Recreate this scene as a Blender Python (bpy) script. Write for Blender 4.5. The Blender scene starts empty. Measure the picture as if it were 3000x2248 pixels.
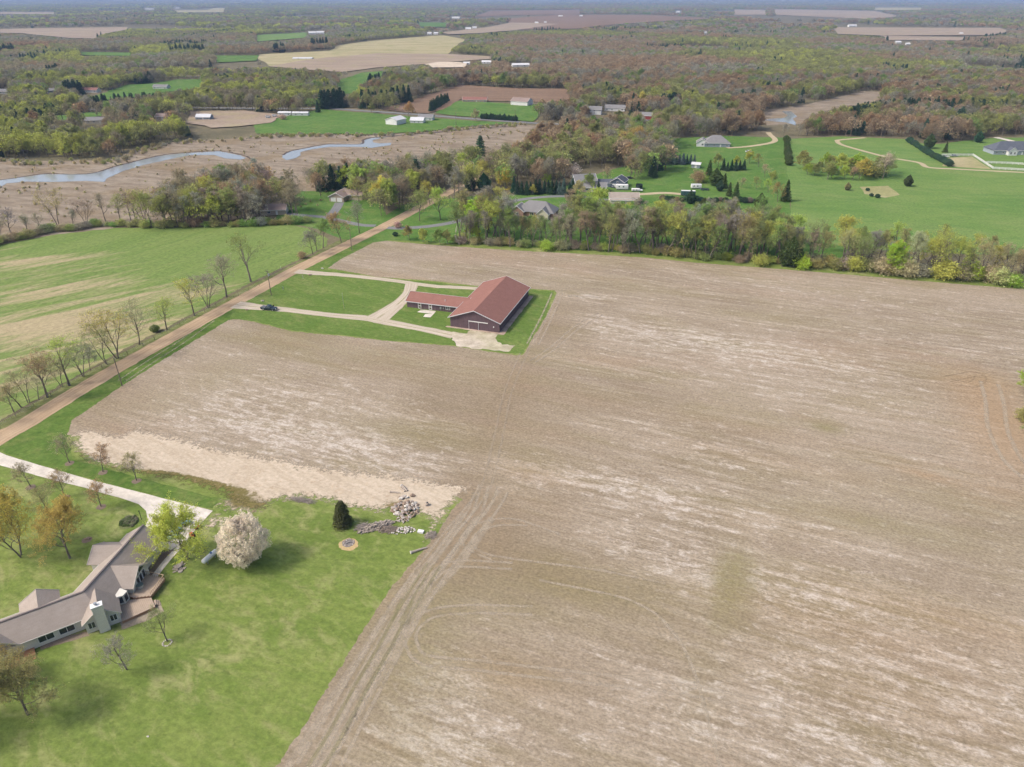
import bpy, bmesh, math, random
import numpy as np
from mathutils import Vector, Matrix, noise as mnoise
from mathutils.geometry import tessellate_polygon, delaunay_2d_cdt

random.seed(7)
RNG = np.random.default_rng(11)
scene = bpy.context.scene
COL = scene.collection

# ------------------------------------------------------------------ camera, sky, sun, exposure
F_PX, CAM_H, PITCH = 2080.0, 100.0, math.radians(28.6)
cam_data = bpy.data.cameras.new('camera')
cam_data.sensor_width = 36.0
cam_data.lens = 36.0 * F_PX / 3000.0
cam_data.clip_start = 1.0
cam_data.clip_end = 60000.0
cam = bpy.data.objects.new('camera', cam_data)
cam.location = (0, 0, CAM_H)
cam.rotation_euler = (math.pi / 2 - PITCH, 0, 0)
COL.objects.link(cam)
scene.camera = cam

SUN_EL = math.radians(47)
SUN_DIR = Vector((0.97, 0.24, 0)).normalized()          # the way shadows fall on the ground
world = bpy.data.worlds.new('World')
scene.world = world
world.use_nodes = True
wn = world.node_tree.nodes
sky = wn.new('ShaderNodeTexSky')
sky.sky_type = 'NISHITA'
sky.sun_disc = False
sky.sun_elevation = SUN_EL
sky.sun_rotation = math.atan2(-SUN_DIR.x, -SUN_DIR.y)
sky.air_density = 1.0
sky.dust_density = 5.0
sky.ozone_density = 1.0
wn['Background'].inputs[1].default_value = 0.15
world.node_tree.links.new(sky.outputs[0], wn['Background'].inputs[0])

sun_data = bpy.data.lights.new('sun', 'SUN')
sun_data.energy = 1.8
sun_data.angle = math.radians(9.0)
sun_data.color = (1.0, 0.96, 0.90)
sun = bpy.data.objects.new('sun', sun_data)
d = Vector((SUN_DIR.x * math.cos(SUN_EL), SUN_DIR.y * math.cos(SUN_EL), -math.sin(SUN_EL)))
sun.rotation_euler = d.to_track_quat('-Z', 'Y').to_euler()
sun.location = (-60, -20, 160)
COL.objects.link(sun)

scene.view_settings.view_transform = 'Standard'
scene.view_settings.look = 'None'
scene.view_settings.gamma = 1.0
scene.view_settings.use_curve_mapping = False
scene.view_settings.exposure = 0.45
scene.render.engine = 'CYCLES'
scene.cycles.use_denoising = True
scene.cycles.use_adaptive_sampling = True
scene.cycles.adaptive_threshold = 0.03
scene.cycles.max_bounces = 4
scene.cycles.diffuse_bounces = 1
scene.cycles.glossy_bounces = 2
scene.cycles.transparent_max_bounces = 8
scene.cycles.volume_bounces = 0

# ------------------------------------------------------------------ helpers
def G(x, y, z=0.0):
    """Where the line of sight through photograph point (x, y) meets height z: surveyed positions on the land."""
    u = (x - 1500) / F_PX; v = (y - 1124) / F_PX
    dy = math.cos(PITCH) - v * math.sin(PITCH); dz = -math.sin(PITCH) - v * math.cos(PITCH)
    t = (z - CAM_H) / dz
    return (t * u, t * dy)

def to_px(X, Y, Z=0.0):
    X = np.asarray(X, float); Y = np.asarray(Y, float); Z = np.asarray(Z, float) - CAM_H
    c, s = math.cos(PITCH), math.sin(PITCH)
    depth = Y * c - Z * s
    up = Y * s + Z * c
    return 1500 + F_PX * X / depth, 1124 - F_PX * up / depth

def GL(pts, z=0.0):
    return [G(p[0], p[1], z) for p in pts]

def tag(o, label=None, cat=None, group=None, kind=None):
    if label: o['label'] = label
    if cat: o['category'] = cat
    if group: o['group'] = group
    if kind: o['kind'] = kind
    return o

def empty(name, loc=(0, 0, 0), rz=0.0, label=None, cat=None, group=None):
    o = bpy.data.objects.new(name, None)
    o.empty_display_size = 0.3
    o.location = loc if len(loc) == 3 else (loc[0], loc[1], 0)
    o.rotation_euler = (0, 0, rz)
    COL.objects.link(o)
    return tag(o, label, cat, group)

def link(name, mesh, parent=None, loc=None, rot=None):
    o = bpy.data.objects.new(name, mesh)
    COL.objects.link(o)
    if parent: o.parent = parent
    if loc: o.location = loc
    if rot: o.rotation_euler = rot
    return o

def np_mesh(name, V, T, mats=(), midx=None, rnd=None, smooth=False):
    """triangle mesh from numpy arrays"""
    me = bpy.data.meshes.new(name)
    V = np.ascontiguousarray(V, np.float32); T = np.ascontiguousarray(T, np.int32)
    me.vertices.add(len(V)); me.vertices.foreach_set('co', V.ravel())
    me.loops.add(T.size); me.loops.foreach_set('vertex_index', T.ravel())
    me.polygons.add(len(T)); me.polygons.foreach_set('loop_start', np.arange(0, T.size, 3, dtype=np.int32))
    for m in mats: me.materials.append(m)
    if midx is not None: me.polygons.foreach_set('material_index', np.ascontiguousarray(midx, np.int32))
    if smooth: me.polygons.foreach_set('use_smooth', np.ones(len(T), bool))
    if rnd is not None:
        a = me.attributes.new('rnd', 'FLOAT', 'POINT'); a.data.foreach_set('value', np.ascontiguousarray(rnd, np.float32))
    me.update(calc_edges=True)
    me.validate()
    return me

class MB:
    """collects simple shapes and links them as one mesh"""
    def __init__(self): self.v = []; self.f = []; self.smooth = set()
    def add(self, vs, fs, smooth=False):
        n = len(self.v); self.v += [tuple(p) for p in vs]
        for f in fs:
            if smooth: self.smooth.add(len(self.f))
            self.f.append(tuple(i + n for i in f))
        return self
    def box(self, x0, x1, y0, y1, z0, z1):
        vs = [(x, y, z) for z in (z0, z1) for y in (y0, y1) for x in (x0, x1)]
        return self.add(vs, [(0, 2, 3, 1), (4, 5, 7, 6), (0, 1, 5, 4), (2, 6, 7, 3), (0, 4, 6, 2), (1, 3, 7, 5)])
    def obox(self, c, ax, ay, az):
        """box from a centre and three half-axis vectors"""
        c, ax, ay, az = (Vector(q) for q in (c, ax, ay, az))
        vs = [c + ax * i + ay * j + az * k for k in (-1, 1) for j in (-1, 1) for i in (-1, 1)]
        return self.add(vs, [(0, 2, 3, 1), (4, 5, 7, 6), (0, 1, 5, 4), (2, 6, 7, 3), (0, 4, 6, 2), (1, 3, 7, 5)])
    def bar(self, p, q, w, h=None):
        p, q = Vector(p), Vector(q); a = (q - p)
        L = a.length; a.normalize()
        s = a.cross(Vector((0, 0, 1)))
        if s.length < 1e-4: s = Vector((1, 0, 0))
        s.normalize(); t = s.cross(a)
        return self.obox((p + q) / 2, a * L / 2, s * w / 2, t * (h or w) / 2)
    def prism(self, poly, z0, z1):
        n = len(poly)
        vs = [(p[0], p[1], z0) for p in poly] + [(p[0], p[1], z1) for p in poly]
        fs = [tuple(range(n))[::-1], tuple(range(n, 2 * n))] + [(i, (i + 1) % n, n + (i + 1) % n, n + i) for i in range(n)]
        return self.add(vs, fs)
    def side_prism(self, prof, y0, y1):
        """profile in x/z swept along y"""
        n = len(prof)
        vs = [(p[0], y0, p[1]) for p in prof] + [(p[0], y1, p[1]) for p in prof]
        fs = [tuple(range(n)), tuple(range(n, 2 * n))[::-1]] + [(i, n + i, n + (i + 1) % n, (i + 1) % n) for i in range(n)]
        return self.add(vs, fs)
    def tube(self, pts, rads, n=8, caps=True, smooth=True):
        pts = [Vector(p) for p in pts]; rings = []
        if not hasattr(rads, '__len__'): rads = [rads] * len(pts)
        for i, p in enumerate(pts):
            a = (pts[min(i + 1, len(pts) - 1)] - pts[max(i - 1, 0)]).normalized()
            s = a.cross(Vector((0, 0, 1)))
            if s.length < 0.05: s = a.cross(Vector((0, 1, 0)))
            s.normalize(); t = s.cross(a)
            rings.append([p + (s * math.cos(k * math.tau / n) + t * math.sin(k * math.tau / n)) * rads[i] for k in range(n)])
        vs = [q for r in rings for q in r]; fs = []
        for i in range(len(pts) - 1):
            for k in range(n):
                a, b = i * n + k, i * n + (k + 1) % n
                fs.append((a, b, b + n, a + n))
        self.add(vs, fs, smooth)
        if caps:
            self.add(rings[0], [tuple(range(n))[::-1]]); self.add(rings[-1], [tuple(range(n))])
        return self
    def disc(self, c, r, n=24, ry=None, z=0.0, wob=0.0, seed=0):
        rr = random.Random(seed)
        vs = [(c[0], c[1], z)] + [(c[0] + math.cos(k * math.tau / n) * r * (1 + rr.uniform(-wob, wob)),
               c[1] + math.sin(k * math.tau / n) * (ry or r) * (1 + rr.uniform(-wob, wob)), z) for k in range(n)]
        return self.add(vs, [(0, k + 1, (k + 1) % n + 1) for k in range(n)])
    def mesh(self, name, mat=None):
        me = bpy.data.meshes.new(name)
        me.from_pydata(self.v, [], self.f)
        if mat: me.materials.append(mat)
        bm = bmesh.new(); bm.from_mesh(me)
        bmesh.ops.recalc_face_normals(bm, faces=bm.faces)
        bm.faces.ensure_lookup_table()
        for i in self.smooth: bm.faces[i].smooth = True
        bm.to_mesh(me); bm.free()
        me.update()
        return me
    def build(self, name, mat, parent=None, loc=None, rot=None):
        return link(name, self.mesh(name, mat), parent, loc, rot)

def ragged(pts, step, amp, scale=0.2, seed=0.0, closed=True):
    """subdivide a world outline and shift it by fractal noise so that borders are uneven as on real land"""
    out = []; n = len(pts)
    for i in range(n if closed else n - 1):
        a = Vector((*pts[i], 0)); b = Vector((*pts[(i + 1) % n], 0)); L = (b - a).length
        k = max(1, min(400, int(L / step)))
        for j in range(k):
            p = a.lerp(b, j / k)
            if amp:
                dx = mnoise.fractal(Vector((p.x * scale, p.y * scale, seed)), 1.0, 2.0, 3)
                dy = mnoise.fractal(Vector((p.x * scale, p.y * scale, seed + 31.7)), 1.0, 2.0, 3)
                q = scale * 5.3
                dx2 = mnoise.noise(Vector((p.x * q, p.y * q, seed + 5))); dy2 = mnoise.noise(Vector((p.x * q, p.y * q, seed + 57.7)))
                p = p + Vector((dx * .55 + dx2 * .75, dy * .55 + dy2 * .75, 0)) * amp
            out.append((p.x, p.y))
    if not closed: out.append(tuple(pts[-1]))
    return out

def sheet(name, world_pts, mat, z, label, cat, step=1.0, amp=0.5, scale=0.3, seed=0.0, kind='structure'):
    P = ragged(world_pts, step, amp, scale, seed)
    tris = tessellate_polygon([[Vector((p[0], p[1], 0)) for p in P]])
    V = np.array([(p[0], p[1], z) for p in P]); T = np.array(tris)
    a = V[T[:, 0]]; b = V[T[:, 1]]; c = V[T[:, 2]]
    flip = ((b - a)[:, 0] * (c - a)[:, 1] - (b - a)[:, 1] * (c - a)[:, 0]) < 0
    T[flip] = T[flip][:, ::-1]
    o = link(name, np_mesh(name, V, T, [mat]))
    return tag(o, label, cat, None, kind)

def smooth_line(pts, step=2.0):
    """Catmull-Rom through points"""
    P = [Vector((*p[:2], 0)) for p in pts]
    P = [P[0] * 2 - P[1]] + P + [P[-1] * 2 - P[-2]]
    out = []
    for i in range(1, len(P) - 2):
        k = max(2, int((P[i + 1] - P[i]).length / step))
        for j in range(k):
            t = j / k
            q = 0.5 * ((2 * P[i]) + (P[i + 1] - P[i - 1]) * t + (2 * P[i - 1] - 5 * P[i] + 4 * P[i + 1] - P[i + 2]) * t * t
                       + (3 * P[i] - P[i - 1] - 3 * P[i + 1] + P[i + 2]) * t ** 3)
            out.append((q.x, q.y))
    out.append((P[-2].x, P[-2].y))
    return out

def ribbon(name, pts, width, mat, z, label, cat, step=2.0, wob=0.0, kind='structure', cross=2, smooth=True):
    """strip along a line; uv.x runs across (0..1), uv.y along in metres"""
    L = smooth_line(pts, step) if smooth else [tuple(p[:2]) for p in pts]
    V = []; UV = []; s = 0.0
    for i, p in enumerate(L):
        a = Vector(L[max(i - 1, 0)]); b = Vector(L[min(i + 1, len(L) - 1)])
        t = (b - a).normalized(); nrm = Vector((t.y, -t.x))
        if i: s += (Vector(p) - Vector(L[i - 1])).length
        w = width if not hasattr(width, '__len__') else np.interp(i / (len(L) - 1), np.linspace(0, 1, len(width)), width)
        for k in range(cross + 1):
            u = k / cross
            off = (u - 0.5) * w
            if wob and k in (0, cross):
                off += wob * mnoise.fractal(Vector((p[0] * 0.5, p[1] * 0.5, k * 9.0)), 1.0, 2.0, 3)
            V.append((p[0] + nrm.x * off, p[1] + nrm.y * off, z)); UV.append((u, s))
    T = []; m = cross + 1
    for i in range(len(L) - 1):
        for k in range(cross):
            a = i * m + k
            T += [(a, a + 1, a + m + 1), (a, a + m + 1, a + m)]
    T = np.array(T); me = np_mesh(name, np.array(V), T, [mat])
    uv = me.uv_layers.new(name='UVMap'); UV = np.array(UV, np.float32)
    uv.data.foreach_set('uv', UV[T.ravel()].ravel())
    o = link(name, me)
    return tag(o, label, cat, None, kind)

def pip(x, y, poly):
    x = np.asarray(x, float); y = np.asarray(y, float)
    inside = np.zeros(x.shape, bool); n = len(poly)
    for i in range(n):
        x0, y0 = poly[i]; x1, y1 = poly[(i + 1) % n]
        if y0 == y1: continue
        c = ((y0 > y) != (y1 > y)) & (x < (x1 - x0) * (y - y0) / (y1 - y0) + x0)
        inside ^= c
    return inside

def dist_line(X, Y, pts):
    X = np.asarray(X, float); Y = np.asarray(Y, float); D = np.full(X.shape, 1e9)
    for (x0, y0), (x1, y1) in zip(pts[:-1], pts[1:]):
        dx, dy = x1 - x0, y1 - y0; L2 = dx * dx + dy * dy + 1e-9
        t = np.clip(((X - x0) * dx + (Y - y0) * dy) / L2, 0, 1)
        D = np.minimum(D, np.hypot(X - x0 - t * dx, Y - y0 - t * dy))
    return D

HOUSE_CLEAR = []      # survey points kept free of wild trees: (x, y, half width, up)
# ------------------------------------------------------------------ materials
class NT:
    """small helper for node trees"""
    def __init__(self, name):
        self.m = bpy.data.materials.new(name); self.m.use_nodes = True
        self.t = self.m.node_tree; self.n = self.t.nodes; self.n.clear()
        self.out = self.n.new('ShaderNodeOutputMaterial')
    def new(self, typ, **kw):
        nd = self.n.new(typ)
        for k, v in kw.items(): setattr(nd, k, v)
        return nd
    def ln(self, a, b): self.t.links.new(a, b)
    def setin(self, nd, i, v):
        if hasattr(v, 'is_linked'): self.ln(v, nd.inputs[i])
        elif isinstance(v, tuple) and len(v) == 3 and nd.inputs[i].type == 'RGBA': nd.inputs[i].default_value = (*v, 1)
        else: nd.inputs[i].default_value = v
    def coords(self, rot=0.0, sc=(1, 1, 1), typ='Object'):
        tc = self.new('ShaderNodeTexCoord'); mp = self.new('ShaderNodeMapping')
        r = self.new('ShaderNodeMapping'); r.inputs['Rotation'].default_value = (0, 0, rot)
        self.ln(tc.outputs[typ], r.inputs[0]); self.ln(r.outputs[0], mp.inputs[0]); mp.inputs['Scale'].default_value = sc
        return mp.outputs[0]
    def noise(self, vec, scale=1.0, detail=4.0, rough=0.55, dist=0.0):
        nd = self.new('ShaderNodeTexNoise'); nd.noise_dimensions = '3D'
        self.ln(vec, nd.inputs['Vector'])
        nd.inputs['Scale'].default_value = scale; nd.inputs['Detail'].default_value = detail
        nd.inputs['Roughness'].default_value = rough; nd.inputs['Distortion'].default_value = dist
        return nd.outputs[0]
    def ramp(self, v, a, b, smooth=True):
        nd = self.new('ShaderNodeMapRange'); nd.interpolation_type = 'SMOOTHSTEP' if smooth else 'LINEAR'
        self.ln(v, nd.inputs[0]); nd.inputs[1].default_value = a; nd.inputs[2].default_value = b
        return nd.outputs[0]
    def mix(self, f, a, b, mode='MIX'):
        nd = self.new('ShaderNodeMix', data_type='RGBA', blend_type=mode)
        self.setin(nd, 0, f); self.setin(nd, 6, a); self.setin(nd, 7, b)
        return nd.outputs[2]
    def math(self, op, a, b=0.0, clamp=False):
        nd = self.new('ShaderNodeMath', operation=op); nd.use_clamp = clamp
        self.setin(nd, 0, a); self.setin(nd, 1, b)
        return nd.outputs[0]
    def attr(self, name, typ='GEOMETRY', out=2):
        nd = self.new('ShaderNodeAttribute', attribute_type=typ, attribute_name=name)
        return nd.outputs[out]
    def bump(self, h, strength=0.5, dist=0.05):
        nd = self.new('ShaderNodeBump'); nd.inputs['Strength'].default_value = strength; nd.inputs['Distance'].default_value = dist
        self.ln(h, nd.inputs['Height']); return nd.outputs[0]
    def finish(self, color, rough=0.9, spec=0.2, normal=None, metal=0.0, alpha=None):
        b = self.new('ShaderNodeBsdfPrincipled')
        self.setin(b, 0, color); self.setin(b, 'Roughness', rough); b.inputs['Specular IOR Level'].default_value = spec
        b.inputs['Metallic'].default_value = metal
        if normal: self.ln(normal, b.inputs['Normal'])
        if alpha is not None: self.setin(b, 'Alpha', alpha)
        self.ln(b.outputs[0], self.out.inputs[0])
        return self.m

MATS = {}
def plain(name, col, rough=0.8, spec=0.25, var=0.12, scale=3.0, metal=0.0, bumpy=0.0):
    """a painted or raw surface with slight uneven tone"""
    if name in MATS: return MATS[name]
    t = NT(name); c = t.coords()
    n = t.noise(c, scale, 5, 0.6); n2 = t.noise(c, scale * 9, 3, 0.6)
    k = t.math('ADD', t.math('MULTIPLY', n, 0.6), t.math('MULTIPLY', n2, 0.4))
    f = t.ramp(k, 0.3, 0.7, False)
    dark = tuple(x * (1 - var) for x in col); light = tuple(min(1, x * (1 + var)) for x in col)
    MATS[name] = t.finish(t.mix(f, dark, light), rough, spec, t.bump(n2, bumpy, 0.02) if bumpy else None, metal)
    return MATS[name]

def shingle(name, col, col2, rows=3.2, rot=0.0):
    t = NT(name); c = t.coords()
    n = t.noise(c, 0.5, 4, 0.6); n2 = t.noise(t.coords(0, (6, 6, 14)), 1.0, 3, 0.6); n3 = t.noise(t.coords(0, (0.6, 0.6, 5)), 1.0, 3, 0.5)
    f = t.math('ADD', t.math('MULTIPLY', n, 0.35), t.math('ADD', t.math('MULTIPLY', n2, 0.4), t.math('MULTIPLY', n3, 0.25)))
    MATS[name] = t.finish(t.mix(t.ramp(f, 0.32, 0.68, False), col, col2), 0.9, 0.15, t.bump(n2, 0.4, 0.02))
    return MATS[name]

def siding(name, col, period=0.3, vertical=True, var=0.15):
    """board siding: joints every period metres"""
    t = NT(name); tc = t.new('ShaderNodeTexCoord'); sp = t.new('ShaderNodeSeparateXYZ'); t.ln(tc.outputs['Object'], sp.inputs[0])
    axis = t.math('ADD', sp.outputs[0], sp.outputs[1]) if vertical else sp.outputs[2]
    fr = t.math('FRACT', t.math('DIVIDE', axis, period))
    g = t.ramp(fr, 0.02, 0.12); c = t.coords(); n = t.noise(t.coords(0, (1, 1, 0.25) if vertical else (0.25, 0.25, 2)), 1.5, 4, 0.6)
    base = t.mix(t.ramp(n, 0.3, 0.7, False), tuple(x * (1 - var) for x in col), tuple(min(1, x * (1 + var)) for x in col))
    MATS[name] = t.finish(t.mix(g, tuple(x * 0.6 for x in col), base), 0.8, 0.25, t.bump(g, 0.5, 0.02))
    return MATS[name]

ROW_A = math.radians(-21.5)                       # direction of the crop rows

def mat_stubble():
    t = NT('stubble'); R = -ROW_A
    streak = t.noise(t.coords(R, (0.008, 0.13, 1)), 1.0, 8, 0.62, 0.25)
    streak2 = t.noise(t.coords(R, (0.06, 0.50, 1)), 1.0, 9, 0.76, 0.3)
    fine = t.noise(t.coords(R, (0.55, 0.80, 1)), 1.0, 6, 0.82)
    speck = t.noise(t.coords(R, (1.5, 2.2, 1)), 1.0, 3, 0.7)
    rows = t.noise(t.coords(R, (0.03, 1.15, 1)), 1.0, 4, 0.6)
    patch = t.noise(t.coords(R, (0.22, 0.50, 1)), 1.0, 9, 0.80, 0.5)
    soilv = t.noise(t.coords(0, (0.018, 0.018, 1)), 1.0, 4, 0.55, 0.6)
    soilv2 = t.noise(t.coords(R, (0.02, 0.07, 1)), 1.0, 5, 0.6, 0.5)
    pale = t.attr('pale'); green = t.attr('green'); brown = t.attr('brown'); warm = t.attr('warm')
    soil = t.mix(t.ramp(soilv, 0.35, 0.65), (0.232, 0.184, 0.127), (0.288, 0.234, 0.170))
    soil = t.mix(t.math('MULTIPLY', t.ramp(soilv2, 0.42, 0.70), 0.65), soil, (0.235, 0.196, 0.108))
    hue = t.noise(t.coords(R, (0.012, 0.035, 5)), 1.0, 5, 0.6, 0.6)
    soil = t.mix(t.math('MULTIPLY', t.ramp(hue, 0.52, 0.68), 0.55), soil, (0.315, 0.232, 0.165))
    res = t.mix(t.ramp(streak2, 0.36, 0.66), soil, (0.380, 0.318, 0.245))
    k = t.math('ADD', t.math('MULTIPLY', streak, 0.9), t.math('MULTIPLY', rows, 0.35))
    k = t.math('ADD', k, t.math('MULTIPLY', pale, 0.38))
    k = t.math('SUBTRACT', k, t.math('MULTIPLY', brown, 0.30))
    c = t.mix(t.ramp(k, 0.40, 0.86), soil, res)
    # straw residue: broken pale patches
    pk = t.math('ADD', t.math('MULTIPLY', patch, 0.75), t.math('MULTIPLY', t.math('ADD', streak2, fine), 0.27))
    pk = t.math('ADD', pk, t.math('MULTIPLY', t.math('SUBTRACT', pale, brown), 0.11))
    c = t.mix(t.math('MULTIPLY', t.ramp(pk, 0.68, 0.81), 0.62), c, (0.550, 0.492, 0.432))
    gk = t.math('MULTIPLY', green, t.ramp(t.math('ADD', t.math('MULTIPLY', fine, 0.5), t.math('MULTIPLY', streak2, 0.5)), 0.3, 0.62))
    c = t.mix(t.math('MULTIPLY', gk, 0.85), c, (0.205, 0.178, 0.085))
    c = t.mix(t.math('MULTIPLY', warm, 0.65), c, t.mix(fine, (0.26, 0.165, 0.085), (0.40, 0.28, 0.17)))
    c = t.mix(t.math('MULTIPLY', brown, 0.55), c, t.mix(fine, (0.175, 0.125, 0.075), (0.27, 0.205, 0.13)))
    sp = t.math('ADD', t.math('MULTIPLY', speck, 0.6), t.math('MULTIPLY', fine, 0.4))
    c = t.mix(0.85, c, t.mix(t.ramp(sp, 0.28, 0.72, False), (0.42, 0.41, 0.39), (1.60, 1.60, 1.61)), 'MULTIPLY')
    return t.finish(c, 0.95, 0.1, t.bump(fine, 0.6, 0.15))

def mat_grass(name, a, b, dry, dry_amt=0.5, rot=0.0, st=(1, 1), sc=0.06, fine=0.75, zone=None):
    """mown or rough grass: two greens, dry patches, fine mottling"""
    t = NT(name)
    big = t.noise(t.coords(rot, (sc * st[0], sc * st[1], 1)), 1.0, 5, 0.6, 0.5)
    med = t.noise(t.coords(rot, (sc * 5 * st[0], sc * 5 * st[1], 1)), 1.0, 5, 0.62, 0.6)
    fi = t.noise(t.coords(rot, (fine, fine * 1.3, 1)), 1.0, 5, 0.78)
    tu = t.noise(t.coords(rot, (0.55, 0.7, 1)), 1.0, 3, 0.6)
    k = t.math('ADD', t.math('MULTIPLY', big, 0.6), t.math('MULTIPLY', med, 0.4))
    c = t.mix(t.ramp(k, 0.36, 0.62), a, b)
    dk = t.math('ADD', t.math('MULTIPLY', t.noise(t.coords(rot + 0.4, (sc * 1.9 * st[0], sc * 1.9 * st[1], 3)), 1.0, 6, 0.65, 0.8), 0.75), t.math('MULTIPLY', med, 0.25))
    if zone: dk = t.math('ADD', dk, t.math('MULTIPLY', t.attr(zone), 0.22))
    c = t.mix(t.math('MULTIPLY', t.ramp(dk, 0.47, 0.70), dry_amt), c, dry)
    c = t.mix(t.math('MULTIPLY', t.ramp(tu, 0.60, 0.72), 0.45), c, tuple(x * 0.55 for x in a))
    c = t.mix(0.7, c, t.mix(t.ramp(fi, 0.28, 0.72, False), (0.52, 0.52, 0.52), (1.48, 1.48, 1.48)), 'MULTIPLY')
    return t.finish(c, 0.95, 0.1, t.bump(fi, 0.5, 0.08))

def mat_soil(name, a, b, c3=None, rot=0.0, st=(0.05, 0.3), amt=0.5):
    t = NT(name)
    s1 = t.noise(t.coords(rot, (st[0], st[1], 1)), 1.0, 6, 0.6, 0.4); s2 = t.noise(t.coords(0, (0.35, 0.35, 1)), 1.0, 7, 0.78)
    s3 = t.noise(t.coords(0, (0.03, 0.03, 1)), 1.0, 5, 0.6)
    c = t.mix(t.ramp(s1, 0.35, 0.65), a, b)
    if c3: c = t.mix(t.math('MULTIPLY', t.ramp(s3, 0.48, 0.66), amt), c, c3)
    c = t.mix(0.6, c, t.mix(t.ramp(s2, 0.3, 0.7, False), (0.60, 0.60, 0.60), (1.40, 1.40, 1.40)), 'MULTIPLY')
    return t.finish(c, 0.95, 0.1, t.bump(s2, 0.4, 0.1))

def mat_straw():
    t = NT('straw')
    flow = t.noise(t.coords(-ROW_A + 0.25, (0.10, 0.55, 1)), 1.0, 8, 0.8, 0.3)
    tuft = t.noise(t.coords(0, (0.5, 0.5, 1)), 1.0, 5, 0.7, 0.8); big = t.noise(t.coords(0, (0.07, 0.07, 1)), 1.0, 4, 0.6)
    fi = t.noise(t.coords(0, (0.9, 1.1, 1)), 1.0, 5, 0.78)
    c = t.mix(t.ramp(flow, 0.32, 0.66), (0.42, 0.343, 0.25), (0.53, 0.447, 0.345))
    gk = t.math('ADD', t.math('MULTIPLY', t.attr('green'), 0.5), t.math('MULTIPLY', tuft, 0.6))
    c = t.mix(t.ramp(gk, 0.60, 0.76), c, (0.16, 0.135, 0.05))
    c = t.mix(t.math('MULTIPLY', t.ramp(tuft, 0.57, 0.68), 0.5), c, (0.38, 0.28, 0.18))
    c = t.mix(0.6, c, t.mix(t.ramp(fi, 0.3, 0.7, False), (0.64, 0.63, 0.62), (1.34, 1.34, 1.34)), 'MULTIPLY')
    ed = t.math('ADD', t.math('MULTIPLY', t.attr('edge'), 0.5), t.math('MULTIPLY', t.math('SUBTRACT', t.math('ADD', t.math('MULTIPLY', fi, .6), t.math('MULTIPLY', tuft, .4)), 0.5), 1.6))
    return t.finish(c, 0.95, 0.1, t.bump(fi, 0.3, 0.05), 0.0, t.ramp(ed, 0.05, 0.30))

def mat_road(name, a, b, ruts=True, grassy=None):
    """gravel: two worn wheel lanes along uv"""
    t = NT(name)
    uv = t.new('ShaderNodeUVMap'); sp = t.new('ShaderNodeSeparateXYZ'); t.ln(uv.outputs[0], sp.inputs[0])
    u = sp.outputs[0]
    al = t.new('ShaderNodeCombineXYZ'); t.ln(t.math('MULTIPLY', u, 9.0), al.inputs[0]); t.ln(t.math('MULTIPLY', sp.outputs[1], 0.03), al.inputs[1])
    st = t.noise(al.outputs[0], 1.0, 5, 0.6); fi = t.noise(t.coords(0, (2.0, 2.0, 1)), 1.0, 4, 0.7); md = t.noise(t.coords(0, (0.15, 0.15, 1)), 1.0, 4, 0.6)
    c = t.mix(t.ramp(st, 0.35, 0.66), a, b)
    c = t.mix(t.math('MULTIPLY', t.ramp(md, 0.45, 0.7), 0.35), c, tuple(x * 1.18 for x in b))
    if grassy:
        d = t.math('ABSOLUTE', t.math('SUBTRACT', u, 0.5))
        e = t.math('ADD', t.ramp(d, 0.10, 0.0), t.ramp(d, 0.38, 0.5))
        c = t.mix(t.math('MULTIPLY', e, t.ramp(t.math('ADD', t.math('MULTIPLY', md, 0.5), t.math('MULTIPLY', fi, 0.5)), 0.42, 0.62)), c, grassy)
    c = t.mix(0.55, c, t.mix(t.ramp(fi, 0.3, 0.7, False), (0.78, 0.78, 0.78), (1.2, 1.2, 1.2)), 'MULTIPLY')
    return t.finish(c, 0.95, 0.15, t.bump(fi, 0.4, 0.05))

def mat_track(name, col, strength):
    """faint wheel marks: broken strip that fades at its edges"""
    t = NT(name)
    uv = t.new('ShaderNodeUVMap'); sp = t.new('ShaderNodeSeparateXYZ'); t.ln(uv.outputs[0], sp.inputs[0])
    d = t.math('ABSOLUTE', t.math('SUBTRACT', sp.outputs[0], 0.5))
    prof = t.ramp(d, 0.5, 0.15)
    br = t.noise(t.coords(0, (0.5, 0.5, 1)), 1.0, 5, 0.7); fi = t.noise(t.coords(0, (2.2, 2.2, 1)), 1.0, 4, 0.7)
    a = t.math('MULTIPLY', t.math('MULTIPLY', prof, t.ramp(t.math('ADD', t.math('MULTIPLY', br, 0.6), t.math('MULTIPLY', fi, 0.4)), 0.32, 0.58)), strength)
    c = t.mix(fi, tuple(x * 0.75 for x in col), tuple(x * 1.2 for x in col))
    return t.finish(c, 0.95, 0.1, None, 0.0, a)

def mat_leaf(name, transl=0.9, bright=1.0):
    """leaf, bud and needle colour comes from the tree's own 'tint' value"""
    t = NT(name)
    tint = t.attr('tint', 'INSTANCER', 1); r = t.attr('rnd')
    k = t.mix(r, (0.62 * bright,) * 3, (1.42 * bright,) * 3)
    c = t.mix(1.0, tint, k, 'MULTIPLY')
    hs = t.new('ShaderNodeHueSaturation'); t.ln(c, hs.inputs['Color'])
    t.ln(t.math('ADD', t.math('MULTIPLY', r, 0.03), 0.485), hs.inputs['Hue'])
    df = t.new('ShaderNodeBsdfDiffuse'); tr = t.new('ShaderNodeBsdfTranslucent'); mx = t.new('ShaderNodeAddShader')
    # a thin leaf scatters light back and lets about as much through
    t.ln(hs.outputs[0], df.inputs[0]); t.ln(t.mix(1.0, hs.outputs[0], (transl, transl, transl), 'MULTIPLY'), tr.inputs[0])
    t.ln(df.outputs[0], mx.inputs[0]); t.ln(tr.outputs[0], mx.inputs[1]); t.ln(mx.outputs[0], t.out.inputs[0])
    return t.m

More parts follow.
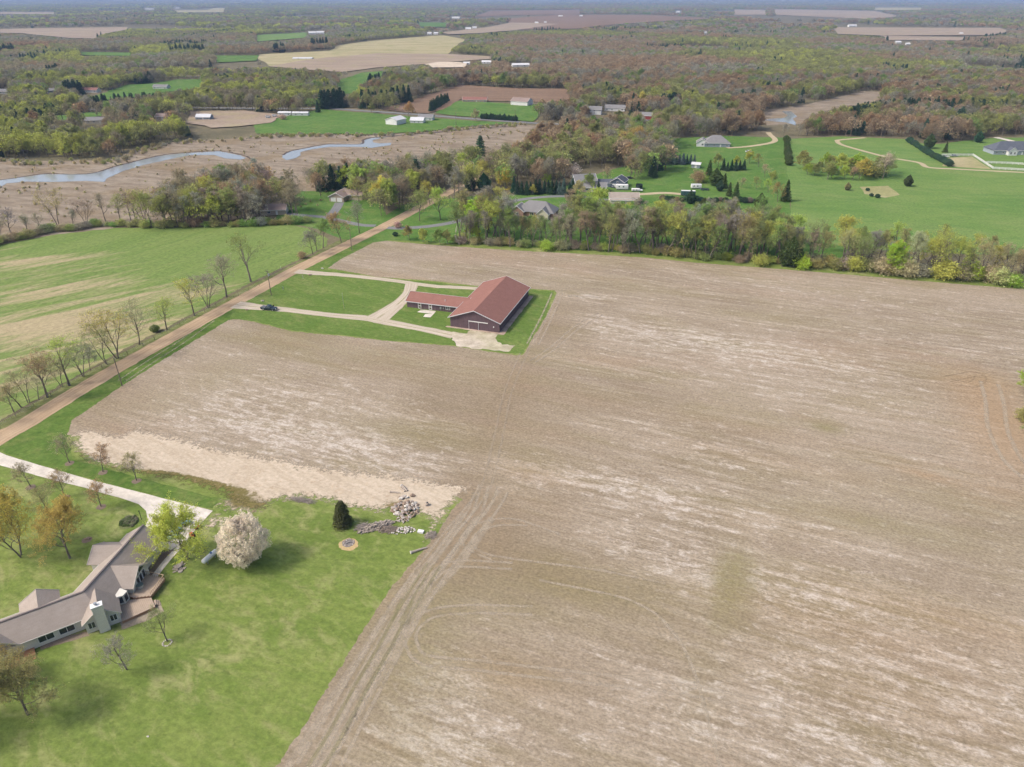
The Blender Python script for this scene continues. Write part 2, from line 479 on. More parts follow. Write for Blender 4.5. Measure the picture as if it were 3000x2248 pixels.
def mat_bark():
    t = NT('bark'); oi = t.new('ShaderNodeObjectInfo')
    n = t.noise(t.coords(0, (3, 3, 0.7)), 1.0, 4, 0.65)
    c = t.mix(t.ramp(n, 0.3, 0.7, False), (0.115, 0.096, 0.078), (0.225, 0.195, 0.165))
    c = t.mix(0.6, c, t.mix(oi.outputs['Random'], (0.75, 0.75, 0.75), (1.3, 1.28, 1.25)), 'MULTIPLY')
    return t.finish(c, 0.95, 0.1)

def mat_twig():
    t = NT('twig'); tint = t.attr('tint', 'INSTANCER', 1)
    c = t.mix(0.5, (0.225, 0.185, 0.15), t.mix(1.0, tint, (1.1, 1.1, 1.1), 'MULTIPLY'))
    df = t.new('ShaderNodeBsdfDiffuse'); t.ln(c, df.inputs[0]); t.ln(df.outputs[0], t.out.inputs[0])
    return t.m

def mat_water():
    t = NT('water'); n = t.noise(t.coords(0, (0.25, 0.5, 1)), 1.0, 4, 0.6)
    return t.finish((0.27, 0.295, 0.32), 0.08, 0.5, t.bump(n, 0.15, 0.1))  # silty water, its base lightened to stand in for reflected bright sky

def mat_glass(name='window_glass', col=(0.03, 0.04, 0.05)):
    return plain(name, col, 0.08, 0.6, 0.2, 0.6)

M = {}
M['stubble'] = mat_stubble()
M['straw'] = mat_straw()
M['lawn'] = mat_grass('lawn_grass', (0.128, 0.180, 0.038), (0.175, 0.220, 0.056), (0.305, 0.295, 0.130), 0.75, 0.3, (0.7, 1.3), 0.07)
M['verge'] = mat_grass('verge_grass', (0.075, 0.135, 0.024), (0.115, 0.175, 0.038), (0.21, 0.215, 0.075), 0.55, 0.0, (1, 1), 0.09)
M['barn_lawn'] = mat_grass('barn_lawn_grass', (0.092, 0.155, 0.029), (0.134, 0.192, 0.046), (0.225, 0.226, 0.085), 0.55, -ROW_A, (0.4, 1.0), 0.09)
M['roughgrass'] = mat_grass('rough_grass', (0.125, 0.150, 0.045), (0.175, 0.185, 0.07), (0.27, 0.235, 0.13), 0.6, 0.0, (1, 1), 0.08)
M['pasture'] = mat_grass('pasture_grass', (0.105, 0.190, 0.045), (0.150, 0.225, 0.060), (0.20, 0.235, 0.085), 0.45, 0.2, (0.5, 1.2), 0.025)
M['yard'] = mat_grass('yard_grass', (0.070, 0.150, 0.028), (0.105, 0.185, 0.040), (0.19, 0.20, 0.075), 0.5, 0.0, (1, 1), 0.05)
M['floor'] = mat_grass('woodland_floor', (0.115, 0.105, 0.060), (0.165, 0.140, 0.085), (0.215, 0.175, 0.115), 0.7, 0.0, (1, 1), 0.02)
_s = Vector(G(206, 799)) - Vector(G(0, 862)); HAY_A = math.atan2(_s.y, _s.x)
M['hay'] = mat_grass('hay_field', (0.135, 0.200, 0.050), (0.170, 0.225, 0.065), (0.375, 0.305, 0.185), 0.95, -HAY_A, (0.22, 1.6), 0.045, 0.5, 'dryness')
M['marsh'] = mat_soil('marsh_reed', (0.200, 0.157, 0.112), (0.292, 0.243, 0.185), (0.205, 0.150, 0.080), 0.3, (0.05, 0.16), 0.6)
M['plough'] = mat_soil('ploughed_soil', (0.175, 0.115, 0.075), (0.225, 0.150, 0.10), None, 0.2, (0.02, 0.25))
M['pinkfield'] = mat_soil('bare_field', (0.275, 0.21, 0.155), (0.335, 0.265, 0.20), (0.31, 0.27, 0.14), 0.1, (0.008, 0.03), 0.5)
M['olivefield'] = mat_soil('olive_field', (0.315, 0.275, 0.145), (0.40, 0.34, 0.20), (0.24, 0.25, 0.10), -0.1, (0.005, 0.03), 0.7)
M['sand'] = mat_soil('sand', (0.50, 0.41, 0.31), (0.62, 0.53, 0.42), (0.40, 0.32, 0.23), 0.0, (0.3, 0.3), 0.6)
M['gravel_road'] = mat_road('gravel_road', (0.335, 0.235, 0.145), (0.445, 0.330, 0.215))
M['drive_gravel'] = mat_road('drive_gravel', (0.40, 0.335, 0.255), (0.52, 0.45, 0.36), True, (0.20, 0.20, 0.08))
M['pad_gravel'] = mat_soil('pad_gravel', (0.42, 0.36, 0.28), (0.55, 0.48, 0.39), (0.33, 0.31, 0.17), 0.0, (0.3, 0.3), 0.6)
M['concrete'] = mat_soil('concrete', (0.54, 0.49, 0.42), (0.63, 0.575, 0.505), (0.55, 0.49, 0.41), 0.5, (0.08, 0.3), 0.6)
M['asphalt'] = mat_road('asphalt', (0.16, 0.16, 0.165), (0.22, 0.22, 0.22))
M['dirt_track'] = mat_road('dirt_track', (0.37, 0.30, 0.19), (0.47, 0.39, 0.26))
M['mulch'] = plain('mulch', (0.19, 0.145, 0.11), 0.95, 0.1, 0.4, 4.0)
M['track_light'] = mat_track('track_light', (0.50, 0.42, 0.315), 0.55)
M['track_faint'] = mat_track('track_faint', (0.50, 0.42, 0.315), 0.28)
M['track_dark'] = mat_track('track_dark', (0.225, 0.175, 0.115), 0.25)
M['track_green'] = mat_track('track_green', (0.29, 0.265, 0.12), 0.38)
M['leaf'] = mat_leaf('leaf')
M['needle'] = mat_leaf('needle', 0.35)
M['bark'] = mat_bark()
M['twig'] = mat_twig()
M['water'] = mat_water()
M['glass'] = mat_glass()
M['white'] = plain('white_paint', (0.72, 0.71, 0.69), 0.55, 0.35, 0.06, 1.0)
M['trim'] = plain('grey_white_trim', (0.58, 0.58, 0.60), 0.55, 0.35, 0.08, 1.0)
M['black'] = plain('black_plastic', (0.025, 0.025, 0.027), 0.6, 0.3)
M['rubber'] = plain('rubber', (0.02, 0.02, 0.02), 0.85, 0.2)
M['steel'] = plain('galvanised_steel', (0.42, 0.43, 0.45), 0.4, 0.5, 0.1, 2.0, 0.6)
M['pole'] = plain('weathered_pole', (0.17, 0.14, 0.115), 0.9, 0.15, 0.25, 2.0)
M['deck'] = plain('deck_board', (0.42, 0.325, 0.245), 0.75, 0.25, 0.12, 1.2)
M['rail'] = plain('deck_rail', (0.30, 0.18, 0.11), 0.75, 0.25, 0.15, 2.0)
M['stone'] = plain('field_stone', (0.36, 0.31, 0.27), 0.9, 0.2, 0.35, 2.0, 0.0, 0.3)
M['stone_pale'] = plain('pale_stone', (0.56, 0.52, 0.46), 0.9, 0.2, 0.3, 2.0, 0.0, 0.3)
M['stone_brown'] = plain('brown_stone', (0.27, 0.20, 0.15), 0.9, 0.2, 0.3, 2.0, 0.0, 0.3)
M['deadwood'] = plain('dead_wood', (0.37, 0.315, 0.265), 0.95, 0.1, 0.35, 3.0, 0.0, 0.4)
M['bank'] = plain('creek_bank', (0.09, 0.07, 0.06), .95, .1, .4, .3)
M['ash'] = plain('ash', (0.22, 0.20, 0.19), 0.95, 0.1, 0.4, 3.0)
# ------------------------------------------------------------------ the land
def big_ground():
    # one sheet to the horizon; far to the north it swells into low hills
    rs = [0, 60, 150, 300, 600, 1000, 1600, 2500, 4000, 6000, 8000, 10000, 12000, 15000, 20000, 30000]
    n = 96; V = [(0, 0, 0)]; T = []
    for i, r in enumerate(rs[1:]):
        for k in range(n):
            a = k * math.tau / n; x, y = r * math.cos(a), r * math.sin(a)
            z = 0.0
            if r >= 8000: z = (r - 8000) / 12000 * 46 + 14 * mnoise.noise(Vector((x / 2500, y / 2500, 1.0)))
            V.append((x, y, z))
    for k in range(n): T.append((0, 1 + k, 1 + (k + 1) % n))
    for i in range(len(rs) - 2):
        for k in range(n):
            a = 1 + i * n + k; b = 1 + i * n + (k + 1) % n
            T += [(a, a + n, b + n), (a, b + n, b)]
    o = link('ground', np_mesh('ground', np.array(V, float), np.array(T), [M['floor']]))
    tag(o, 'wide flat ground of rough brown and olive cover under the woods', 'ground', None, 'structure')
big_ground()

# --- base outlines in photograph points (surveyed on flat land)
ROAD = [(-260, 1450), (0, 1284), (66, 1247), (200, 1164), (345, 1078), (520, 980), (700, 881), (874, 787), (1048, 702), (1133, 660), (1187, 631), (1265, 590), (1357, 540), (1450, 486), (1544, 429), (1590, 398), (1615, 378), (1622, 362)]
ROAD_W = GL(ROAD)
CROSS = [(-300, 330), (100, 325), (380, 318), (556, 316), (750, 318), (953, 319), (1075, 326), (1191, 334), (1350, 346), (1500, 357), (1619, 364), (1700, 361), (1788, 357), (1900, 352), (2050, 348)]

FIELD = [(197, 1275), (212, 1232), (273, 1190), (354, 1133), (444, 1076), (553, 1009), (672, 937), (700, 936), (743, 943), (853, 971), (1004, 985), (1150, 1001), (1331, 1014), (1399, 1026), (1444, 1031), (1512, 1042), (1534, 1039),
         (1555, 1000), (1602, 924), (1631, 860), (1627, 851), (1557, 847), (1399, 838), (1250, 822), (1110, 812), (1003, 793), (961, 786), (998, 760), (1073, 722), (1103, 706), (1122, 705), (1197, 712), (1309, 721), (1500, 734), (1700, 744), (1900, 756), (2035, 770), (2252, 786), (2450, 802), (2700, 824), (3000, 848), (3500, 890),
         (3700, 2420), (700, 2420), (810, 2246), (890, 2127), (949, 2028), (1014, 1928), (1078, 1824), (1148, 1719), (1213, 1645), (1239, 1616), (1284, 1561), (1321, 1497), (1352, 1466), (1360, 1470), (1330, 1450), (1217, 1420), (1081, 1408), (990, 1398), (900, 1385), (862, 1371), (758, 1354), (648, 1336), (577, 1312), (459, 1288), (406, 1276), (349, 1300), (307, 1284), (245, 1278)]
STRAW = [(197, 1280), (245, 1250), (307, 1256), (349, 1274), (378, 1256), (406, 1246), (459, 1259), (577, 1283), (648, 1307), (758, 1324), (862, 1340), (900, 1354), (990, 1367), (1081, 1376), (1217, 1388), (1379, 1419), (1390, 1428), (1352, 1468), (1321, 1499), (1284, 1563), (1245, 1616), (1236, 1600), (1250, 1560), (1255, 1530), (1215, 1512), (1150, 1502), (1103, 1512), (1036, 1499), (970, 1481), (900, 1466), (870, 1471), (816, 1470), (756, 1505), (671, 1504), (617, 1481), (650, 1457), (570, 1430), (482, 1411), (364, 1387), (254, 1360), (212, 1332)]

def zone_mesh(name, poly_px, mat, z, cell, attrs, label, cat, amp=0.6, near=260.0):
    """outline filled with a fine net whose points carry soil zones"""
    W = GL(poly_px)
    P = ragged(W, 0.55, amp, 0.30, 3.0)
    P = [p for i, p in enumerate(P) if i == 0 or (abs(p[0] - P[i - 1][0]) + abs(p[1] - P[i - 1][1])) > 0.05]
    A = np.array(P); x0, y0 = A.min(0); x1, y1 = A.max(0)
    gx, gy = np.meshgrid(np.arange(x0, x1, cell), np.arange(y0, y1, cell)); gx = gx.ravel(); gy = gy.ravel()
    gx = gx + RNG.uniform(-0.3, 0.3, gx.shape) * cell; gy = gy + RNG.uniform(-0.3, 0.3, gy.shape) * cell
    ins = pip(gx, gy, P); gx, gy = gx[ins], gy[ins]
    dn = dist_line(gx, gy, W + [W[0]]); ok = dn > cell * 0.5; gx, gy = gx[ok], gy[ok]
    n = len(P)
    verts = [Vector(p) for p in P] + [Vector((float(a), float(b))) for a, b in zip(gx, gy)]
    r = delaunay_2d_cdt(verts, [], [list(range(n))], 1, 1e-4)
    V = np.array([(v.x, v.y, z) for v in r[0]])
    T = np.array([f for f in r[2] if len(f) == 3])
    a, b, c = V[T[:, 0]], V[T[:, 1]], V[T[:, 2]]
    fl = ((b - a)[:, 0] * (c - a)[:, 1] - (b - a)[:, 1] * (c - a)[:, 0]) < 0; T[fl] = T[fl][:, ::-1]
    me = np_mesh(name, V, T, [mat])
    px, py = to_px(V[:, 0], V[:, 1])
    de = dist_line(V[:, 0], V[:, 1], P + [P[0]]) if mat == M['straw'] else None
    if de is not None: attrs = dict(attrs, edge=lambda X, Y: np.clip(de, 0, 6) / 6 * 1.2)
    for k, fn in attrs.items():
        at = me.attributes.new(k, 'FLOAT', 'POINT')
        val = np.clip(fn(V[:, 0], V[:, 1]), -1, 1.2)
        at.data.foreach_set('value', np.ascontiguousarray(val, np.float32)[:len(me.vertices)])
    return tag(link(name, me), label, cat, None, 'structure')

def blobs(items):
    """soft land zones: (centre, along-row half length m, across half width m, angle offset, amount), placed by survey point"""
    L = []
    for (x, y, a, b, ang, amt) in items:
        c = G(x, y); L.append((c[0], c[1], a, b, ROW_A + ang, amt))
    def fn(X, Y):
        out = np.zeros(X.shape)
        for cx, cy, a, b, ang, amt in L:
            u = (X - cx) * math.cos(ang) + (Y - cy) * math.sin(ang); w = -(X - cx) * math.sin(ang) + (Y - cy) * math.cos(ang)
            out += amt * np.exp(-((u / a) ** 2 + (w / b) ** 2) * 1.2)
        return out
    return fn

def lines_zone(items):
    L = [(GL(p), w, amt) for p, w, amt in items]
    def fn(X, Y):
        out = np.zeros(X.shape)
        for p, w, amt in L: out = np.maximum(out, amt * np.exp(-(dist_line(X, Y, p) / w) ** 2))
        return out
    return fn

LAWN_EDGE = [(760, 2330), (810, 2246), (890, 2127), (949, 2028), (1014, 1928), (1078, 1824), (1148, 1719), (1239, 1616), (1321, 1497), (1379, 1430)]
_b1 = lines_zone([([(p[0] + 45, p[1] + 10) for p in LAWN_EDGE], 4.0, 0.28), ([(p[0] + 120, p[1] + 25) for p in LAWN_EDGE[:-1]], 5.0, 0.25), ([(1379, 1430), (1420, 1300), (1490, 1150), (1560, 1040), (1640, 900)], 5.0, 0.30)])
_b2 = blobs([(1420, 1560, 14, 10, 1.3, 0.65), (1500, 1650, 22, 10, 0.2, 0.5), (1480, 1260, 30, 14, 0, 0.35), (1590, 1130, 25, 8, 0, 0.4), (1350, 1130, 40, 8, 0, 0.35), (1330, 1420, 10, 8, 0.6, 0.35), (1600, 1480, 14, 7, .3, 0.35),
             (1640, 950, 10, 16, 0.5, 0.35), (300, 1190, 14, 14, 0, 0.4), (1750, 1750, 28, 8, -.1, .25), (1450, 1180, 20, 9, 0, .3), (1560, 1960, 14, 6, 0, .45)])
_w = blobs([(2900, 1190, 11, 22, 0.1, 0.8), (2870, 1120, 14, 8, 0.2, 0.5), (2960, 1320, 12, 18, 0, 0.6), (1500, 1985, 9, 4, 0, 0.35), (2700, 1390, 7, 1.6, -.1, 0.8), (2500, 1850, 26, 5, 0, 0.35), (2800, 1820, 28, 5, 0, 0.4), (2650, 2050, 24, 8, 0, 0.25),
            (2300, 1360, 30, 4, 0, .25), (1560, 1390, 12, 4, 0, .35), (2200, 1260, 30, 5, 0, .2), (1650, 1160, 20, 4, 0, .2), (350, 1120, 20, 30, 0, .15)])
_g = blobs([(2150, 1680, 4.5, 9, 0, 0.8), (2130, 1740, 3, 8, 0, 0.5), (2420, 1255, 4.5, 2.4, 0, 1.3), (2800, 1470, 30, 6, 0, 0.5), (2500, 1520, 22, 5, 0, 0.45), (1150, 1050, 26, 6, 0, 0.6), (1150, 1260, 22, 6, 0, 0.5), (820, 1000, 28, 6, 0, 0.7), (870, 975, 16, 4, 0, 0.7),
            (650, 1090, 12, 12, 0, 0.45), (1200, 1900, 10, 14, .9, .5), (1160, 2060, 8, 20, .9, .45), (1230, 1760, 8, 14, .9, .6), (2700, 780, 60, 8, 0, .25), (1700, 830, 30, 8, 0, .25), (2300, 930, 40, 6, 0, .3), (2060, 1990, 4, 12, 0, .35), (1700, 1700, 26, 9, 0, .35), (2800, 1100, 20, 8, 0, .3), (1480, 1700, 22, 8, .2, .5), (2700, 1560, 30, 6, 0, .35), (480, 1170, 12, 8, 0, .4)])
_p = blobs([(700, 1200, 34, 16, 0, 0.45), (900, 1300, 42, 9, 0, 0.55), (1200, 1330, 40, 8, 0, 0.5), (1950, 1460, 40, 10, 0, 0.5), (1800, 1430, 18, 6, 0, .4), (2150, 1030, 60, 14, 0, 0.45), (1950, 980, 60, 10, 0, 0.45), (2700, 1000, 50, 12, 0, 0.35), (2100, 1330, 40, 8, 0, 0.3), (2250, 1700, 40, 7, -.05, 0.45), (2800, 2020, 40, 9, 0, 0.55),
            (1300, 2080, 9, 22, .9, 0.5), (1900, 1650, 34, 7, 0, 0.45), (1250, 2150, 12, 10, 0, 0.4), (2000, 2160, 30, 8, 0, 0.3), (2500, 2150, 40, 9, 0, .5), (1000, 1170, 40, 10, 0, .35), (2300, 850, 90, 14, 0, .25), (1730, 870, 7, 3, 0, 1.1), (1400, 1250, 14, 4, 0, .2), (2400, 1150, 50, 10, 0, .25)])
def _brown(X, Y): return np.clip(_b1(X, Y) + _b2(X, Y), 0, 1)
def _green(X, Y):
    g = _g(X, Y)
    # a strip left unsprayed, square cornered
    a = G(2098, 1612); bq = G(2230, 1630); e = G(2070, 1870)
    px, py = to_px(X, Y)
    return g + 0.35 * pip(px, py, [(2100, 1600), (2225, 1625), (2200, 1860), (2072, 1850)])

zone_mesh('stubble_field', FIELD, M['stubble'], 0.02, 1.7, {'pale': _p, 'green': _green, 'brown': _brown, 'warm': _w},
          'huge tan stubble field with pale straw streaks filling the right half', 'field', 0.5)
_sg = blobs([(640, 1420, 16, 2.0, 0.05, 0.9), (520, 1395, 9, 1.4, 0.0, 0.6), (720, 1470, 8, 3, 0, 0.8), (330, 1330, 4, 1.5, 0, .6), (1180, 1490, 6, 5, 0, .5), (1290, 1470, 4, 8, .7, .5), (240, 1275, 5, 2, 0, .5), (290, 1365, 12, 2.0, -.1, .7), (420, 1390, 12, 2.0, .0, .8), (1120, 1480, 6, 4, .5, .5), (560, 1425, 14, 2, 0, .8), (230, 1330, 4, 5, 0, .6)])
zone_mesh('straw_strip', STRAW, M['straw'], 0.045, 1.0, {'green': _sg}, 'cream strip of flattened dry grass along the near edge of the stubble field', 'dry grass', 0.9)

# grass sheets
NEARLAWN = [(-500, 1560), (-260, 1462), (0, 1296), (345, 1090), (700, 893), (874, 799), (1048, 712), (1133, 668), (1230, 640), (1500, 700), (1900, 730), (2300, 760), (3000, 820), (3600, 870), (3800, 2500), (-900, 2500)]
sheet('lawn', GL(NEARLAWN), M['lawn'], 0.006, 'mown yellow green lawn round the grey roofed house', 'lawn', 4, 0.0)
VERGE = [(-260, 1468), (0, 1298), (345, 1092), (700, 895), (874, 800), (1048, 713), (1140, 668), (1180, 650), (1420, 668), (1330, 712), (1123, 704), (1090, 715), (961, 786), (900, 805), (680, 935), (444, 1080), (273, 1196), (195, 1285), (212, 1345), (480, 1420), (650, 1462), (620, 1492), (490, 1462), (260, 1402), (110, 1360), (0, 1322), (-200, 1300), (-400, 1420)]
sheet('road_verge', GL(VERGE), M['verge'], 0.011, 'bright green mown verge between gravel road and stubble field', 'grass', 1.2, 0.5)
BARNLAWN = [(690, 893), (760, 850), (874, 800), (905, 790), (961, 790), (1003, 797), (1110, 815), (1250, 826), (1399, 842), (1557, 850), (1622, 855), (1600, 924), (1553, 1000), (1532, 1035), (1512, 1038), (1444, 1028), (1340, 1012), (1150, 998), (1004, 982), (853, 968), (743, 940), (672, 934)]
sheet('barn_lawn', GL(BARNLAWN), M['barn_lawn'], 0.030, 'deep green lawn round the maroon barn', 'lawn', 1.0, 0.7)
HAY = [(-600, 800), (-300, 742), (0, 716), (60, 702), (160, 684), (300, 668), (500, 668), (700, 661), (830, 655), (900, 668), (960, 700), (955, 722), (917, 740), (737, 828), (600, 900), (400, 1005), (200, 1115), (0, 1232), (-400, 1470), (-900, 1500)]
_hd = blobs([(60, 760, 50, 16, .6, .9), (120, 850, 60, 14, .6, .7), (250, 950, 50, 12, .6, .55), (60, 960, 50, 20, .6, .6), (500, 860, 50, 12, .6, .35), (300, 790, 60, 9, .6, .3), (450, 700, 60, 14, .6, -.7), (700, 700, 50, 16, .6, -.5), (200, 730, 40, 7, .6, -.5), (380, 1000, 50, 10, .6, .4), (640, 850, 40, 8, .6, .4), (60, 1080, 30, 12, .6, .2), (500, 780, 160, 60, .6, -.45)])
zone_mesh('hay_field', HAY, M['hay'], 0.012, 7.0, {'dryness': _hd}, 'green hay field with tan streaks left of the gravel road', 'field', 1.0)
LVERGE = [(-400, 1480), (0, 1240), (200, 1122), (400, 1012), (600, 907), (737, 835), (917, 747), (970, 715), (1060, 672), (1125, 650), (1048, 698), (874, 780), (700, 872), (345, 1068), (0, 1272), (-300, 1450)]
sheet('roadside_bank', GL(LVERGE), M['roughgrass'], 0.016, 'rough grass bank under the roadside trees', 'grass', 1.5, 0.8)
HAYEDGE = [(-200, 742), (0, 718), (80, 703), (170, 686), (300, 670), (300, 664), (150, 676), (0, 702), (-200, 725)]
sheet('field_margin', GL(HAYEDGE), M['pinkfield'], 0.018, 'tan dry margin at the far edge of the hay field', 'dry grass', 2, 0.9)

# the barn's drives
def rib(name, px, w, mat, z, label, cat='driveway', **kw): return ribbon(name, GL(px), w, M[mat], z, label, cat, **kw)
rib('gravel_road', ROAD, [6.4, 6.4, 6.8, 6.8, 6.6, 6.6, 6.6], 'gravel_road', 0.050, 'straight tan gravel road running up from the lower left', 'road', wob=0.35, cross=4)
rib('gravel_drive', [(868, 795), (905, 799), (998, 806), (1123, 819), (1263, 838), (1330, 842), (1396, 846)], [5.0, 3.4, 3.2, 3.2, 3.2], 'drive_gravel', 0.054, 'grey gravel drive on the far side of the barn lawn', wob=0.3)
rib('gravel_drive', [(690, 893), (730, 898), (824, 907), (973, 924), (1073, 933), (1172, 952), (1240, 965), (1331, 984)], [7.0, 4.4, 3.6, 3.6, 4.4, 4.6, 3.8, 5.0], 'drive_gravel', 0.058, 'grey gravel drive on the near side of the barn lawn', wob=0.3)
rib('gravel_drive', [(1206, 832), (1203, 846), (1195, 862), (1172, 886), (1138, 912), (1105, 934)], [5.2, 4.6, 5.4, 6.8, 9.0], 'drive_gravel', 0.062, 'gravel link joining both barn drives left of the wing', wob=0.3)
PAD = [(1325, 974), (1367, 977), (1376, 968), (1444, 977), (1458, 981), (1450, 991), (1471, 1010), (1509, 1014), (1489, 1032), (1450, 1026), (1399, 1022), (1338, 1016), (1325, 996)]
sheet('gravel_pad', GL(PAD), M['pad_gravel'], 0.066, 'pale gravel pad in front of the barn door', 'gravel', 0.8, 1.0)

# the house's concrete drive
DRIVE = [(-160, 1322), (0, 1326), (19, 1335), (111, 1362), (260, 1405), (348, 1427), (494, 1465), (623, 1497), (576, 1549), (545, 1585), (500, 1612), (440, 1585), (421, 1556), (434, 1524), (428, 1497), (407, 1478), (371, 1465), (256, 1432), (130, 1400), (0, 1364), (-160, 1345)]
sheet('concrete_drive', GL(DRIVE), M['concrete'], 0.052, 'pale concrete drive curving to the grey roofed house', 'driveway', 2.0, 0.12)
rib('walkway', [(530, 1600), (500, 1630), (472, 1664), (452, 1690)], 1.3, 'concrete', 0.048, 'narrow pale walk beside the house deck', 'path')
GARDEN = [(617, 1481), (650, 1458), (700, 1450), (760, 1455), (820, 1470), (756, 1507), (700, 1510), (671, 1504)]
_gp = blobs([(700, 1468, 14, 5, 0, .75), (760, 1475, 8, 3, 0, .5), (640, 1485, 4, 3, 0, .2)])
zone_mesh('garden_plot', GARDEN, M['straw'], 0.056, 0.8, {'green': _gp}, 'fallow weedy garden plot between lawn and straw strip', 'garden', 0.9)
zone_mesh('worn_patch', [(580, 1550), (622, 1500), (655, 1508), (690, 1520), (645, 1550), (610, 1565)], M['straw'], 0.060, 0.7, {'green': lambda X, Y: 0.25 + 0 * X}, 'worn bare earth beside the concrete pad', 'earth', 0.8)
BED = [(390, 1720), (440, 1640), (475, 1600), (515, 1600), (480, 1650), (430, 1700)]
sheet('planting_bed', GL([(418, 1678), (462, 1622), (510, 1606), (498, 1630), (470, 1660), (448, 1690)]), M['mulch'], 0.036, 'brown mulched bed along the house wall', 'bed', 0.7, 0.3)
sheet('planting_bed', GL([(112, 1885), (255, 1850), (262, 1862), (118, 1905)]), plain('bed_mulch', (0.24, 0.19, 0.14), 0.95, 0.1, 0.4, 4), 0.036, 'narrow mulched strip under the house windows', 'bed', 0.7, 0.3)
sheet('planting_bed', GL([(352, 1822), (420, 1790), (470, 1760), (482, 1790), (430, 1820), (356, 1845)]), plain('bare_bed', (0.32, 0.265, 0.195), .95, .1, .35, 2), 0.037, 'bare mulched ground at the foot of the deck', 'bed', 0.7, 0.3)

# wheel marks in the stubble
def off(px, d):
    W = smooth_line(GL(px), 3.0); out = []
    for i, p in enumerate(W):
        a = Vector(W[max(i - 1, 0)]); b = Vector(W[min(i + 1, len(W) - 1)]); t = (b - a).normalized()
        out.append((p[0] + t.y * d, p[1] - t.x * d))
    return out
TRACKS = [
    ([(p[0] + 58, p[1] + 12) for p in LAWN_EDGE[:-1]], (-1.5, 1.6), 2.2, 'track_light'),
    ([(p[0] + 120, p[1] + 20) for p in LAWN_EDGE[:-1]], (0.0,), 2.4, 'track_light'),
    ([(1555, 990), (1530, 1045), (1488, 1150), (1462, 1270), (1432, 1400), (1400, 1490)], (-1.1, 1.1), 0.9, 'track_faint'),
    ([(1445, 1425), (1432, 1460), (1400, 1505), (1330, 1590), (1230, 1730), (1130, 1900), (1010, 2120), (930, 2260)], (-1.1, 1.1, 3.4), 0.95, 'track_light'),
    ([(1475, 1440), (1440, 1500), (1370, 1580), (1280, 1700), (1190, 1850), (1080, 2050), (980, 2240)], (-1.0, 1.0), 0.95, 'track_light'),
    ([(1412, 1445), (1395, 1500), (1345, 1565), (1255, 1690), (1165, 1840), (1065, 2015), (965, 2200)], (-1.2, 0.7, 1.9), 0.95, 'track_light'),
    ([(1545, 1540), (1460, 1540), (1392, 1565), (1390, 1600), (1430, 1625), (1560, 1645), (1750, 1670), (1950, 1710)], (0.0,), 0.95, 'track_light'),
    ([(1640, 1565), (1500, 1520), (1400, 1535), (1352, 1575), (1372, 1610), (1440, 1640)], (0.0,), 0.95, 'track_light'),
    ([(1560, 1790), (1380, 1785), (1260, 1800), (1206, 1850), (1210, 1900), (1250, 1935), (1400, 1950), (1700, 1985), (2000, 2020), (2300, 2080)], (-1.0, 1.0), 0.95, 'track_light'),
    ([(1500, 1668), (1340, 1662), (1285, 1690), (1250, 1740)], (0.0, 1.8), 0.95, 'track_light'),
    ([(1210, 1760), (1150, 1890), (1080, 2010), (1000, 2160), (940, 2260)], (0.0, 2.2), 1.0, 'track_green'),
    ([(1290, 1660), (1240, 1740), (1190, 1830)], (0.0, 1.4, 2.8), 0.8, 'track_green'),
    ([(1640, 860), (1610, 930), (1570, 1010)], (-0.9, 0.9, 3.0), 0.95, 'track_light'),
    ([(1760, 920), (1690, 960), (1620, 1020), (1560, 1060)], (-1.0, 1.0), 0.95, 'track_light'),
    ([(1660, 868), (1700, 868), (1760, 872)], (0.0,), 2.2, 'track_light'),
    ([(2760, 1105), (2850, 1090), (2890, 1110), (2860, 1135), (2790, 1125)], (0.0, 3.0), 0.8, 'track_dark'),
    ([(2890, 1120), (2905, 1180), (2915, 1260), (2960, 1350), (3040, 1420)], (-3.0, 1.5), 1.6, 'track_light'),
    ([(640, 940), (560, 1000), (460, 1065), (380, 1120)], (1.5, 4.0), 0.7, 'track_light'),
    ([(1580, 1700), (1850, 1760), (1960, 1840), (2030, 1960), (2110, 2250)], (0.0,), 0.95, 'track_light'),
]
zt = 0.024; ti = 0
for px, offs, w, mt in TRACKS:
    for dd in offs:
        zt += 0.0005; ti += 1
        ribbon('wheel_track', off(px, dd), w, M[mt], zt, 'faint wheel mark crossing the stubble field', 'wheel track', step=3.0, cross=2)['group'] = 'wheel marks in the stubble'

# ---------------- middle and far land
def far(name, px, mat, z, label, cat, amp=2.0, step=6.0): return sheet(name, GL(px), M[mat], z, label, cat, step, amp, 0.05)
MARSH = [(-250, 472), (0, 470), (102, 473), (237, 470), (305, 473), (373, 450), (475, 419), (576, 412), (750, 402), (808, 395), (1089, 395), (1225, 390), (1326, 377), (1500, 366), (1606, 368), (1590, 392), (1540, 424), (1440, 480), (1350, 520), (1150, 575), (900, 610), (600, 655), (300, 672), (0, 705), (-250, 735)]
far('marsh', MARSH, 'marsh', 0.03, 'pale brown reed marsh along the creek', 'marsh', 2.5, 4.0)
RIVER = [(-250, 560), (-150, 541), (0, 529), (58, 521), (129, 511), (237, 512), (288, 505), (339, 489), (464, 458), (529, 450), (641, 444), (705, 456), (722, 464), (705, 468), (661, 465), (627, 455), (559, 455), (509, 465), (424, 483), (356, 504), (312, 524), (305, 534), (254, 531), (153, 534), (78, 533), (20, 538), (0, 550), (-150, 575), (-250, 590)]
RIVER2 = [(826, 462), (828, 456), (852, 444), (892, 436), (960, 424), (1055, 424), (1065, 412), (1089, 405), (1136, 402), (1092, 411), (1092, 417), (1109, 421), (1147, 419), (1143, 426), (1089, 434), (1055, 431), (967, 431), (913, 438), (882, 446), (882, 456), (862, 465), (840, 470)]
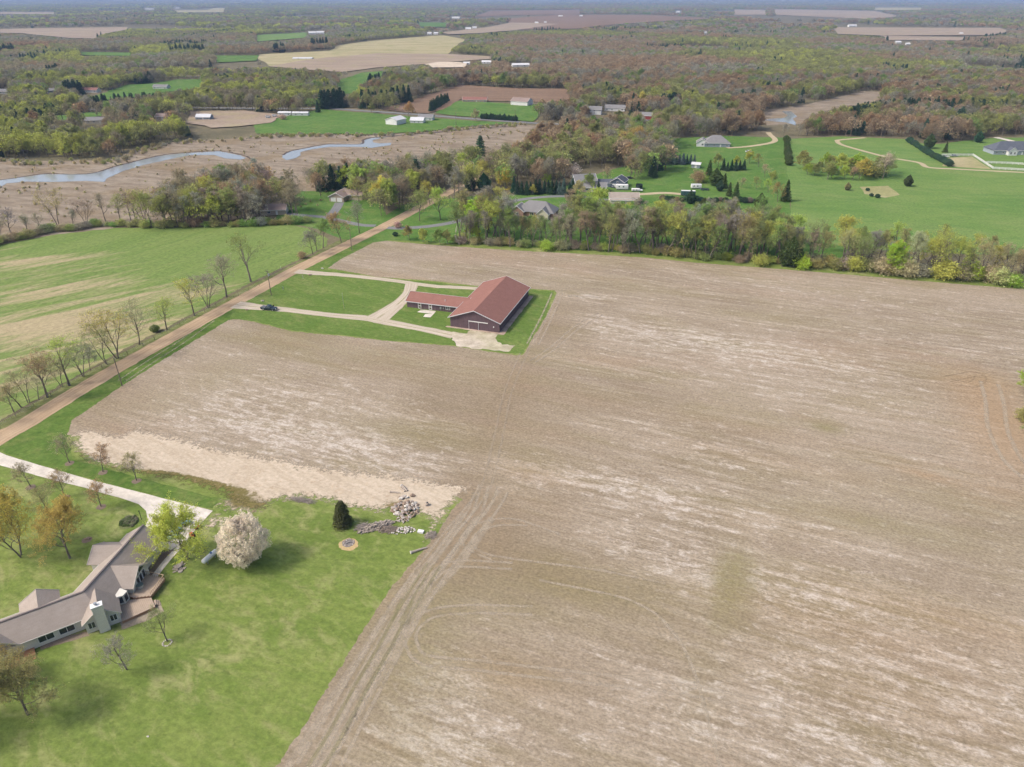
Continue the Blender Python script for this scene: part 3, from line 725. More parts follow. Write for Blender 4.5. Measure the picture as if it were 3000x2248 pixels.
far('creek', RIVER, 'water', 0.10, 'wide left reach of the grey creek in the reed marsh', 'water', 0.8, 2.0)
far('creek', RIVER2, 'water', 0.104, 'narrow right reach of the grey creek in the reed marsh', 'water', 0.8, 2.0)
rib('creek_bank', [(-150, 541), (0, 528), (58, 520), (129, 510), (237, 511), (288, 504), (339, 488), (464, 457), (529, 449), (641, 443), (712, 456), (740, 468)], [2.2, 1.6, 2.4, 1.8, 1.2], 'bank', 0.108, 'dark wet bank along the far side of the creek', 'bank', wob=0.8)
rib('creek_bank', [(828, 455), (852, 443), (892, 435), (960, 423), (1055, 423), (1065, 411), (1089, 404), (1136, 401), (1200, 394), (1270, 390), (1340, 380), (1430, 374), (1500, 372)], [2.0, 1.6, 2.6, 3.0, 3.0], 'bank', 0.112, 'dark wet bank and ditch at the right end of the creek', 'bank', wob=0.8)
far('marsh', [(2216, 356), (2250, 322), (2369, 305), (2420, 292), (2521, 268), (2616, 268), (2555, 302), (2453, 315), (2369, 342), (2352, 362), (2250, 368)], 'marsh', 0.06, 'small tan marsh between the woods at the right', 'marsh', 3)
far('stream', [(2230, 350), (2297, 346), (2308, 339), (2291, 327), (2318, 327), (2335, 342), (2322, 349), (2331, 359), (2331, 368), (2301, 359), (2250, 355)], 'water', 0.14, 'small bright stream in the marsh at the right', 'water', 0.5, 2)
YARDS = [(1000, 700), (1040, 660), (1120, 640), (1180, 600), (1420, 570), (1500, 572), (1650, 548), (1760, 505), (1900, 470), (1930, 408), (2120, 398), (2305, 404), (2318, 660), (2500, 720), (2450, 780), (1900, 745), (1500, 722), (1300, 712), (1150, 703), (1085, 712)]
far('house_yards', YARDS, 'yard', 0.035, 'green yards round the houses behind the tree belt', 'lawn', 1.5)
PASTURE = [(2306, 408), (2460, 400), (2650, 408), (2720, 425), (2900, 405), (3200, 400), (3400, 520), (3400, 790), (3000, 752), (2600, 735), (2310, 700), (2318, 600), (2303, 480)]
far('pasture', PASTURE, 'pasture', 0.045, 'broad green pasture at the right', 'pasture', 1.0)
far('ranch_lawn', [(800, 660), (830, 600), (880, 560), (980, 560), (1120, 600), (1135, 640), (1080, 675), (1000, 700), (930, 672), (880, 662)], 'yard', 0.040, 'dark green lawn round the two ranch houses', 'lawn', 1.2)
far('dry_patch', [(2589, 580), (2638, 572), (2603, 545), (2521, 548), (2531, 568)], 'olivefield', 0.06, 'dry patch in the pasture', 'dry grass', 1.0)
far('paddock', [(2779, 463), (2848, 459), (2903, 496), (2760, 487)], 'olivefield', 0.06, 'dry paddock beside the white fence', 'paddock', 0.8)
rib('dirt_track', [(2535, 404), (2500, 407), (2458, 411), (2453, 415), (2470, 426), (2555, 450), (2609, 463), (2691, 477), (2720, 491), (2800, 496), (2894, 501), (3000, 506), (3200, 517)], 3.6, 'dirt_track', 0.09, 'tan dirt track looping across the pasture', 'track')
rib('dirt_track', [(2130, 434), (2190, 430), (2250, 421), (2268, 415), (2270, 408), (2257, 396), (2250, 388)], 4.2, 'dirt_track', 0.09, 'tan track behind the grey hipped house', 'track')
rib('cross_road', CROSS, 7.0, 'asphalt', 0.16, 'grey paved road crossing behind the marsh', 'road')
rib('asphalt_drive', [(826, 625), (890, 632), (950, 637), (1010, 650), (1060, 660), (1100, 662)], 4.0, 'asphalt', 0.07, 'dark paved drive of the ranch houses', 'driveway')
rib('asphalt_drive', [(965, 636), (985, 612), (995, 594)], 5.0, 'asphalt', 0.074, 'paved drive spur up to the tan ranch garage', 'driveway')
rib('asphalt_drive', [(1135, 668), (1180, 669), (1270, 662), (1350, 645), (1420, 610), (1500, 590), (1600, 577), (1700, 577), (1790, 588)], 4.5, 'asphalt', 0.07, 'paved drive curving to the blue grey house', 'driveway')
rib('asphalt_drive', [(1536, 357), (1552, 345), (1558, 332), (1545, 320), (1525, 313)], 5.0, 'asphalt', 0.2, 'curved paved drive to the white shop building', 'driveway')
rib('gravel_lane', [(1870, 570), (1950, 566), (2000, 570)], 4.5, 'dirt_track', 0.08, 'short gravel lane beside the cream shed', 'driveway')
rib('concrete_drive', [(2917, 403), (2965, 415), (2945, 422), (2920, 430)], 5.5, 'concrete', 0.11, 'pale drive behind the slate roofed house', 'driveway')

FARFIELDS = [
 ('pinkfield', [(-60, 92), (0, 87), (120, 84), (375, 81), (375, 88), (300, 102), (280, 115), (200, 113), (60, 99), (-60, 97)], 'pale tan field at the upper left'),
 ('olivefield', [(750, 176), (760, 160), (960, 150), (1000, 132), (1110, 118), (1260, 107), (1300, 105), (1370, 118), (1330, 140), (1310, 160), (1100, 158), (960, 170), (880, 180), (800, 196)], 'large olive tan field on the rise'),
 ('pinkfield', [(800, 196), (880, 180), (960, 170), (1100, 158), (1310, 160), (1440, 166), (1440, 174), (1330, 182), (1250, 190), (1100, 200), (1000, 212), (920, 206)], 'pinkish tan field below the olive field'),
 ('yard', [(985, 255), (985, 240), (1060, 214), (1128, 209), (1128, 225), (1060, 250), (1062, 274), (1010, 276)], 'small green meadow among the far trees'),
 ('yard', [(750, 392), (745, 352), (850, 340), (940, 322), (1140, 338), (1500, 363), (1326, 376), (1225, 389), (1089, 394), (820, 394)], 'green meadow along the paved road'),
 ('yard', [(1272, 334), (1320, 297), (1400, 298), (1500, 306), (1562, 310), (1585, 340), (1560, 358), (1500, 353), (1350, 342)], 'green lawn of the white shop building'),
 ('plough', [(1116, 321), (1225, 290), (1300, 264), (1350, 250), (1500, 260), (1660, 262), (1672, 292), (1600, 302), (1560, 300), (1440, 298), (1350, 292), (1300, 322), (1250, 334), (1190, 331)], 'brown ploughed field behind the paved road'),
 ('yard', [(250, 292), (310, 272), (370, 250), (430, 247), (520, 235), (600, 233), (600, 255), (560, 264), (480, 272), (400, 287), (300, 296)], 'green lawns of the far left houses'),
 ('yard', [(235, 154), (390, 156), (395, 166), (235, 164)], 'thin green field at the upper left'),
 ('yard', [(620, 165), (760, 164), (760, 180), (640, 186)], 'small far green field'),
 ('yard', [(130, 345), (330, 325), (330, 338), (230, 352), (130, 362)], 'green strip behind the spruce row'),
 ('pinkfield', [(545, 362), (560, 328), (700, 326), (830, 338), (800, 362), (700, 372), (620, 377)], 'tan garden plots beside the paved road'),
 ('pinkfield', [(2440, 82), (2930, 84), (2960, 95), (2900, 106), (2600, 107), (2450, 102)], 'tan field at the upper right'),
 ('pinkfield', [(2580, 106), (2870, 112), (2800, 121), (2590, 119)], 'thin tan strip at the upper right'),
 ('pinkfield', [(2265, 28), (2560, 33), (2640, 50), (2540, 57), (2270, 45)], 'pale far field near the horizon at the right'),
 ('pinkfield', [(2150, 29), (2245, 31), (2245, 45), (2150, 45)], 'small pale far field near the horizon'),
 ('plough', [(1490, 56), (1640, 44), (1900, 46), (2100, 56), (1900, 66), (1750, 78), (1690, 86), (1490, 90)], 'mauve brown field in the distance'),
 ('plough', [(1440, 33), (1700, 30), (1700, 43), (1500, 46), (1380, 52)], 'rust brown field in the distance'),
 ('pinkfield', [(1430, 82), (1500, 68), (1640, 72), (1500, 92), (1400, 100), (1310, 104), (1290, 98)], 'tan field beyond the far farm'),
 ('pinkfield', [(-20, 37), (160, 36), (165, 43), (-20, 43)], 'thin pale field near the horizon at the left'),
 ('olivefield', [(510, 30), (660, 24), (660, 37), (520, 38)], 'thin far field near the horizon left of centre'),
 ('sand', [(1252, 192), (1290, 185), (1340, 185), (1372, 190), (1360, 200), (1270, 201)], 'bare sand pit in the middle distance'),
 ('yard', [(1225, 68), (1310, 69), (1310, 82), (1225, 80)], 'small green field by the far farm'),
 ('pasture', [(750, 105), (900, 97), (900, 112), (750, 125)], 'far green field beside white barns'),
 ('olivefield', [(2560, 20), (2700, 22), (2700, 30), (2560, 32)], 'pale green far field at the right'),
]
for i, (mt, px, lab) in enumerate(FARFIELDS):
    zz = 0.3 if min(p[1] for p in px) > 200 else (0.8 if min(p[1] for p in px) > 90 else 1.6)
    far('far_field', px, mt, zz + 0.05 * i, lab, 'field', 4.0 if zz < 0.5 else 12.0, 12.0 if zz < .5 else 60.0)
# ------------------------------------------------------------------ trees: shapes
def tubes(segs, n):
    """segs: array of (x0 y0 z0 x1 y1 z1 r0 r1) -> verts, tris"""
    S = np.asarray(segs, float)
    if len(S) == 0: return np.zeros((0, 3)), np.zeros((0, 3), int)
    p, q, r0, r1 = S[:, :3], S[:, 3:6], S[:, 6:7], S[:, 7:8]
    a = q - p; a /= np.linalg.norm(a, axis=1, keepdims=True) + 1e-9
    ref = np.where(np.abs(a[:, 2:3]) > 0.9, np.array([[1.0, 0, 0]]), np.array([[0, 0, 1.0]]))
    s = np.cross(a, ref); s /= np.linalg.norm(s, axis=1, keepdims=True) + 1e-9; t = np.cross(s, a)
    V = []
    for k in range(n):
        c, d = math.cos(k * math.tau / n), math.sin(k * math.tau / n)
        V.append(p + (s * c + t * d) * r0); V.append(q + (s * c + t * d) * r1)
    V = np.stack(V, 1).reshape(-1, 3)
    T = []
    for k in range(n):
        i0, i1, j0, j1 = 2 * k, 2 * k + 1, 2 * ((k + 1) % n), 2 * ((k + 1) % n) + 1
        T += [(i0, j0, j1), (i0, j1, i1)]
    T = (np.array(T)[None] + (np.arange(len(S)) * 2 * n)[:, None, None]).reshape(-1, 3)
    return V, T

def ribbons3(S, w, rng):
    """thin flat twigs, two triangles each"""
    S = np.asarray(S, float); p, q = S[:, :3], S[:, 3:6]
    s = np.cross(q - p, rng.normal(size=p.shape)); s /= np.linalg.norm(s, axis=1, keepdims=True) + 1e-9
    V = np.stack([p - s * w, p + s * w, q + s * w * 0.4, q - s * w * 0.4], 1).reshape(-1, 3)
    T = (np.array([(0, 1, 2), (0, 2, 3)])[None] + (np.arange(len(S)) * 4)[:, None, None]).reshape(-1, 3)
    return V, T

def leaves(C, size, rng, flat=0.0):
    n = len(C)
    a = rng.normal(size=(n, 3)); a[:, 2] *= (1 - flat); a /= np.linalg.norm(a, axis=1, keepdims=True) + 1e-9
    b = np.cross(a, rng.normal(size=(n, 3))); b /= np.linalg.norm(b, axis=1, keepdims=True) + 1e-9
    s = (size * rng.uniform(0.6, 1.4, (n, 1)))
    V = np.stack([C - a * s * 0.6 - b * s * 0.45, C - a * s * 0.6 + b * s * 0.45, C + a * s * 0.7], 1).reshape(-1, 3)
    T = np.arange(3 * n).reshape(-1, 3)
    return V, T, np.repeat(rng.uniform(0, 1, n), 3)

def skeleton(rng, H, fork, n1, ang1, spread, stems=1, lvl=4, kids=5, up=0.25):
    """recursive limbs. returns wood segments by level and twig ends"""
    out = {0: [], 1: [], 2: [], 3: [], 4: []}
    def grow(p, d, L, r, lv, last):
        k = 4 if lv < 2 else (3 if lv == 2 else 2)
        pts = [p]; dirs = [d]
        for i in range(k):
            jit = rng.normal(size=3) * (0.10 if lv == 0 else 0.20)
            d = d + jit + np.array([0, 0, up * (0.5 if lv < 3 else 0.2)]) * (0.0 if lv == 0 else 1)
            d /= np.linalg.norm(d)
            p2 = pts[-1] + d * L / k
            ra = r * (1 - 0.75 * i / k); rb = r * (1 - 0.75 * (i + 1) / k)
            out[lv].append((*pts[-1], *p2, ra, rb))
            pts.append(p2); dirs.append(d)
        if lv >= last: return
        nk = n1 if lv == 0 else (kids if lv < 3 else 4)
        for j in range(nk):
            t = (fork + (1 - fork) * (j + 0.6) / nk) if lv == 0 else 0.30 + 0.70 * (j + rng.uniform(0.2, 1)) / nk
            t = min(t, 0.999); i = int(t * k); f = t * k - i
            q = pts[i] * (1 - f) + pts[i + 1] * f; dd = dirs[i + 1]
            ang = (ang1 * rng.uniform(0.75, 1.25)) if lv == 0 else rng.uniform(0.45, 0.95)
            if lv == 0: ang *= (1.15 - 0.55 * (t - fork) / (1 - fork + 1e-6))
            az = j * 2.39996 + rng.uniform(-0.5, 0.5)
            e1 = np.cross(dd, [0.3, 0.2, 0.9] if abs(dd[2]) < 0.8 else [1, 0, 0]); e1 /= np.linalg.norm(e1); e2 = np.cross(dd, e1)
            nd = dd * math.cos(ang) + (e1 * math.cos(az) + e2 * math.sin(az)) * math.sin(ang)
            l2 = (spread * (1.05 - 0.45 * (t - fork) / (1 - fork + 1e-6)) if lv == 0 else L * rng.uniform(0.42, 0.62)) * rng.uniform(0.85, 1.12)
            grow(q, nd, l2, max(r * (1 - 0.7 * t) * (0.62 if lv == 0 else 0.55), 0.012), lv + 1, last)
    for s in range(stems):
        if stems == 1: d = np.array([rng.normal() * 0.04, rng.normal() * 0.04, 1.0]); base = np.zeros(3)
        else:
            az = s * math.tau / stems + rng.uniform(-0.3, 0.3); lean = rng.uniform(0.12, 0.3)
            d = np.array([math.cos(az) * lean, math.sin(az) * lean, 1.0]); base = np.array([math.cos(az), math.sin(az), 0]) * 0.3
        d /= np.linalg.norm(d)
        grow(base, d, H * 0.80 * rng.uniform(0.88, 1.0), H * 0.0165 * (1.0 if stems == 1 else 0.75), 0, lvl)
    return out

def make_tree(name, seed, H, fork=0.3, n1=10, ang1=0.75, spread=None, stems=1, nleaf=4000, leaf=0.16, kids=5, leafy_in=0.0, twig_w=0.022, up=0.25, droop=False, lvl=4):
    rng = np.random.default_rng(seed)
    spread = spread or H * 0.36
    S = skeleton(rng, H, fork, n1, ang1, spread, stems, lvl, kids, up)
    V0, T0 = tubes(S[0], 7); V1, T1 = tubes(S[1] + S[2], 4)
    Vt = np.vstack([V0, V1]); Tt = np.vstack([T0, T1 + len(V0)])
    V3, T3 = tubes(S[3], 3)
    parts_v = [V3]; parts_t = [T3]; midx = [np.zeros(len(T3), int)]; rnd = [np.full(len(V3), 0.5)]
    n = len(V3)
    tw = np.array(S[4]) if len(S[4]) else np.array(S[3])
    if len(S[4]):
        V4, T4 = ribbons3(tw, twig_w, rng)
        parts_v.append(V4); parts_t.append(T4 + n); midx.append(np.zeros(len(T4), int)); rnd.append(np.full(len(V4), 0.5)); n += len(V4)
    if nleaf:
        pick = rng.integers(0, len(tw), nleaf); f = rng.uniform(0.1, 1.15, (nleaf, 1))
        C = tw[pick, :3] * (1 - f) + tw[pick, 3:6] * f + rng.normal(size=(nleaf, 3)) * 0.16
        if leafy_in:
            m = int(nleaf * leafy_in); src = np.array(S[3]); pk = rng.integers(0, len(src), m); g = rng.uniform(0, 1, (m, 1))
            C[:m] = src[pk, :3] * (1 - g) + src[pk, 3:6] * g + rng.normal(size=(m, 3)) * 0.2
        if droop:
            k = rng.uniform(0, 1, nleaf) ** 0.7; C[:, 2] -= k * H * 0.30; C[:, 2] = np.maximum(C[:, 2], 0.5)
        VL, TL, rl = leaves(C, leaf, rng)
        # clumps read lighter and darker
        cl = np.array([mnoise.noise(Vector((c[0] * 0.6, c[1] * 0.6, c[2] * 0.6 + seed))) for c in C[::1]]) * 0.45
        rl = np.clip(rl * 0.6 + 0.2 + np.repeat(cl, 3), 0, 1)
        parts_v.append(VL); parts_t.append(TL + n); midx.append(np.ones(len(TL), int)); rnd.append(rl)
    Vc = np.vstack(parts_v); Tc = np.vstack(parts_t)
    # keep the stated height
    zmax = max(np.percentile(Vc[:, 2], 99.7), 0.1); k = H / zmax
    trunk = np_mesh(name + '_trunk', Vt * k, Tt, [M['bark']], smooth=True)
    crown = np_mesh(name + '_crown', Vc * k, Tc, [M['twig'], M['leaf']], np.concatenate(midx), np.concatenate(rnd))
    return {'trunk': trunk, 'crown': crown, 'H': H}

def make_spruce(name, seed, H, R, whorls=20, per=10, nn=16, size=0.34, low=0.06, power=0.85):
    rng = np.random.default_rng(seed)
    V0, T0 = tubes([(0, 0, 0, 0, 0, H * 0.97, H * 0.016, 0.015)], 6)
    segs = []; C = []; O = []
    for w in range(whorls):
        f = (w + rng.uniform(0, 0.6)) / whorls; z = H * (low + (1 - low) * f); L = R * (1 - f) ** power + 0.12
        for j in range(per):
            az = j * math.tau / per + w * 1.1 + rng.uniform(-0.25, 0.25); l = L * rng.uniform(0.78, 1.12)
            tip = np.array([math.cos(az) * l, math.sin(az) * l, z - l * 0.22 + rng.uniform(-.1, .1)])
            segs.append((0, 0, z, *tip, 0.03, 0.008))
            k = max(4, int(nn * (0.35 + l / R))); t = rng.uniform(0.25, 1.05, (k, 1))
            base = np.array([0, 0, z]) * (1 - t) + tip * t
            side = np.array([-math.sin(az), math.cos(az), 0.0])
            c = base + side * rng.normal(size=(k, 1)) * l * 0.16 + np.array([0, 0, -1]) * np.abs(rng.normal(size=(k, 1))) * 0.10 * (1 + l * .3)
            C.append(c)
    C = np.vstack(C)
    VL, TL, rl = leaves(C, size, rng, 0.35)
    out = np.hypot(C[:, 0], C[:, 1]) / (R + 1e-6)
    V1, T1 = tubes(segs, 3)
    nk = 9
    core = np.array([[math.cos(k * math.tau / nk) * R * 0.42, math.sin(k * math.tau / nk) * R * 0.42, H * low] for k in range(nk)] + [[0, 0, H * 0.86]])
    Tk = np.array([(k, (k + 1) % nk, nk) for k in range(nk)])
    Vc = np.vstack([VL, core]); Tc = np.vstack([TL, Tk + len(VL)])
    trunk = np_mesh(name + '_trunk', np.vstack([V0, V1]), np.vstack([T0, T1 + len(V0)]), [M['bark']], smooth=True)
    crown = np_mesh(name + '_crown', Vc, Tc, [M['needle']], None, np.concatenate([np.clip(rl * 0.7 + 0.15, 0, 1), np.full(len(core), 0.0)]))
    return {'trunk': trunk, 'crown': crown, 'H': H}

def make_round(name, seed, H, R, nleaf=9000, leaf=0.22, zc=0.55, shape=0.0, low=0.12, bumps=0.22, mat='leaf', fill=0.45, stems=5, gaps=False):
    """a close rounded crown (shrub, flowering tree): leaf clumps through the volume with lobed outline"""
    rng = np.random.default_rng(seed)
    segs = []
    for s in range(stems):
        az = s * math.tau / stems + rng.uniform(-.4, .4); p = np.array([0, 0, 0.0]); d = np.array([math.cos(az) * 0.45, math.sin(az) * 0.45, 1.0]) * rng.uniform(.8, 1)
        for i in range(4):
            q = p + d * H * 0.21 + rng.normal(size=3) * 0.05 * H * 0.4; segs.append((*p, *q, H * 0.016 * (1 - i * .22), H * 0.016 * (1 - (i + 1) * .22))); p = q
    if H > 5: segs.append((0, 0, 0, 0, 0, H * 0.4, H * 0.022, H * 0.018))
    V0, T0 = tubes(segs, 5)
    dirs = rng.normal(size=(nleaf, 3)); dirs /= np.linalg.norm(dirs, axis=1, keepdims=True)
    rr = np.where(rng.uniform(size=nleaf) < fill, rng.uniform(0.2, 1, nleaf) ** 0.5, rng.uniform(0.88, 1.04, nleaf))
    lob = np.array([mnoise.fractal(Vector((d[0] * 2.6, d[1] * 2.6, d[2] * 2.6 + seed)), 1.0, 2.0, 3) for d in dirs])
    rr = rr * (1 + bumps * lob)
    hz = H * (1 - low) / 2
    z = dirs[:, 2]; wide = np.where(z > 0, 1 - shape * z, 1 - 0.25 * z * z)
    C = np.stack([dirs[:, 0] * R * wide * rr, dirs[:, 1] * R * wide * rr, H * low + hz + z * hz * rr], 1)
    if gaps:      # hollows between the blossom sprays
        hi = np.array([mnoise.noise(Vector((c[0] * 1.15, c[1] * 1.15, c[2] * 0.8 + seed))) for c in C])
        hi2 = np.array([mnoise.noise(Vector((c[0] * 2.6, c[1] * 2.6, c[2] * 2.2 + seed))) for c in C])
        keep = (hi + hi2 * .6 > -0.10) | (np.linalg.norm(C[:, :2], axis=1) < R * .35); C = C[keep]; lob = lob[keep] * .4 + hi[keep] * .7 + hi2[keep] * .6
    VL, TL, rl = leaves(C, leaf, rng)
    rl = np.clip(rl * 0.6 + 0.2 + np.repeat(lob, 3) * 0.5, 0, 1)
    trunk = np_mesh(name + '_trunk', V0, T0, [M['bark']], smooth=True)
    crown = np_mesh(name + '_crown', VL, TL, [M[mat]], None, rl)
    return {'trunk': trunk, 'crown': crown, 'H': H}

PROTO = {}
for i in range(4): PROTO['bare%d' % i] = make_tree('bare_tree', 10 + i, 18, 0.34, 11, 0.62, 6.4, 1, 3600, 0.17, 5)
for i in range(4): PROTO['bud%d' % i] = make_tree('budding_tree', 30 + i, 17, 0.26, 12, 0.80, 6.8, 1, 6000, 0.22, 5)
for i in range(2): PROTO['full%d' % i] = make_tree('leafing_tree', 50 + i, 15, 0.20, 13, 0.85, 6.0, 1, 12000, 0.28, 5, 0.35)
for i in range(2): PROTO['vase%d' % i] = make_tree('vase_tree', 60 + i, 15, 0.30, 6, 0.55, 6.0, 2 + i, 2800, 0.16, 5)
for i in range(2): PROTO['row%d' % i] = make_tree('row_tree', 64 + i, 17, 0.32, 9, 0.72, 6.8, 1, 6500, 0.19, 5)
for i in range(2): PROTO['young%d' % i] = make_tree('young_tree', 70 + i, 7, 0.24, 10, 0.75, 2.7, 1, 1800, 0.13, 4, 0, 0.016)
for i in range(4): PROTO['slim%d' % i] = make_tree('slim_tree', 120 + i, 19, 0.40, 11, 0.52, 4.6, 1, 4200, 0.17, 5, 0, 0.020)
for i in range(2): PROTO['road%d' % i] = make_tree('road_tree', 130 + i, 16, 0.28, 8, 0.62, 6.2, 1, 2800, 0.15, 5, 0, 0.018)
PROTO['willow'] = make_tree('willow_tree', 77, 14, 0.25, 11, 0.9, 6.2, 1, 11000, 0.24, 5, 0.2, 0.02, 0.2, True)
PROTO['snag'] = make_tree('snag', 79, 16, 0.35, 9, 0.5, 4.5, 1, 0, 0.1, 4)
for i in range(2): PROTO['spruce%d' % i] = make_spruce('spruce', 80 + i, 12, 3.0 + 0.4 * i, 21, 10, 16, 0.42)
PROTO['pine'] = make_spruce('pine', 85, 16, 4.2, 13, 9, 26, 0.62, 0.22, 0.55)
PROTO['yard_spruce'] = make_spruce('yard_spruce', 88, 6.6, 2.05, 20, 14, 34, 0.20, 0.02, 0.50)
PROTO['cedar'] = make_round('cedar', 90, 5.0, 2.0, 5200, 0.26, 0.5, 0.75, 0.02, 0.18, 'needle', 0.4)
for i in range(3): PROTO['shrub%d' % i] = make_round('shrub', 95 + i, 4.0, 2.5, 3200, 0.20, 0.5, 0.10, 0.0, 0.75, 'leaf', 0.85)
PROTO['bush'] = make_round('bush', 99, 3.0, 2.0, 2600, 0.22, 0.5, 0.2, 0.02, 0.2, 'needle', 0.4)
PROTO['pear'] = make_round('pear', 101, 11.2, 4.7, 46000, 0.17, 0.5, 0.22, 0.06, 0.28, 'leaf', 0.35, 5, True)
PROTO['big_near'] = make_tree('big_near_tree', 103, 14.5, 0.14, 14, 0.95, 7.2, 1, 26000, 0.18, 6, 0.3, 0.016)
PROTO['near0'] = make_tree('near_tree', 105, 15, 0.22, 13, 0.75, 6.2, 1, 21000, 0.15, 6, 0.1, 0.015)
PROTO['near1'] = make_tree('near_tree', 107, 13, 0.18, 12, 0.7, 4.6, 2, 14000, 0.15, 6, 0.1, 0.015)
PROTO['near_sparse'] = make_tree('near_sparse_tree', 109, 9, 0.22, 10, 0.8, 3.4, 1, 2600, 0.11, 5, 0, 0.014)

TINT = {
 'yellow': (0.228, 0.240, 0.058), 'lime': (0.185, 0.235, 0.038), 'olive': (0.160, 0.166, 0.062), 'brown': (0.172, 0.150, 0.094), 'red': (0.200, 0.138, 0.080),
 'grey': (0.170, 0.162, 0.125), 'green': (0.120, 0.168, 0.048), 'orange': (0.225, 0.175, 0.065), 'spruce': (0.026, 0.050, 0.028), 'pine': (0.034, 0.062, 0.038), 'cedar': (0.045, 0.060, 0.022),
 'white': (0.66, 0.63, 0.50), 'blush': (0.42, 0.34, 0.28), 'bluespruce': (0.07, 0.10, 0.09), 'tan': (0.240, 0.225, 0.120), 'yellowgreen': (0.285, 0.275, 0.06), 'russet': (0.195, 0.148, 0.095), 'pink': (0.28, 0.175, 0.17), 'tanbud': (0.200, 0.168, 0.095),
}
for _k in TINT:
    _f = 1.6 if _k in ('spruce', 'pine', 'cedar', 'bluespruce') else (1.0 if _k in ('white', 'blush', 'pink') else 1.25)
    TINT[_k] = tuple(min(0.9, c * _f) for c in TINT[_k])
TINT['white'] = (0.47, 0.435, 0.315)
TREES = []
def tree(name, proto, xy, H, tint, label, cat='tree', group=None, rz=None, wide=1.0, z=0.0):
    P = PROTO[proto]; s = H / P['H']
    t = TINT[tint] if isinstance(tint, str) else tint
    t = tuple(c * random.uniform(0.88, 1.12) for c in t)
    o = empty(name, (xy[0], xy[1], z), random.uniform(0, math.tau) if rz is None else rz, label, cat, group)
    o.scale = (s * wide, s * wide, s)
    tr = link('trunk', P['trunk'], o); cr = link('crown', P['crown'], o); cr['tint'] = t
    TREES.append(o)
    return o
def tree_px(name, proto, x, y, H, tint, label, **kw): return tree(name, proto, G(x, y), H, tint, label, **kw)

# ------------------------------------------------------------------ trees: the yard in front
tree_px('pear_tree', 'pear', 726, 1648, 11.2, 'white', 'round pear tree covered in white blossom', cat='tree', rz=0.4)
tree_px('shade_tree', 'big_near', 552, 1638, 14.0, 'yellowgreen', 'spreading yellow green tree over the concrete pad beside the white tank', rz=1.2)
tree_px('budding_tree', 'near0', 205, 1636, 14.0, (0.34, 0.235, 0.085), 'orange budding tree on the lawn left of the house roof', rz=0.3)
tree_px('budding_tree', 'near1', 62, 1630, 15.5, (0.32, 0.29, 0.075), 'tall yellow budding tree with several stems at the left edge', rz=2.0)
tree_px('budding_tree', 'near_sparse', 155, 1520, 9.0, 'tanbud', 'thin brown budding tree behind the orange one', rz=1.0)
tree_px('small_tree', 'near_sparse', 490, 1880, 7.6, 'olive', 'small sparse tree in a pale stone ring near the deck steps', rz=0.2)
tree_px('small_tree', 'near_sparse', 372, 1962, 8.4, 'grey', 'small pale almost leafless tree on the lower lawn', rz=2.4)
tree_px('budding_tree', 'near0', 82, 2094, 13.5, (0.25, 0.185, 0.095), 'large brown budding tree at the lower left corner', rz=4.0)
tree_px('budding_tree', 'near0', -10, 2005, 9.0, 'orange', 'tan budding tree covering the left end of the house', rz=5.0)
tree_px('budding_tree', 'near0', -190, 2180, 15.0, 'brown', 'brown budding tree just outside the lower left corner', rz=1.5)
tree_px('yard_spruce', 'yard_spruce', 1005, 1538, 6.6, (0.085, 0.098, 0.040), 'dark green cone shaped spruce on the lawn beside the straw strip')
for i, (x, y, h, tn, w) in enumerate([(90, 1426, 7.6, 'tanbud', 'leftmost young maple below the concrete drive'), (191, 1456, 7.6, 'red', 'middle young maple below the concrete drive'), (296, 1484, 7.8, 'red', 'young maple in a red mulch ring below the drive bend'),
        (204, 1356, 8.2, 'brown', 'leftmost young maple above the concrete drive'), (302, 1383, 8.0, 'tanbud', 'middle young maple above the concrete drive'), (400, 1408, 8.0, 'tanbud', 'rightmost young maple above the concrete drive')]):
    tree_px('young_maple', 'young%d' % (i % 2), x, y, h, tn, w, group='young maples along the concrete drive')
    ring = MB().disc((0, 0), 1.05, 20, None, 0.0, 0.12, i)
    ring.build('mulch_ring', M['mulch'], None, (*G(x, y + 2), 0.047)); tag(COL.objects[-1], 'mulch ring under the ' + w, 'mulch', 'mulch rings under the young maples')

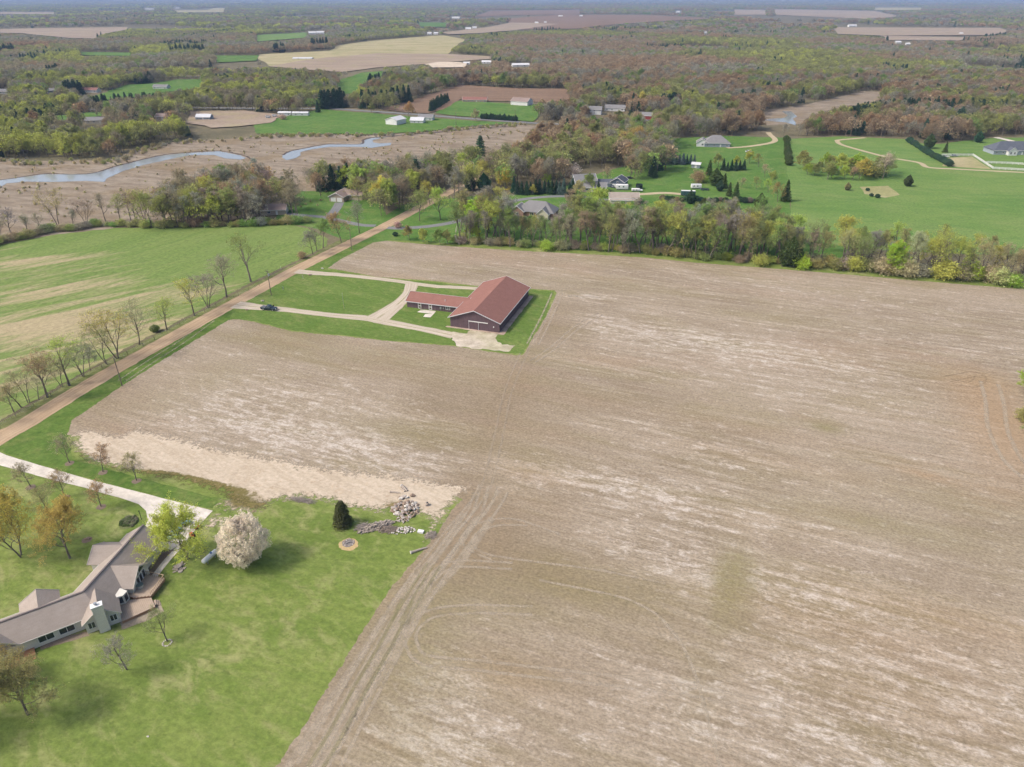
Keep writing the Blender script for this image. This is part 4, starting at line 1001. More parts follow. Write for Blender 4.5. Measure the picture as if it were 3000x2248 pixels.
# ------------------------------------------------------------------ trees along the gravel road
ROWT = [(41, 1208, 8.5, 'road0', 'olive', 'first thin tree of the roadside row at the left edge'), (62, 1194, 9, 'road1', 'tanbud', 'second thin tree of the roadside row from the left edge'), (85, 1180, 11, 'vase0', 'brown', 'forked brown tree third in the roadside row'),
        (114, 1171, 6.5, 'road1', 'brown', 'short brownish tree in the roadside row before the tall brown one'), (139, 1164, 16.5, 'bare2', 'tanbud', 'tall brown tree with straight trunk in the roadside row'), (182, 1133, 9, 'vase0', 'brown', 'leaning small tree beside a wide yellow budding one'),
        (204, 1130, 15.5, 'road0', 'yellow', 'wide yellow budding tree in the near part of the roadside row'), (244, 1103, 10.5, 'vase1', 'grey', 'thin grey many stemmed tree in the roadside row'), (265, 1086, 8, 'young0', 'grey', 'slender grey sapling in the roadside row'),
        (313, 1067, 13, 'vase0', 'olive', 'leaning twin stemmed tree left of the utility pole'), (345, 1050, 17, 'vase1', 'yellow', 'large many stemmed tree straight behind the near utility pole'), (408, 1009, 15.5, 'vase0', 'tan', 'V shaped orange tipped tree in the roadside row'),
        (489, 967, 13, 'road1', 'yellow', 'round yellow green tree alone in the roadside row'), (570, 926, 14.5, 'road0', 'yellow', 'orange yellow tree left of a grey forked one'), (610, 902, 13, 'vase1', 'grey', 'grey forked tree in the far part of the roadside row'),
        (664, 871, 17, 'bare0', 'grey', 'tall grey bare tree near the far end of the roadside row'), (735, 826, 19, 'road1', 'olive', 'largest round tree at the far end of the roadside row'),
        (-25, 1245, 10, 'road0', 'tanbud', 'tree of the roadside row cut by the left edge')]
for x, y, h, pr, tn, lab in ROWT:
    tree_px('roadside_tree', pr, x, y, h, tn, lab, group='trees in a row along the gravel road', wide=1.28 if pr.startswith(('road', 'bare')) else 1.1)
for x, y, h, pr, tn, lab in [(917, 745, 11, 'row0', 'grey', 'first of three thin trees by the road bend'), (929, 736, 11, 'bare1', 'brown', 'second of three thin trees by the road bend'), (947, 727, 13, 'row1', 'green', 'third of three thin trees by the road bend'),
        (1000, 711, 14, 'bud2', 'red', 'reddish tree by the ranch drive'), (1053, 684, 15, 'bare3', 'grey', 'grey green tree at the corner of the ranch drive')]:
    tree_px('roadside_tree', pr, x, y, h, tn, lab, group='trees by the ranch drive')
tree_px('shrub', 'shrub0', 885, 757, 3.0, 'brown', 'small brown stump like bush between road and hay field', cat='shrub')
tree_px('shrub', 'bush', 455, 972, 2.4, 'green', 'low green bush under the roadside row', cat='shrub')

def in_road(x, y, w=8.0): return dist_line(np.array([x]), np.array([y]), ROAD_W)[0] < w
def scatter_wood(poly_px, n, pick, mind, tries=40):
    """spots spread through a wood"""
    W = GL(poly_px); A = np.array(W); x0, y0 = A.min(0); x1, y1 = A.max(0); got = []
    for _ in range(n * tries):
        if len(got) >= n: break
        x, y = random.uniform(x0, x1), random.uniform(y0, y1)
        if not pip(np.array([x]), np.array([y]), W)[0] or in_road(x, y): continue
        if any((x - a) ** 2 + (y - b) ** 2 < mind * mind for a, b in got): continue
        got.append((x, y)); pick(x, y)
    return got
VIEWS = [(962, 1042, 550, 596), (795, 838, 596, 634), (1505, 1640, 585, 640), (1662, 1825, 490, 560), (1785, 1875, 555, 598)]     # roofs that stay in sight above the trees
def unblock(x, y, h):
    px, py = (float(q) for q in to_px(x, y)); top = float(to_px(x, y, h)[1])
    for x0, x1, y0, y1 in VIEWS:
        if x0 - 8 < px < x1 + 8 and py > y0 + 8 and top < y1 - 10:
            while h > 2 and float(to_px(x, y, h)[1]) < y1 - 10: h *= 0.93
            if py < y1 + 6: return 0
    return h
def wpick(opts):
    r = random.uniform(0, sum(o[-1] for o in opts))
    for o in opts:
        r -= o[-1]
        if r <= 0: return o
    return opts[-1]
PAL = {'olive': 'olive', 'yellow': 'yellow green', 'brown': 'brown', 'grey': 'grey', 'red': 'reddish', 'orange': 'orange', 'green': 'green', 'lime': 'lime green', 'tan': 'tan', 'tanbud': 'tan', 'cedar': 'dark', 'yellowgreen': 'bright yellow green'}
def look(pr, tn, h, lo, hi):
    kind = {'bare': 'bare', 'bud': 'budding', 'full': 'leafy', 'vase': 'forked', 'row': 'round', 'shrub': 'bushy'}.get(pr.rstrip('0123456789'), 'budding')
    size = 'short' if h < lo + (hi - lo) / 3 else ('tall' if h > hi - (hi - lo) / 3 else 'mid height')
    return '%s %s %s' % (size, PAL.get(tn, tn), kind)
def third(x, xs, words):
    for a, w in zip(xs, words):
        if x < a: return w
    return words[-1]
def wood(poly, n, mind, hr, opts, label, group):
    a, b = min(p[0] for p in poly), max(p[0] for p in poly)
    cnt = [0]
    def pk(x, y):
        pr, tn, _ = wpick(opts)
        h = unblock(x, y, random.uniform(*hr)); px = float(to_px(x, y)[0])
        if h < 7: return
        tree('woodland_tree', pr, (x, y), h, tn, '%s tree, %s of %s' % (look(pr, tn, h, *hr), third(px, [a + (b - a) / 3, a + 2 * (b - a) / 3, 9e9], ['left third', 'middle', 'right third']), label), group=group, wide=random.uniform(1.0, 1.3))
    return scatter_wood(poly, n, pk, mind)
BUDS = [('bud0', 'olive', 2), ('bud1', 'olive', 2), ('bud2', 'yellow', 1.5), ('bud3', 'brown', 2), ('bare0', 'grey', 2), ('bare1', 'brown', 2), ('bare2', 'grey', 1.5), ('bud1', 'red', .8), ('bare3', 'brown', 1.5), ('full0', 'green', .5), ('full1', 'yellow', .5)]
W2 = wood([(430, 668), (560, 672), (800, 656), (870, 640), (850, 590), (740, 556), (620, 570), (500, 622)], 52, 6.0, (14, 19), [('bud0', 'olive', 2), ('bud1', 'yellow', 2), ('bud2', 'red', 1.2), ('bud3', 'orange', 1), ('bare0', 'grey', 2.5), ('bare1', 'grey', 2.5), ('bud0', 'brown', 1.2), ('slim2', 'grey', 2), ('slim3', 'olive', 1.5), ('full0', 'yellow', .4)],
     'wood between marsh and hay field', 'trees of the wood behind the hay field')
W3 = wood([(905, 560), (960, 545), (1130, 545), (1330, 505), (1490, 470), (1520, 490), (1400, 560), (1260, 605), (1170, 650), (1130, 640), (1080, 600), (1000, 580)], 52, 6.5, (13, 18), BUDS + [('full0', 'green', 1), ('full1', 'lime', .6)],
     'wood round the gravel road bend', 'trees of the wood round the gravel road')
W4 = wood([(1470, 560), (1650, 545), (1900, 520), (1960, 500), (1950, 420), (1800, 410), (1650, 415), (1570, 445), (1500, 500)], 56, 6.5, (14, 19), [('bud0', 'olive', 2), ('bud1', 'brown', 2.4), ('bud2', 'orange', .8), ('bud3', 'olive', 2), ('bare0', 'brown', 1.5), ('bud1', 'red', 1.0), ('bare3', 'grey', 1.2), ('bud2', 'yellow', 1)],
     'wood behind the blue grey house', 'trees of the wood behind the blue grey house')
for x, y, h, pr, tn, lab in [(838, 590, 14, 'pine', 'pine', 'dark pine at the right end of the wood behind the hay field'), (945, 560, 15, 'spruce0', 'pine', 'leftmost spruce tip above the ranch house'), (975, 556, 15, 'spruce1', 'pine', 'second spruce tip above the ranch house'), (1000, 556, 14, 'spruce0', 'pine', 'third spruce tip above the ranch house'), (1022, 552, 15, 'spruce1', 'pine', 'fourth spruce tip above the ranch house'),
        (1078, 548, 16, 'spruce0', 'pine', 'spruce standing before the marsh right of the ranch house'), (1408, 470, 17, 'pine', 'pine', 'pine standing above the wood near the marsh'),
        (1112, 612, 17, 'full0', 'yellowgreen', 'bright yellow green tree right of the tan ranch house'), (1140, 618, 16, 'full1', 'green', 'green tree beside the bright yellow one'), (940, 575, 14, 'bud2', 'red', 'red budding maple left of the ranch house'), (1070, 560, 13, 'bud1', 'orange', 'orange budding maple above the ranch house'),
        (1230, 648, 17, 'bud0', 'olive', 'round olive tree at the road side before the wood'), (1290, 645, 16, 'bud2', 'yellow', 'yellow olive tree right of the road'), (1260, 600, 13, 'bud1', 'yellow', 'yellow budding tree behind the road'), (1320, 525, 11, 'full1', 'lime', 'lime green round tree in the wood'),
        (1468, 555, 13, 'willow', 'yellowgreen', 'yellow weeping willow before the spruce row'), (1378, 558, 9, 'cedar', 'spruce', 'dark round evergreen beside the paved drive'), (1418, 560, 10, 'cedar', 'spruce', 'taller dark evergreen beside the willow'),
        (1400, 690, 18, 'full1', 'lime', 'tall green tree at the left end of the tree belt'), (1380, 712, 10, 'full0', 'lime', 'bushy lime tree at the field corner'), (1200, 704, 7, 'full0', 'olive', 'bushy olive shrub tree at the field corner'), (1240, 712, 7, 'full1', 'yellow', 'low yellow green tree by the field corner'), (1290, 716, 7.5, 'full0', 'green', 'low green tree by the field corner'), (1310, 718, 7, 'full1', 'olive', 'low olive tree left of the dead trunk')]:
    tree_px('woodland_tree', pr, x, y, h, tn, lab)
tree_px('flowering_shrub', 'shrub1', 1166, 668, 3.0, 'pink', 'pink flowering shrub at the paved drive mouth', cat='shrub')
tree_px('shrub', 'bush', 1158, 692, 2.0, 'spruce', 'small dark round bush on the verge by the field corner', cat='shrub')

# ------------------------------------------------------------------ the belt along the far edge of the stubble
EDGE = [(1330, 722), (1500, 733), (1700, 743), (1900, 755), (2035, 769), (2252, 785), (2450, 800), (2700, 822), (3000, 846), (3150, 858)]
def BELT(x): return third(x, [1500, 1680, 1880, 2100, 2330, 2560, 2760, 9e9], ['left of brick house', 'before brick house', 'before cream shed', 'before green camper', 'before round evergreens', 'at pasture corner', 'before mid pasture', 'near right edge'])
def edge_y(x): return float(np.interp(x, [p[0] for p in EDGE], [p[1] for p in EDGE]))
x = 1335.0
while x < 3080:
    for row in range(3 if x < 2350 else 2):
        if x > 2330 and random.random() < (0.48 if row else 0.35): continue
        back = (9, 22, 36)[row] if x < 2350 else (12, 26)[row]
        xx = x + random.uniform(-12, 12); g = G(xx, edge_y(xx)); g = (g[0] + 0.25 * back * .3, g[1] + back + random.uniform(-5, 5))
        pr, tn, _ = wpick([('slim0', 'grey', 2), ('slim1', 'olive', 2.4), ('slim2', 'brown', 1.2), ('slim3', 'olive', 2.2), ('slim0', 'yellow', 1.8), ('slim2', 'green', 1.6), ('bare3', 'olive', 1.0), ('slim1', 'grey', 1.5), ('bud2', 'yellow', .8), ('bud0', 'green', .6)])
        h = unblock(g[0], g[1], random.uniform(15, 21) if x < 2350 else random.uniform(12, 17))
        if h < 6: continue
        tree('belt_tree', pr, g, h, tn, '%s tree, %s row of belt %s' % (look(pr, tn, h, 12, 19), ('front', 'middle', 'back')[row], BELT(xx)), group='trees of the belt beyond the stubble field', wide=random.uniform(.9, 1.25))
    x += random.uniform(21, 30)
for x, dy, h, pr, tn, lab in [(2745, -14, 20, 'vase1', 'yellow', 'largest spreading yellow green tree in the right half of the belt'), (2800, -12, 18, 'row0', 'yellow', 'wide yellow green tree right of the largest one'), (2690, -12, 18, 'row1', 'tan', 'tan green tree left of the largest spreading one'), (2605, -14, 14, 'full0', 'lime', 'lime crowned tree on a bare trunk in the belt'),
        (2868, -16, 17, 'bare1', 'tan', 'leaning tan tree in the right part of the belt'), (2940, -14, 16, 'row0', 'tanbud', 'orange tan tree near the right edge of the belt'), (2990, -14, 15, 'bud3', 'tanbud', 'tan budding tree at the right edge'), (2470, -18, 17, 'bare0', 'tan', 'slim bare tree standing against the pasture'), (2512, -20, 14, 'row1', 'green', 'thin round tree standing against the pasture'), (2370, -18, 19, 'vase0', 'olive', 'forked tree where the belt opens to the pasture'),
        (2085, -16, 20, 'bare2', 'grey', 'tall leaning dark trunked tree in the middle of the belt'), (2310, -10, 12, 'cedar', 'cedar', 'dark cedar standing in the belt')]:
    g = G(x, edge_y(x) + dy); tree('belt_tree', pr, g, h, tn, lab, group='trees of the belt beyond the stubble field')
x = 1330.0; k = 0
while x < 3120:
    xx = x + random.uniform(-8, 8); g = G(xx, edge_y(xx)); pr = 'shrub%d' % (k % 3); k += 1
    tn = wpick([('olive', 4), ('brown', 2.5), ('yellow', 1.4), ('lime', .8), ('grey', 2), ('tan', .6)])[0]
    h = random.uniform(2.2, 4.2) if xx < 2350 else random.uniform(3.5, 6.5)
    tree('hedge_shrub', pr, (g[0], g[1] + random.uniform(4, 9)), h, tn, '%s shrub, foot of belt %s' % (look(pr, tn, h, 2.2, 6.5), BELT(xx)), cat='shrub', group='shrubs along the far edge of the stubble field', wide=random.uniform(.9, 1.4))
    x += random.uniform(15, 26) if xx < 2300 else random.uniform(18, 30)
for x, dy, h, pr, tn, lab in [(2925, -6, 6.5, 'shrub1', 'tan', 'cream flowering shrub near the right end of the belt'), (2965, -2, 5, 'shrub0', 'lime', 'bright lime bush at the right end of the belt'), (2650, -6, 7, 'shrub2', 'tan', 'pale tan shrub before the spreading trees'), (2760, -8, 8, 'shrub1', 'yellow', 'tall pale yellow shrub before the spreading trees'), (2350, -4, 5.5, 'shrub0', 'lime', 'bright green bush in the middle of the belt'), (2225, -4, 5, 'shrub2', 'yellow', 'yellow bush beside a pale stump in the belt'), (1600, -4, 4.5, 'shrub1', 'lime', 'yellow green bush in the left part of the belt')]:
    g = G(x, edge_y(x) + dy); tree('hedge_shrub', pr, g, h, tn, lab, cat='shrub')
# scrub at the right frame edge inside the stubble
tree_px('thicket', 'full0', 3018, 1150, 9, 'lime', 'lime green bush poking in at the right edge of the field', cat='shrub')
tree_px('thicket', 'shrub2', 3000, 1235, 4, 'olive', 'olive scrub at the right edge of the field', cat='shrub')
tree_px('thicket', 'full1', 3030, 1280, 8, 'green', 'green bush at the right edge of the field', cat='shrub')

# ------------------------------------------------------------------ trees of the marsh edge (left)
for i, (x, y, h, pr, tn, lab) in enumerate([(172, 664, 19, 'vase0', 'orange', 'tall twin trunk tree with golden top before the marsh'), (310, 650, 15, 'bare0', 'grey', 'dark leaning trunk before the marsh'), (255, 662, 13, 'vase1', 'brown', 'brown many stemmed tree before the marsh'), (35, 695, 14, 'bare1', 'grey', 'bare grey tree at the left end of the marsh edge'), (85, 688, 11, 'bare2', 'brown', 'small bare tree left of the golden topped one'), (355, 655, 16, 'bare3', 'olive', 'bare tree right of the dark leaning trunk'), (400, 660, 17, 'bare1', 'brown', 'brown bare tree at the start of the wood'), (425, 658, 18, 'vase1', 'yellow', 'yellow green many stemmed tree at the start of the wood'), (385, 648, 15, 'bare0', 'grey', 'grey bare tree before the start of the wood'), (5, 700, 10, 'bare3', 'brown', 'bare tree cut by the left edge at the marsh'), (120, 682, 10, 'bare0', 'grey', 'grey sapling left of the golden topped tree'), (215, 668, 10, 'bare2', 'grey', 'grey sapling right of the golden topped tree')]):
    tree_px('marsh_edge_tree', pr, x, y, h, tn, lab, group='trees along the marsh edge')
for i in range(46):
    x = -40 + i * 21 + random.uniform(-8, 8); y = float(np.interp(x, [-50, 0, 80, 160, 300, 450, 900], [735, 716, 702, 684, 668, 672, 660])) - random.uniform(1, 8)
    tn = wpick([('green', 2), ('brown', 2), ('olive', 3), ('grey', 1)])[0]
    tree_px('hedge_shrub', 'shrub%d' % (i % 3), x, y, random.uniform(2.0, 4.2), tn, '%s low brush at the hay field edge, %s' % (PAL[tn], third(x, [60, 160, 240, 330, 420, 560, 700, 820, 9e9], ['at the left frame edge', 'left of the golden topped tree', 'right of the golden topped tree', 'below the dark leaning trunk', 'where the wood begins', 'left part of the wood foot', 'middle of the wood foot', 'right part of the wood foot', 'below the low ranch house'])), cat='shrub', group='brush along the hay field edge', wide=1.3)

# ------------------------------------------------------------------ evergreens and yard trees in the middle distance
for i in range(15):
    x = 1506 + i * 12.3 + random.uniform(-3, 3)
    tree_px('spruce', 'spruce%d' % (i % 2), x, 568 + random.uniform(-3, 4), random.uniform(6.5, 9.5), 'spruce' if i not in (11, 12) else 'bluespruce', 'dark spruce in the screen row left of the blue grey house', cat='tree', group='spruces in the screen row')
for x, y, h, pr, tn, lab in [(1700, 578, 9.5, 'full0', 'tan', 'pale narrow tree in front of the blue grey house'), (1722, 560, 10.5, 'full1', 'olive', 'tall olive tree against the blue grey house wall'), (1778, 535, 10, 'bud3', 'tanbud', 'tan budding tree right of the blue grey house'), (1752, 574, 8.5, 'spruce1', 'spruce', 'dark spruce left of the cream shed'), (1768, 576, 5, 'cedar', 'spruce', 'round dark evergreen beside the cream shed'), (1675, 520, 8, 'shrub1', 'blush', 'pale pink blossoming tree behind the blue grey house'), (1602, 545, 8, 'full1', 'lime', 'lime green tree behind the spruce row'), (1640, 540, 8, 'bud2', 'tan', 'tan tree behind the spruce row'), (1558, 572, 6, 'full0', 'yellow', 'small yellow tree before the spruce row'),
        (2022, 597, 7, 'cedar', 'spruce', 'round dark evergreen below the green camper'), (2060, 620, 7, 'cedar', 'cedar', 'lower round dark evergreen in the yard'), (2042, 607, 3, 'bush', 'spruce', 'small evergreen between two round ones'), (2075, 525, 12, 'spruce0', 'cedar', 'tallest of the cedar group right of the yard'), (2095, 545, 10, 'cedar', 'cedar', 'wide cedar in the middle of the cedar group'), (2120, 552, 9, 'spruce1', 'cedar', 'cedar at the right of the cedar group'), (2108, 560, 6, 'cedar', 'spruce', 'low cedar in front of the cedar group'), (2135, 575, 8, 'spruce0', 'cedar', 'narrow cedar below the cedar group'), (2155, 580, 9, 'spruce1', 'cedar', 'dark narrow cedar at the lower right of the yard'), (2225, 612, 8, 'cedar', 'cedar', 'dark cedar at the end of the low hedge'), (2300, 590, 12, 'spruce1', 'cedar', 'tall cedar at the pasture edge'), (2278, 592, 11, 'bud3', 'orange', 'tan tree beside the tall cedar'),
        (1912, 518, 13, 'spruce0', 'spruce', 'dark spruce at the right end of the brown wood'), (1930, 500, 11, 'spruce1', 'pine', 'second dark spruce at the right end of the brown wood'), (1918, 522, 7, 'spruce1', 'spruce', 'small spruce in front of the dark spruces'),
        (2060, 535, 5, 'shrub0', 'lime', 'lime bush beside the cedar group'), (2105, 490, 9, 'full0', 'olive', 'olive tree behind the cedar group'), (2045, 535, 7, 'shrub1', 'red', 'reddish shrub in the yard'), (2195, 480, 9, 'full1', 'yellow', 'yellow tree beside a dark cedar row'), (2222, 490, 9, 'bud1', 'olive', 'olive tree right of the dark cedar row'), (2160, 488, 7, 'full0', 'lime', 'lime tree left of the dark cedar row'), (2240, 520, 8, 'bud2', 'tan', 'tan tree at the pasture edge'), (2260, 540, 8, 'full1', 'yellow', 'yellow tree at the pasture edge'), (2215, 555, 8, 'bud0', 'olive', 'olive tree behind the low hedge'), (2250, 565, 8, 'bud3', 'yellow', 'yellow olive tree near the low hedge'), (2170, 550, 6, 'bud2', 'tan', 'small tan tree right of the narrow cedars'),
        (2658, 546, 6.5, 'cedar', 'cedar', 'single round dark cedar in the pasture'), (2482, 558, 4.5, 'cedar', 'olive', 'small olive bush in the pasture'), (2552, 576, 1.8, 'bush', 'spruce', 'tiny evergreen at the dry patch'), (2570, 580, 2.2, 'bush', 'spruce', 'second tiny evergreen at the dry patch'), (2541, 560, 1.8, 'bush', 'spruce', 'third tiny evergreen at the dry patch'),
        (2720, 435, 10, 'cedar', 'cedar', 'dark bushy evergreen by the paddock'), (2865, 418, 8, 'cedar', 'spruce', 'round evergreen behind the slate roofed house'), (2768, 447, 8, 'spruce0', 'cedar', 'narrow evergreen left of the paddock')]:
    tree_px('yard_tree', pr, x, y, h, tn, lab)
for i in range(9):
    tree_px('spruce', 'spruce%d' % (i % 2), 1945 + i * 11, 482 + random.uniform(-2, 2), random.uniform(6, 8), 'bluespruce', 'grey green young spruce in the row behind the yard', group='young spruces behind the yard')
for i in range(6):
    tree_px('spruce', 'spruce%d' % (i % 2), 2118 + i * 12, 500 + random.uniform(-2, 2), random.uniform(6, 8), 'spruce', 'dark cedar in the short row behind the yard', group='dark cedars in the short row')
for i in range(22):
    tree_px('hedge_shrub', 'bush', 1940 + i * 14.2, 588 + i * .35 + random.uniform(-2, 2), random.uniform(1.8, 3.0), 'spruce' if i % 3 else 'brown', 'small evergreen in the low hedge across the yard', cat='shrub', group='evergreens in the low yard hedge')
for i in range(26):
    t = i / 25; tree_px('hedge_shrub', 'bush', np.interp(t, [0, .5, 1], [2660, 2715, 2780]), np.interp(t, [0, .5, 1], [415, 452, 487]) + random.uniform(-1, 1), random.uniform(3, 4.5), 'pine', 'dark evergreen in the diagonal hedge across the pasture', cat='shrub', group='evergreens in the diagonal pasture hedge')
for i in range(14):
    tree_px('hedge_shrub', 'bush', 2303 + i * 0.55, 412 + i * 5.6, random.uniform(3, 4.5), 'cedar', 'dark evergreen in the straight hedge at the pasture edge', cat='shrub', group='evergreens in the straight pasture hedge')
TH = [(2335, 500), (2370, 522), (2415, 530), (2450, 540), (2500, 536), (2560, 528), (2625, 522), (2600, 505), (2520, 500), (2440, 505), (2360, 490)]
wood(TH, 22, 4.0, (7, 13), [('full0', 'olive', 3), ('full1', 'lime', 1.6), ('bud1', 'olive', 1.5), ('bud2', 'red', .5), ('full0', 'yellow', 1), ('shrub0', 'olive', .8)], 'thicket standing in the pasture', 'trees of the pasture thicket')
tree_px('bare_tree', 'bare0', 2585, 526, 17, 'blush', 'pale bare tree rising from the pasture thicket')
# ------------------------------------------------------------------ buildings
shingle('roof_maroon', (0.215, 0.103, 0.082), (0.285, 0.145, 0.118))
shingle('roof_greybrown', (0.275, 0.232, 0.198), (0.385, 0.330, 0.285))
shingle('roof_grey', (0.17, 0.165, 0.165), (0.25, 0.245, 0.245))
shingle('roof_slate', (0.075, 0.085, 0.105), (0.12, 0.13, 0.155))
shingle('roof_brown', (0.22, 0.165, 0.145), (0.31, 0.24, 0.21))
shingle('roof_light', (0.50, 0.50, 0.51), (0.64, 0.64, 0.65))
siding('wall_maroon', (0.122, 0.082, 0.094), 0.3)
siding('wall_beige', (0.66, 0.63, 0.56), 0.2, False, 0.06)
siding('wall_white', (0.70, 0.70, 0.69), 0.25, False, 0.06)
siding('wall_bluegrey', (0.30, 0.34, 0.38), 0.25, False, 0.08)
siding('wall_darkblue', (0.085, 0.11, 0.145), 0.25, False, 0.08)
siding('wall_cream', (0.60, 0.55, 0.44), 0.25, False, 0.06)
siding('wall_tan', (0.42, 0.34, 0.27), 0.25, False, 0.06)
siding('wall_red', (0.27, 0.055, 0.045), 0.3)
siding('wall_brick', (0.30, 0.19, 0.145), 0.12, False, 0.25)

FACE = {'f': ((0, -1, 0), (1, 0, 0)), 'b': ((0, 1, 0), (-1, 0, 0)), 'l': ((-1, 0, 0), (0, -1, 0)), 'r': ((1, 0, 0), (0, 1, 0))}
def opening(root, kind, origin, nrm, tan, s, z, w, h, frame=None, fill=None):
    """a window, door or garage door standing proud of a wall: origin is the wall's middle at its foot"""
    n = Vector(nrm); t = Vector(tan); up = Vector((0, 0, 1)); c = Vector(origin) + t * s + up * z
    frame = frame or M['white']
    m = MB(); b = 0.10
    for q, hx, hz in ((t * (w / 2 - b / 2), b / 2, h / 2), (t * (-w / 2 + b / 2), b / 2, h / 2), (up * (h / 2 - b / 2), w / 2 - b, b / 2), (up * (-h / 2 + b / 2), w / 2 - b, b / 2)):
        m.obox(c + q + n * 0.03, t * hx, n * 0.05, up * hz)
    if kind == 'window' and w > 1.1: m.obox(c + n * 0.03, t * 0.04, n * 0.045, up * (h / 2 - b))
    o = m.build(kind, frame, root)
    p = MB()
    if kind == 'garage_door':
        k = 4
        for i in range(k): p.obox(c + up * ((i + .5) / k - .5) * (h - 2 * b) + n * 0.015, t * (w / 2 - b), n * 0.03, up * ((h - 2 * b) / k / 2 - 0.012))
        p.build('panel', fill or M['white'], o)
    else:
        p.obox(c + n * 0.008, t * (w / 2 - b), n * 0.02, up * (h / 2 - b))
        p.build('pane' if kind == 'window' else 'panel', fill or M['glass'], o)
    return o

def slab(m, a, b, c, d, th=0.16):
    """roof slope: four corners and a thickness"""
    P = [Vector(q) for q in (a, b, c, d)]; n = (P[1] - P[0]).cross(P[3] - P[0]).normalized()
    if n.z < 0: n = -n
    vs = P + [q - n * th for q in P]
    m.add(vs, [(0, 1, 2, 3), (7, 6, 5, 4), (0, 4, 5, 1), (1, 5, 6, 2), (2, 6, 7, 3), (3, 7, 4, 0)])

def body(root, L, W, wh, rh, wall, roof, hip=False, over=0.45, x0=0.0, y0=0.0, yaw=0.0, names=('wall', 'roof'), trim=None, wallmat_obj=None):
    R = Matrix.Rotation(yaw, 3, 'Z')
    def tr(p): q = R @ Vector(p); return (q.x + x0, q.y + y0, q.z)
    hl, hw = L / 2, W / 2; m = MB()
    if hip:
        m.box(-hl, hl, -hw, hw, 0, wh)
    else:
        vs = [(sx * hl, y, z) for sx in (-1, 1) for y, z in ((-hw, 0), (hw, 0), (hw, wh), (0, wh + rh - 0.02), (-hw, wh))]
        m.add(vs, [(0, 1, 2, 3, 4), (9, 8, 7, 6, 5), (0, 4, 9, 5), (1, 6, 7, 2), (0, 5, 6, 1), (4, 3, 8, 9), (3, 2, 7, 8)])
    m.v = [tr(p) for p in m.v]; wo = m.build(names[0], MATS[wall], root)
    r = MB(); sl = rh / hw; ez = wh - sl * over + 0.10; rz = wh + rh + 0.10; ow = hw + over; ol = hl + over
    if hip:
        rl = max(hl - hw, 0.3) if hl > hw else 0.3
        E = [(-ol, -ow, ez), (ol, -ow, ez), (ol, ow, ez), (-ol, ow, ez)]; A = (-rl, 0, rz); B = (rl, 0, rz)
        vs = E + [A, B] + [(p[0], p[1], p[2] - 0.18) for p in E]
        r.add(vs, [(0, 1, 5, 4), (1, 2, 5), (2, 3, 4, 5), (3, 0, 4), (9, 8, 7, 6), (0, 6, 7, 1), (1, 7, 8, 2), (2, 8, 9, 3), (3, 9, 6, 0)])
    else:
        slab(r, (-ol, -ow, ez), (ol, -ow, ez), (ol, 0, rz), (-ol, 0, rz)); slab(r, (ol, ow, ez), (-ol, ow, ez), (-ol, 0, rz), (ol, 0, rz))
    r.v = [tr(p) for p in r.v]; ro = r.build(names[1], MATS[roof], root)
    if trim:
        t = MB(); th = 0.16
        for s in (-1, 1):
            t.obox((0, s * (ow + 0.03), ez - 0.06), (ol + 0.05, 0, 0), (0, 0.04, 0), (0, 0, 0.12))
            if not hip:
                for e in (-1, 1): t.bar((e * (ol + 0.03), s * (ow + 0.03), ez - 0.04), (e * (ol + 0.03), 0, rz - 0.04), 0.07, 0.24)
        t.v = [tr(p) for p in t.v]; t.build('roof_trim', trim, root)
    return wo, ro

def hfeat(root, L, W, feats, x0=0, y0=0, yaw=0.0):
    R = Matrix.Rotation(yaw, 3, 'Z')
    for kind, face, s, z, w, h in feats:
        n, t = FACE[face]; n = R @ Vector(n); t = R @ Vector(t)
        d = W / 2 if face in 'fb' else L / 2
        opening(root, {'w': 'window', 'd': 'door', 'g': 'garage_door'}[kind], Vector((x0, y0, 0)) + n * d, n, t, s, z, w, h, None, M['white'] if kind == 'd' else None)

def mpp(y): return (G(1501, y)[0] - G(1500, y)[0])

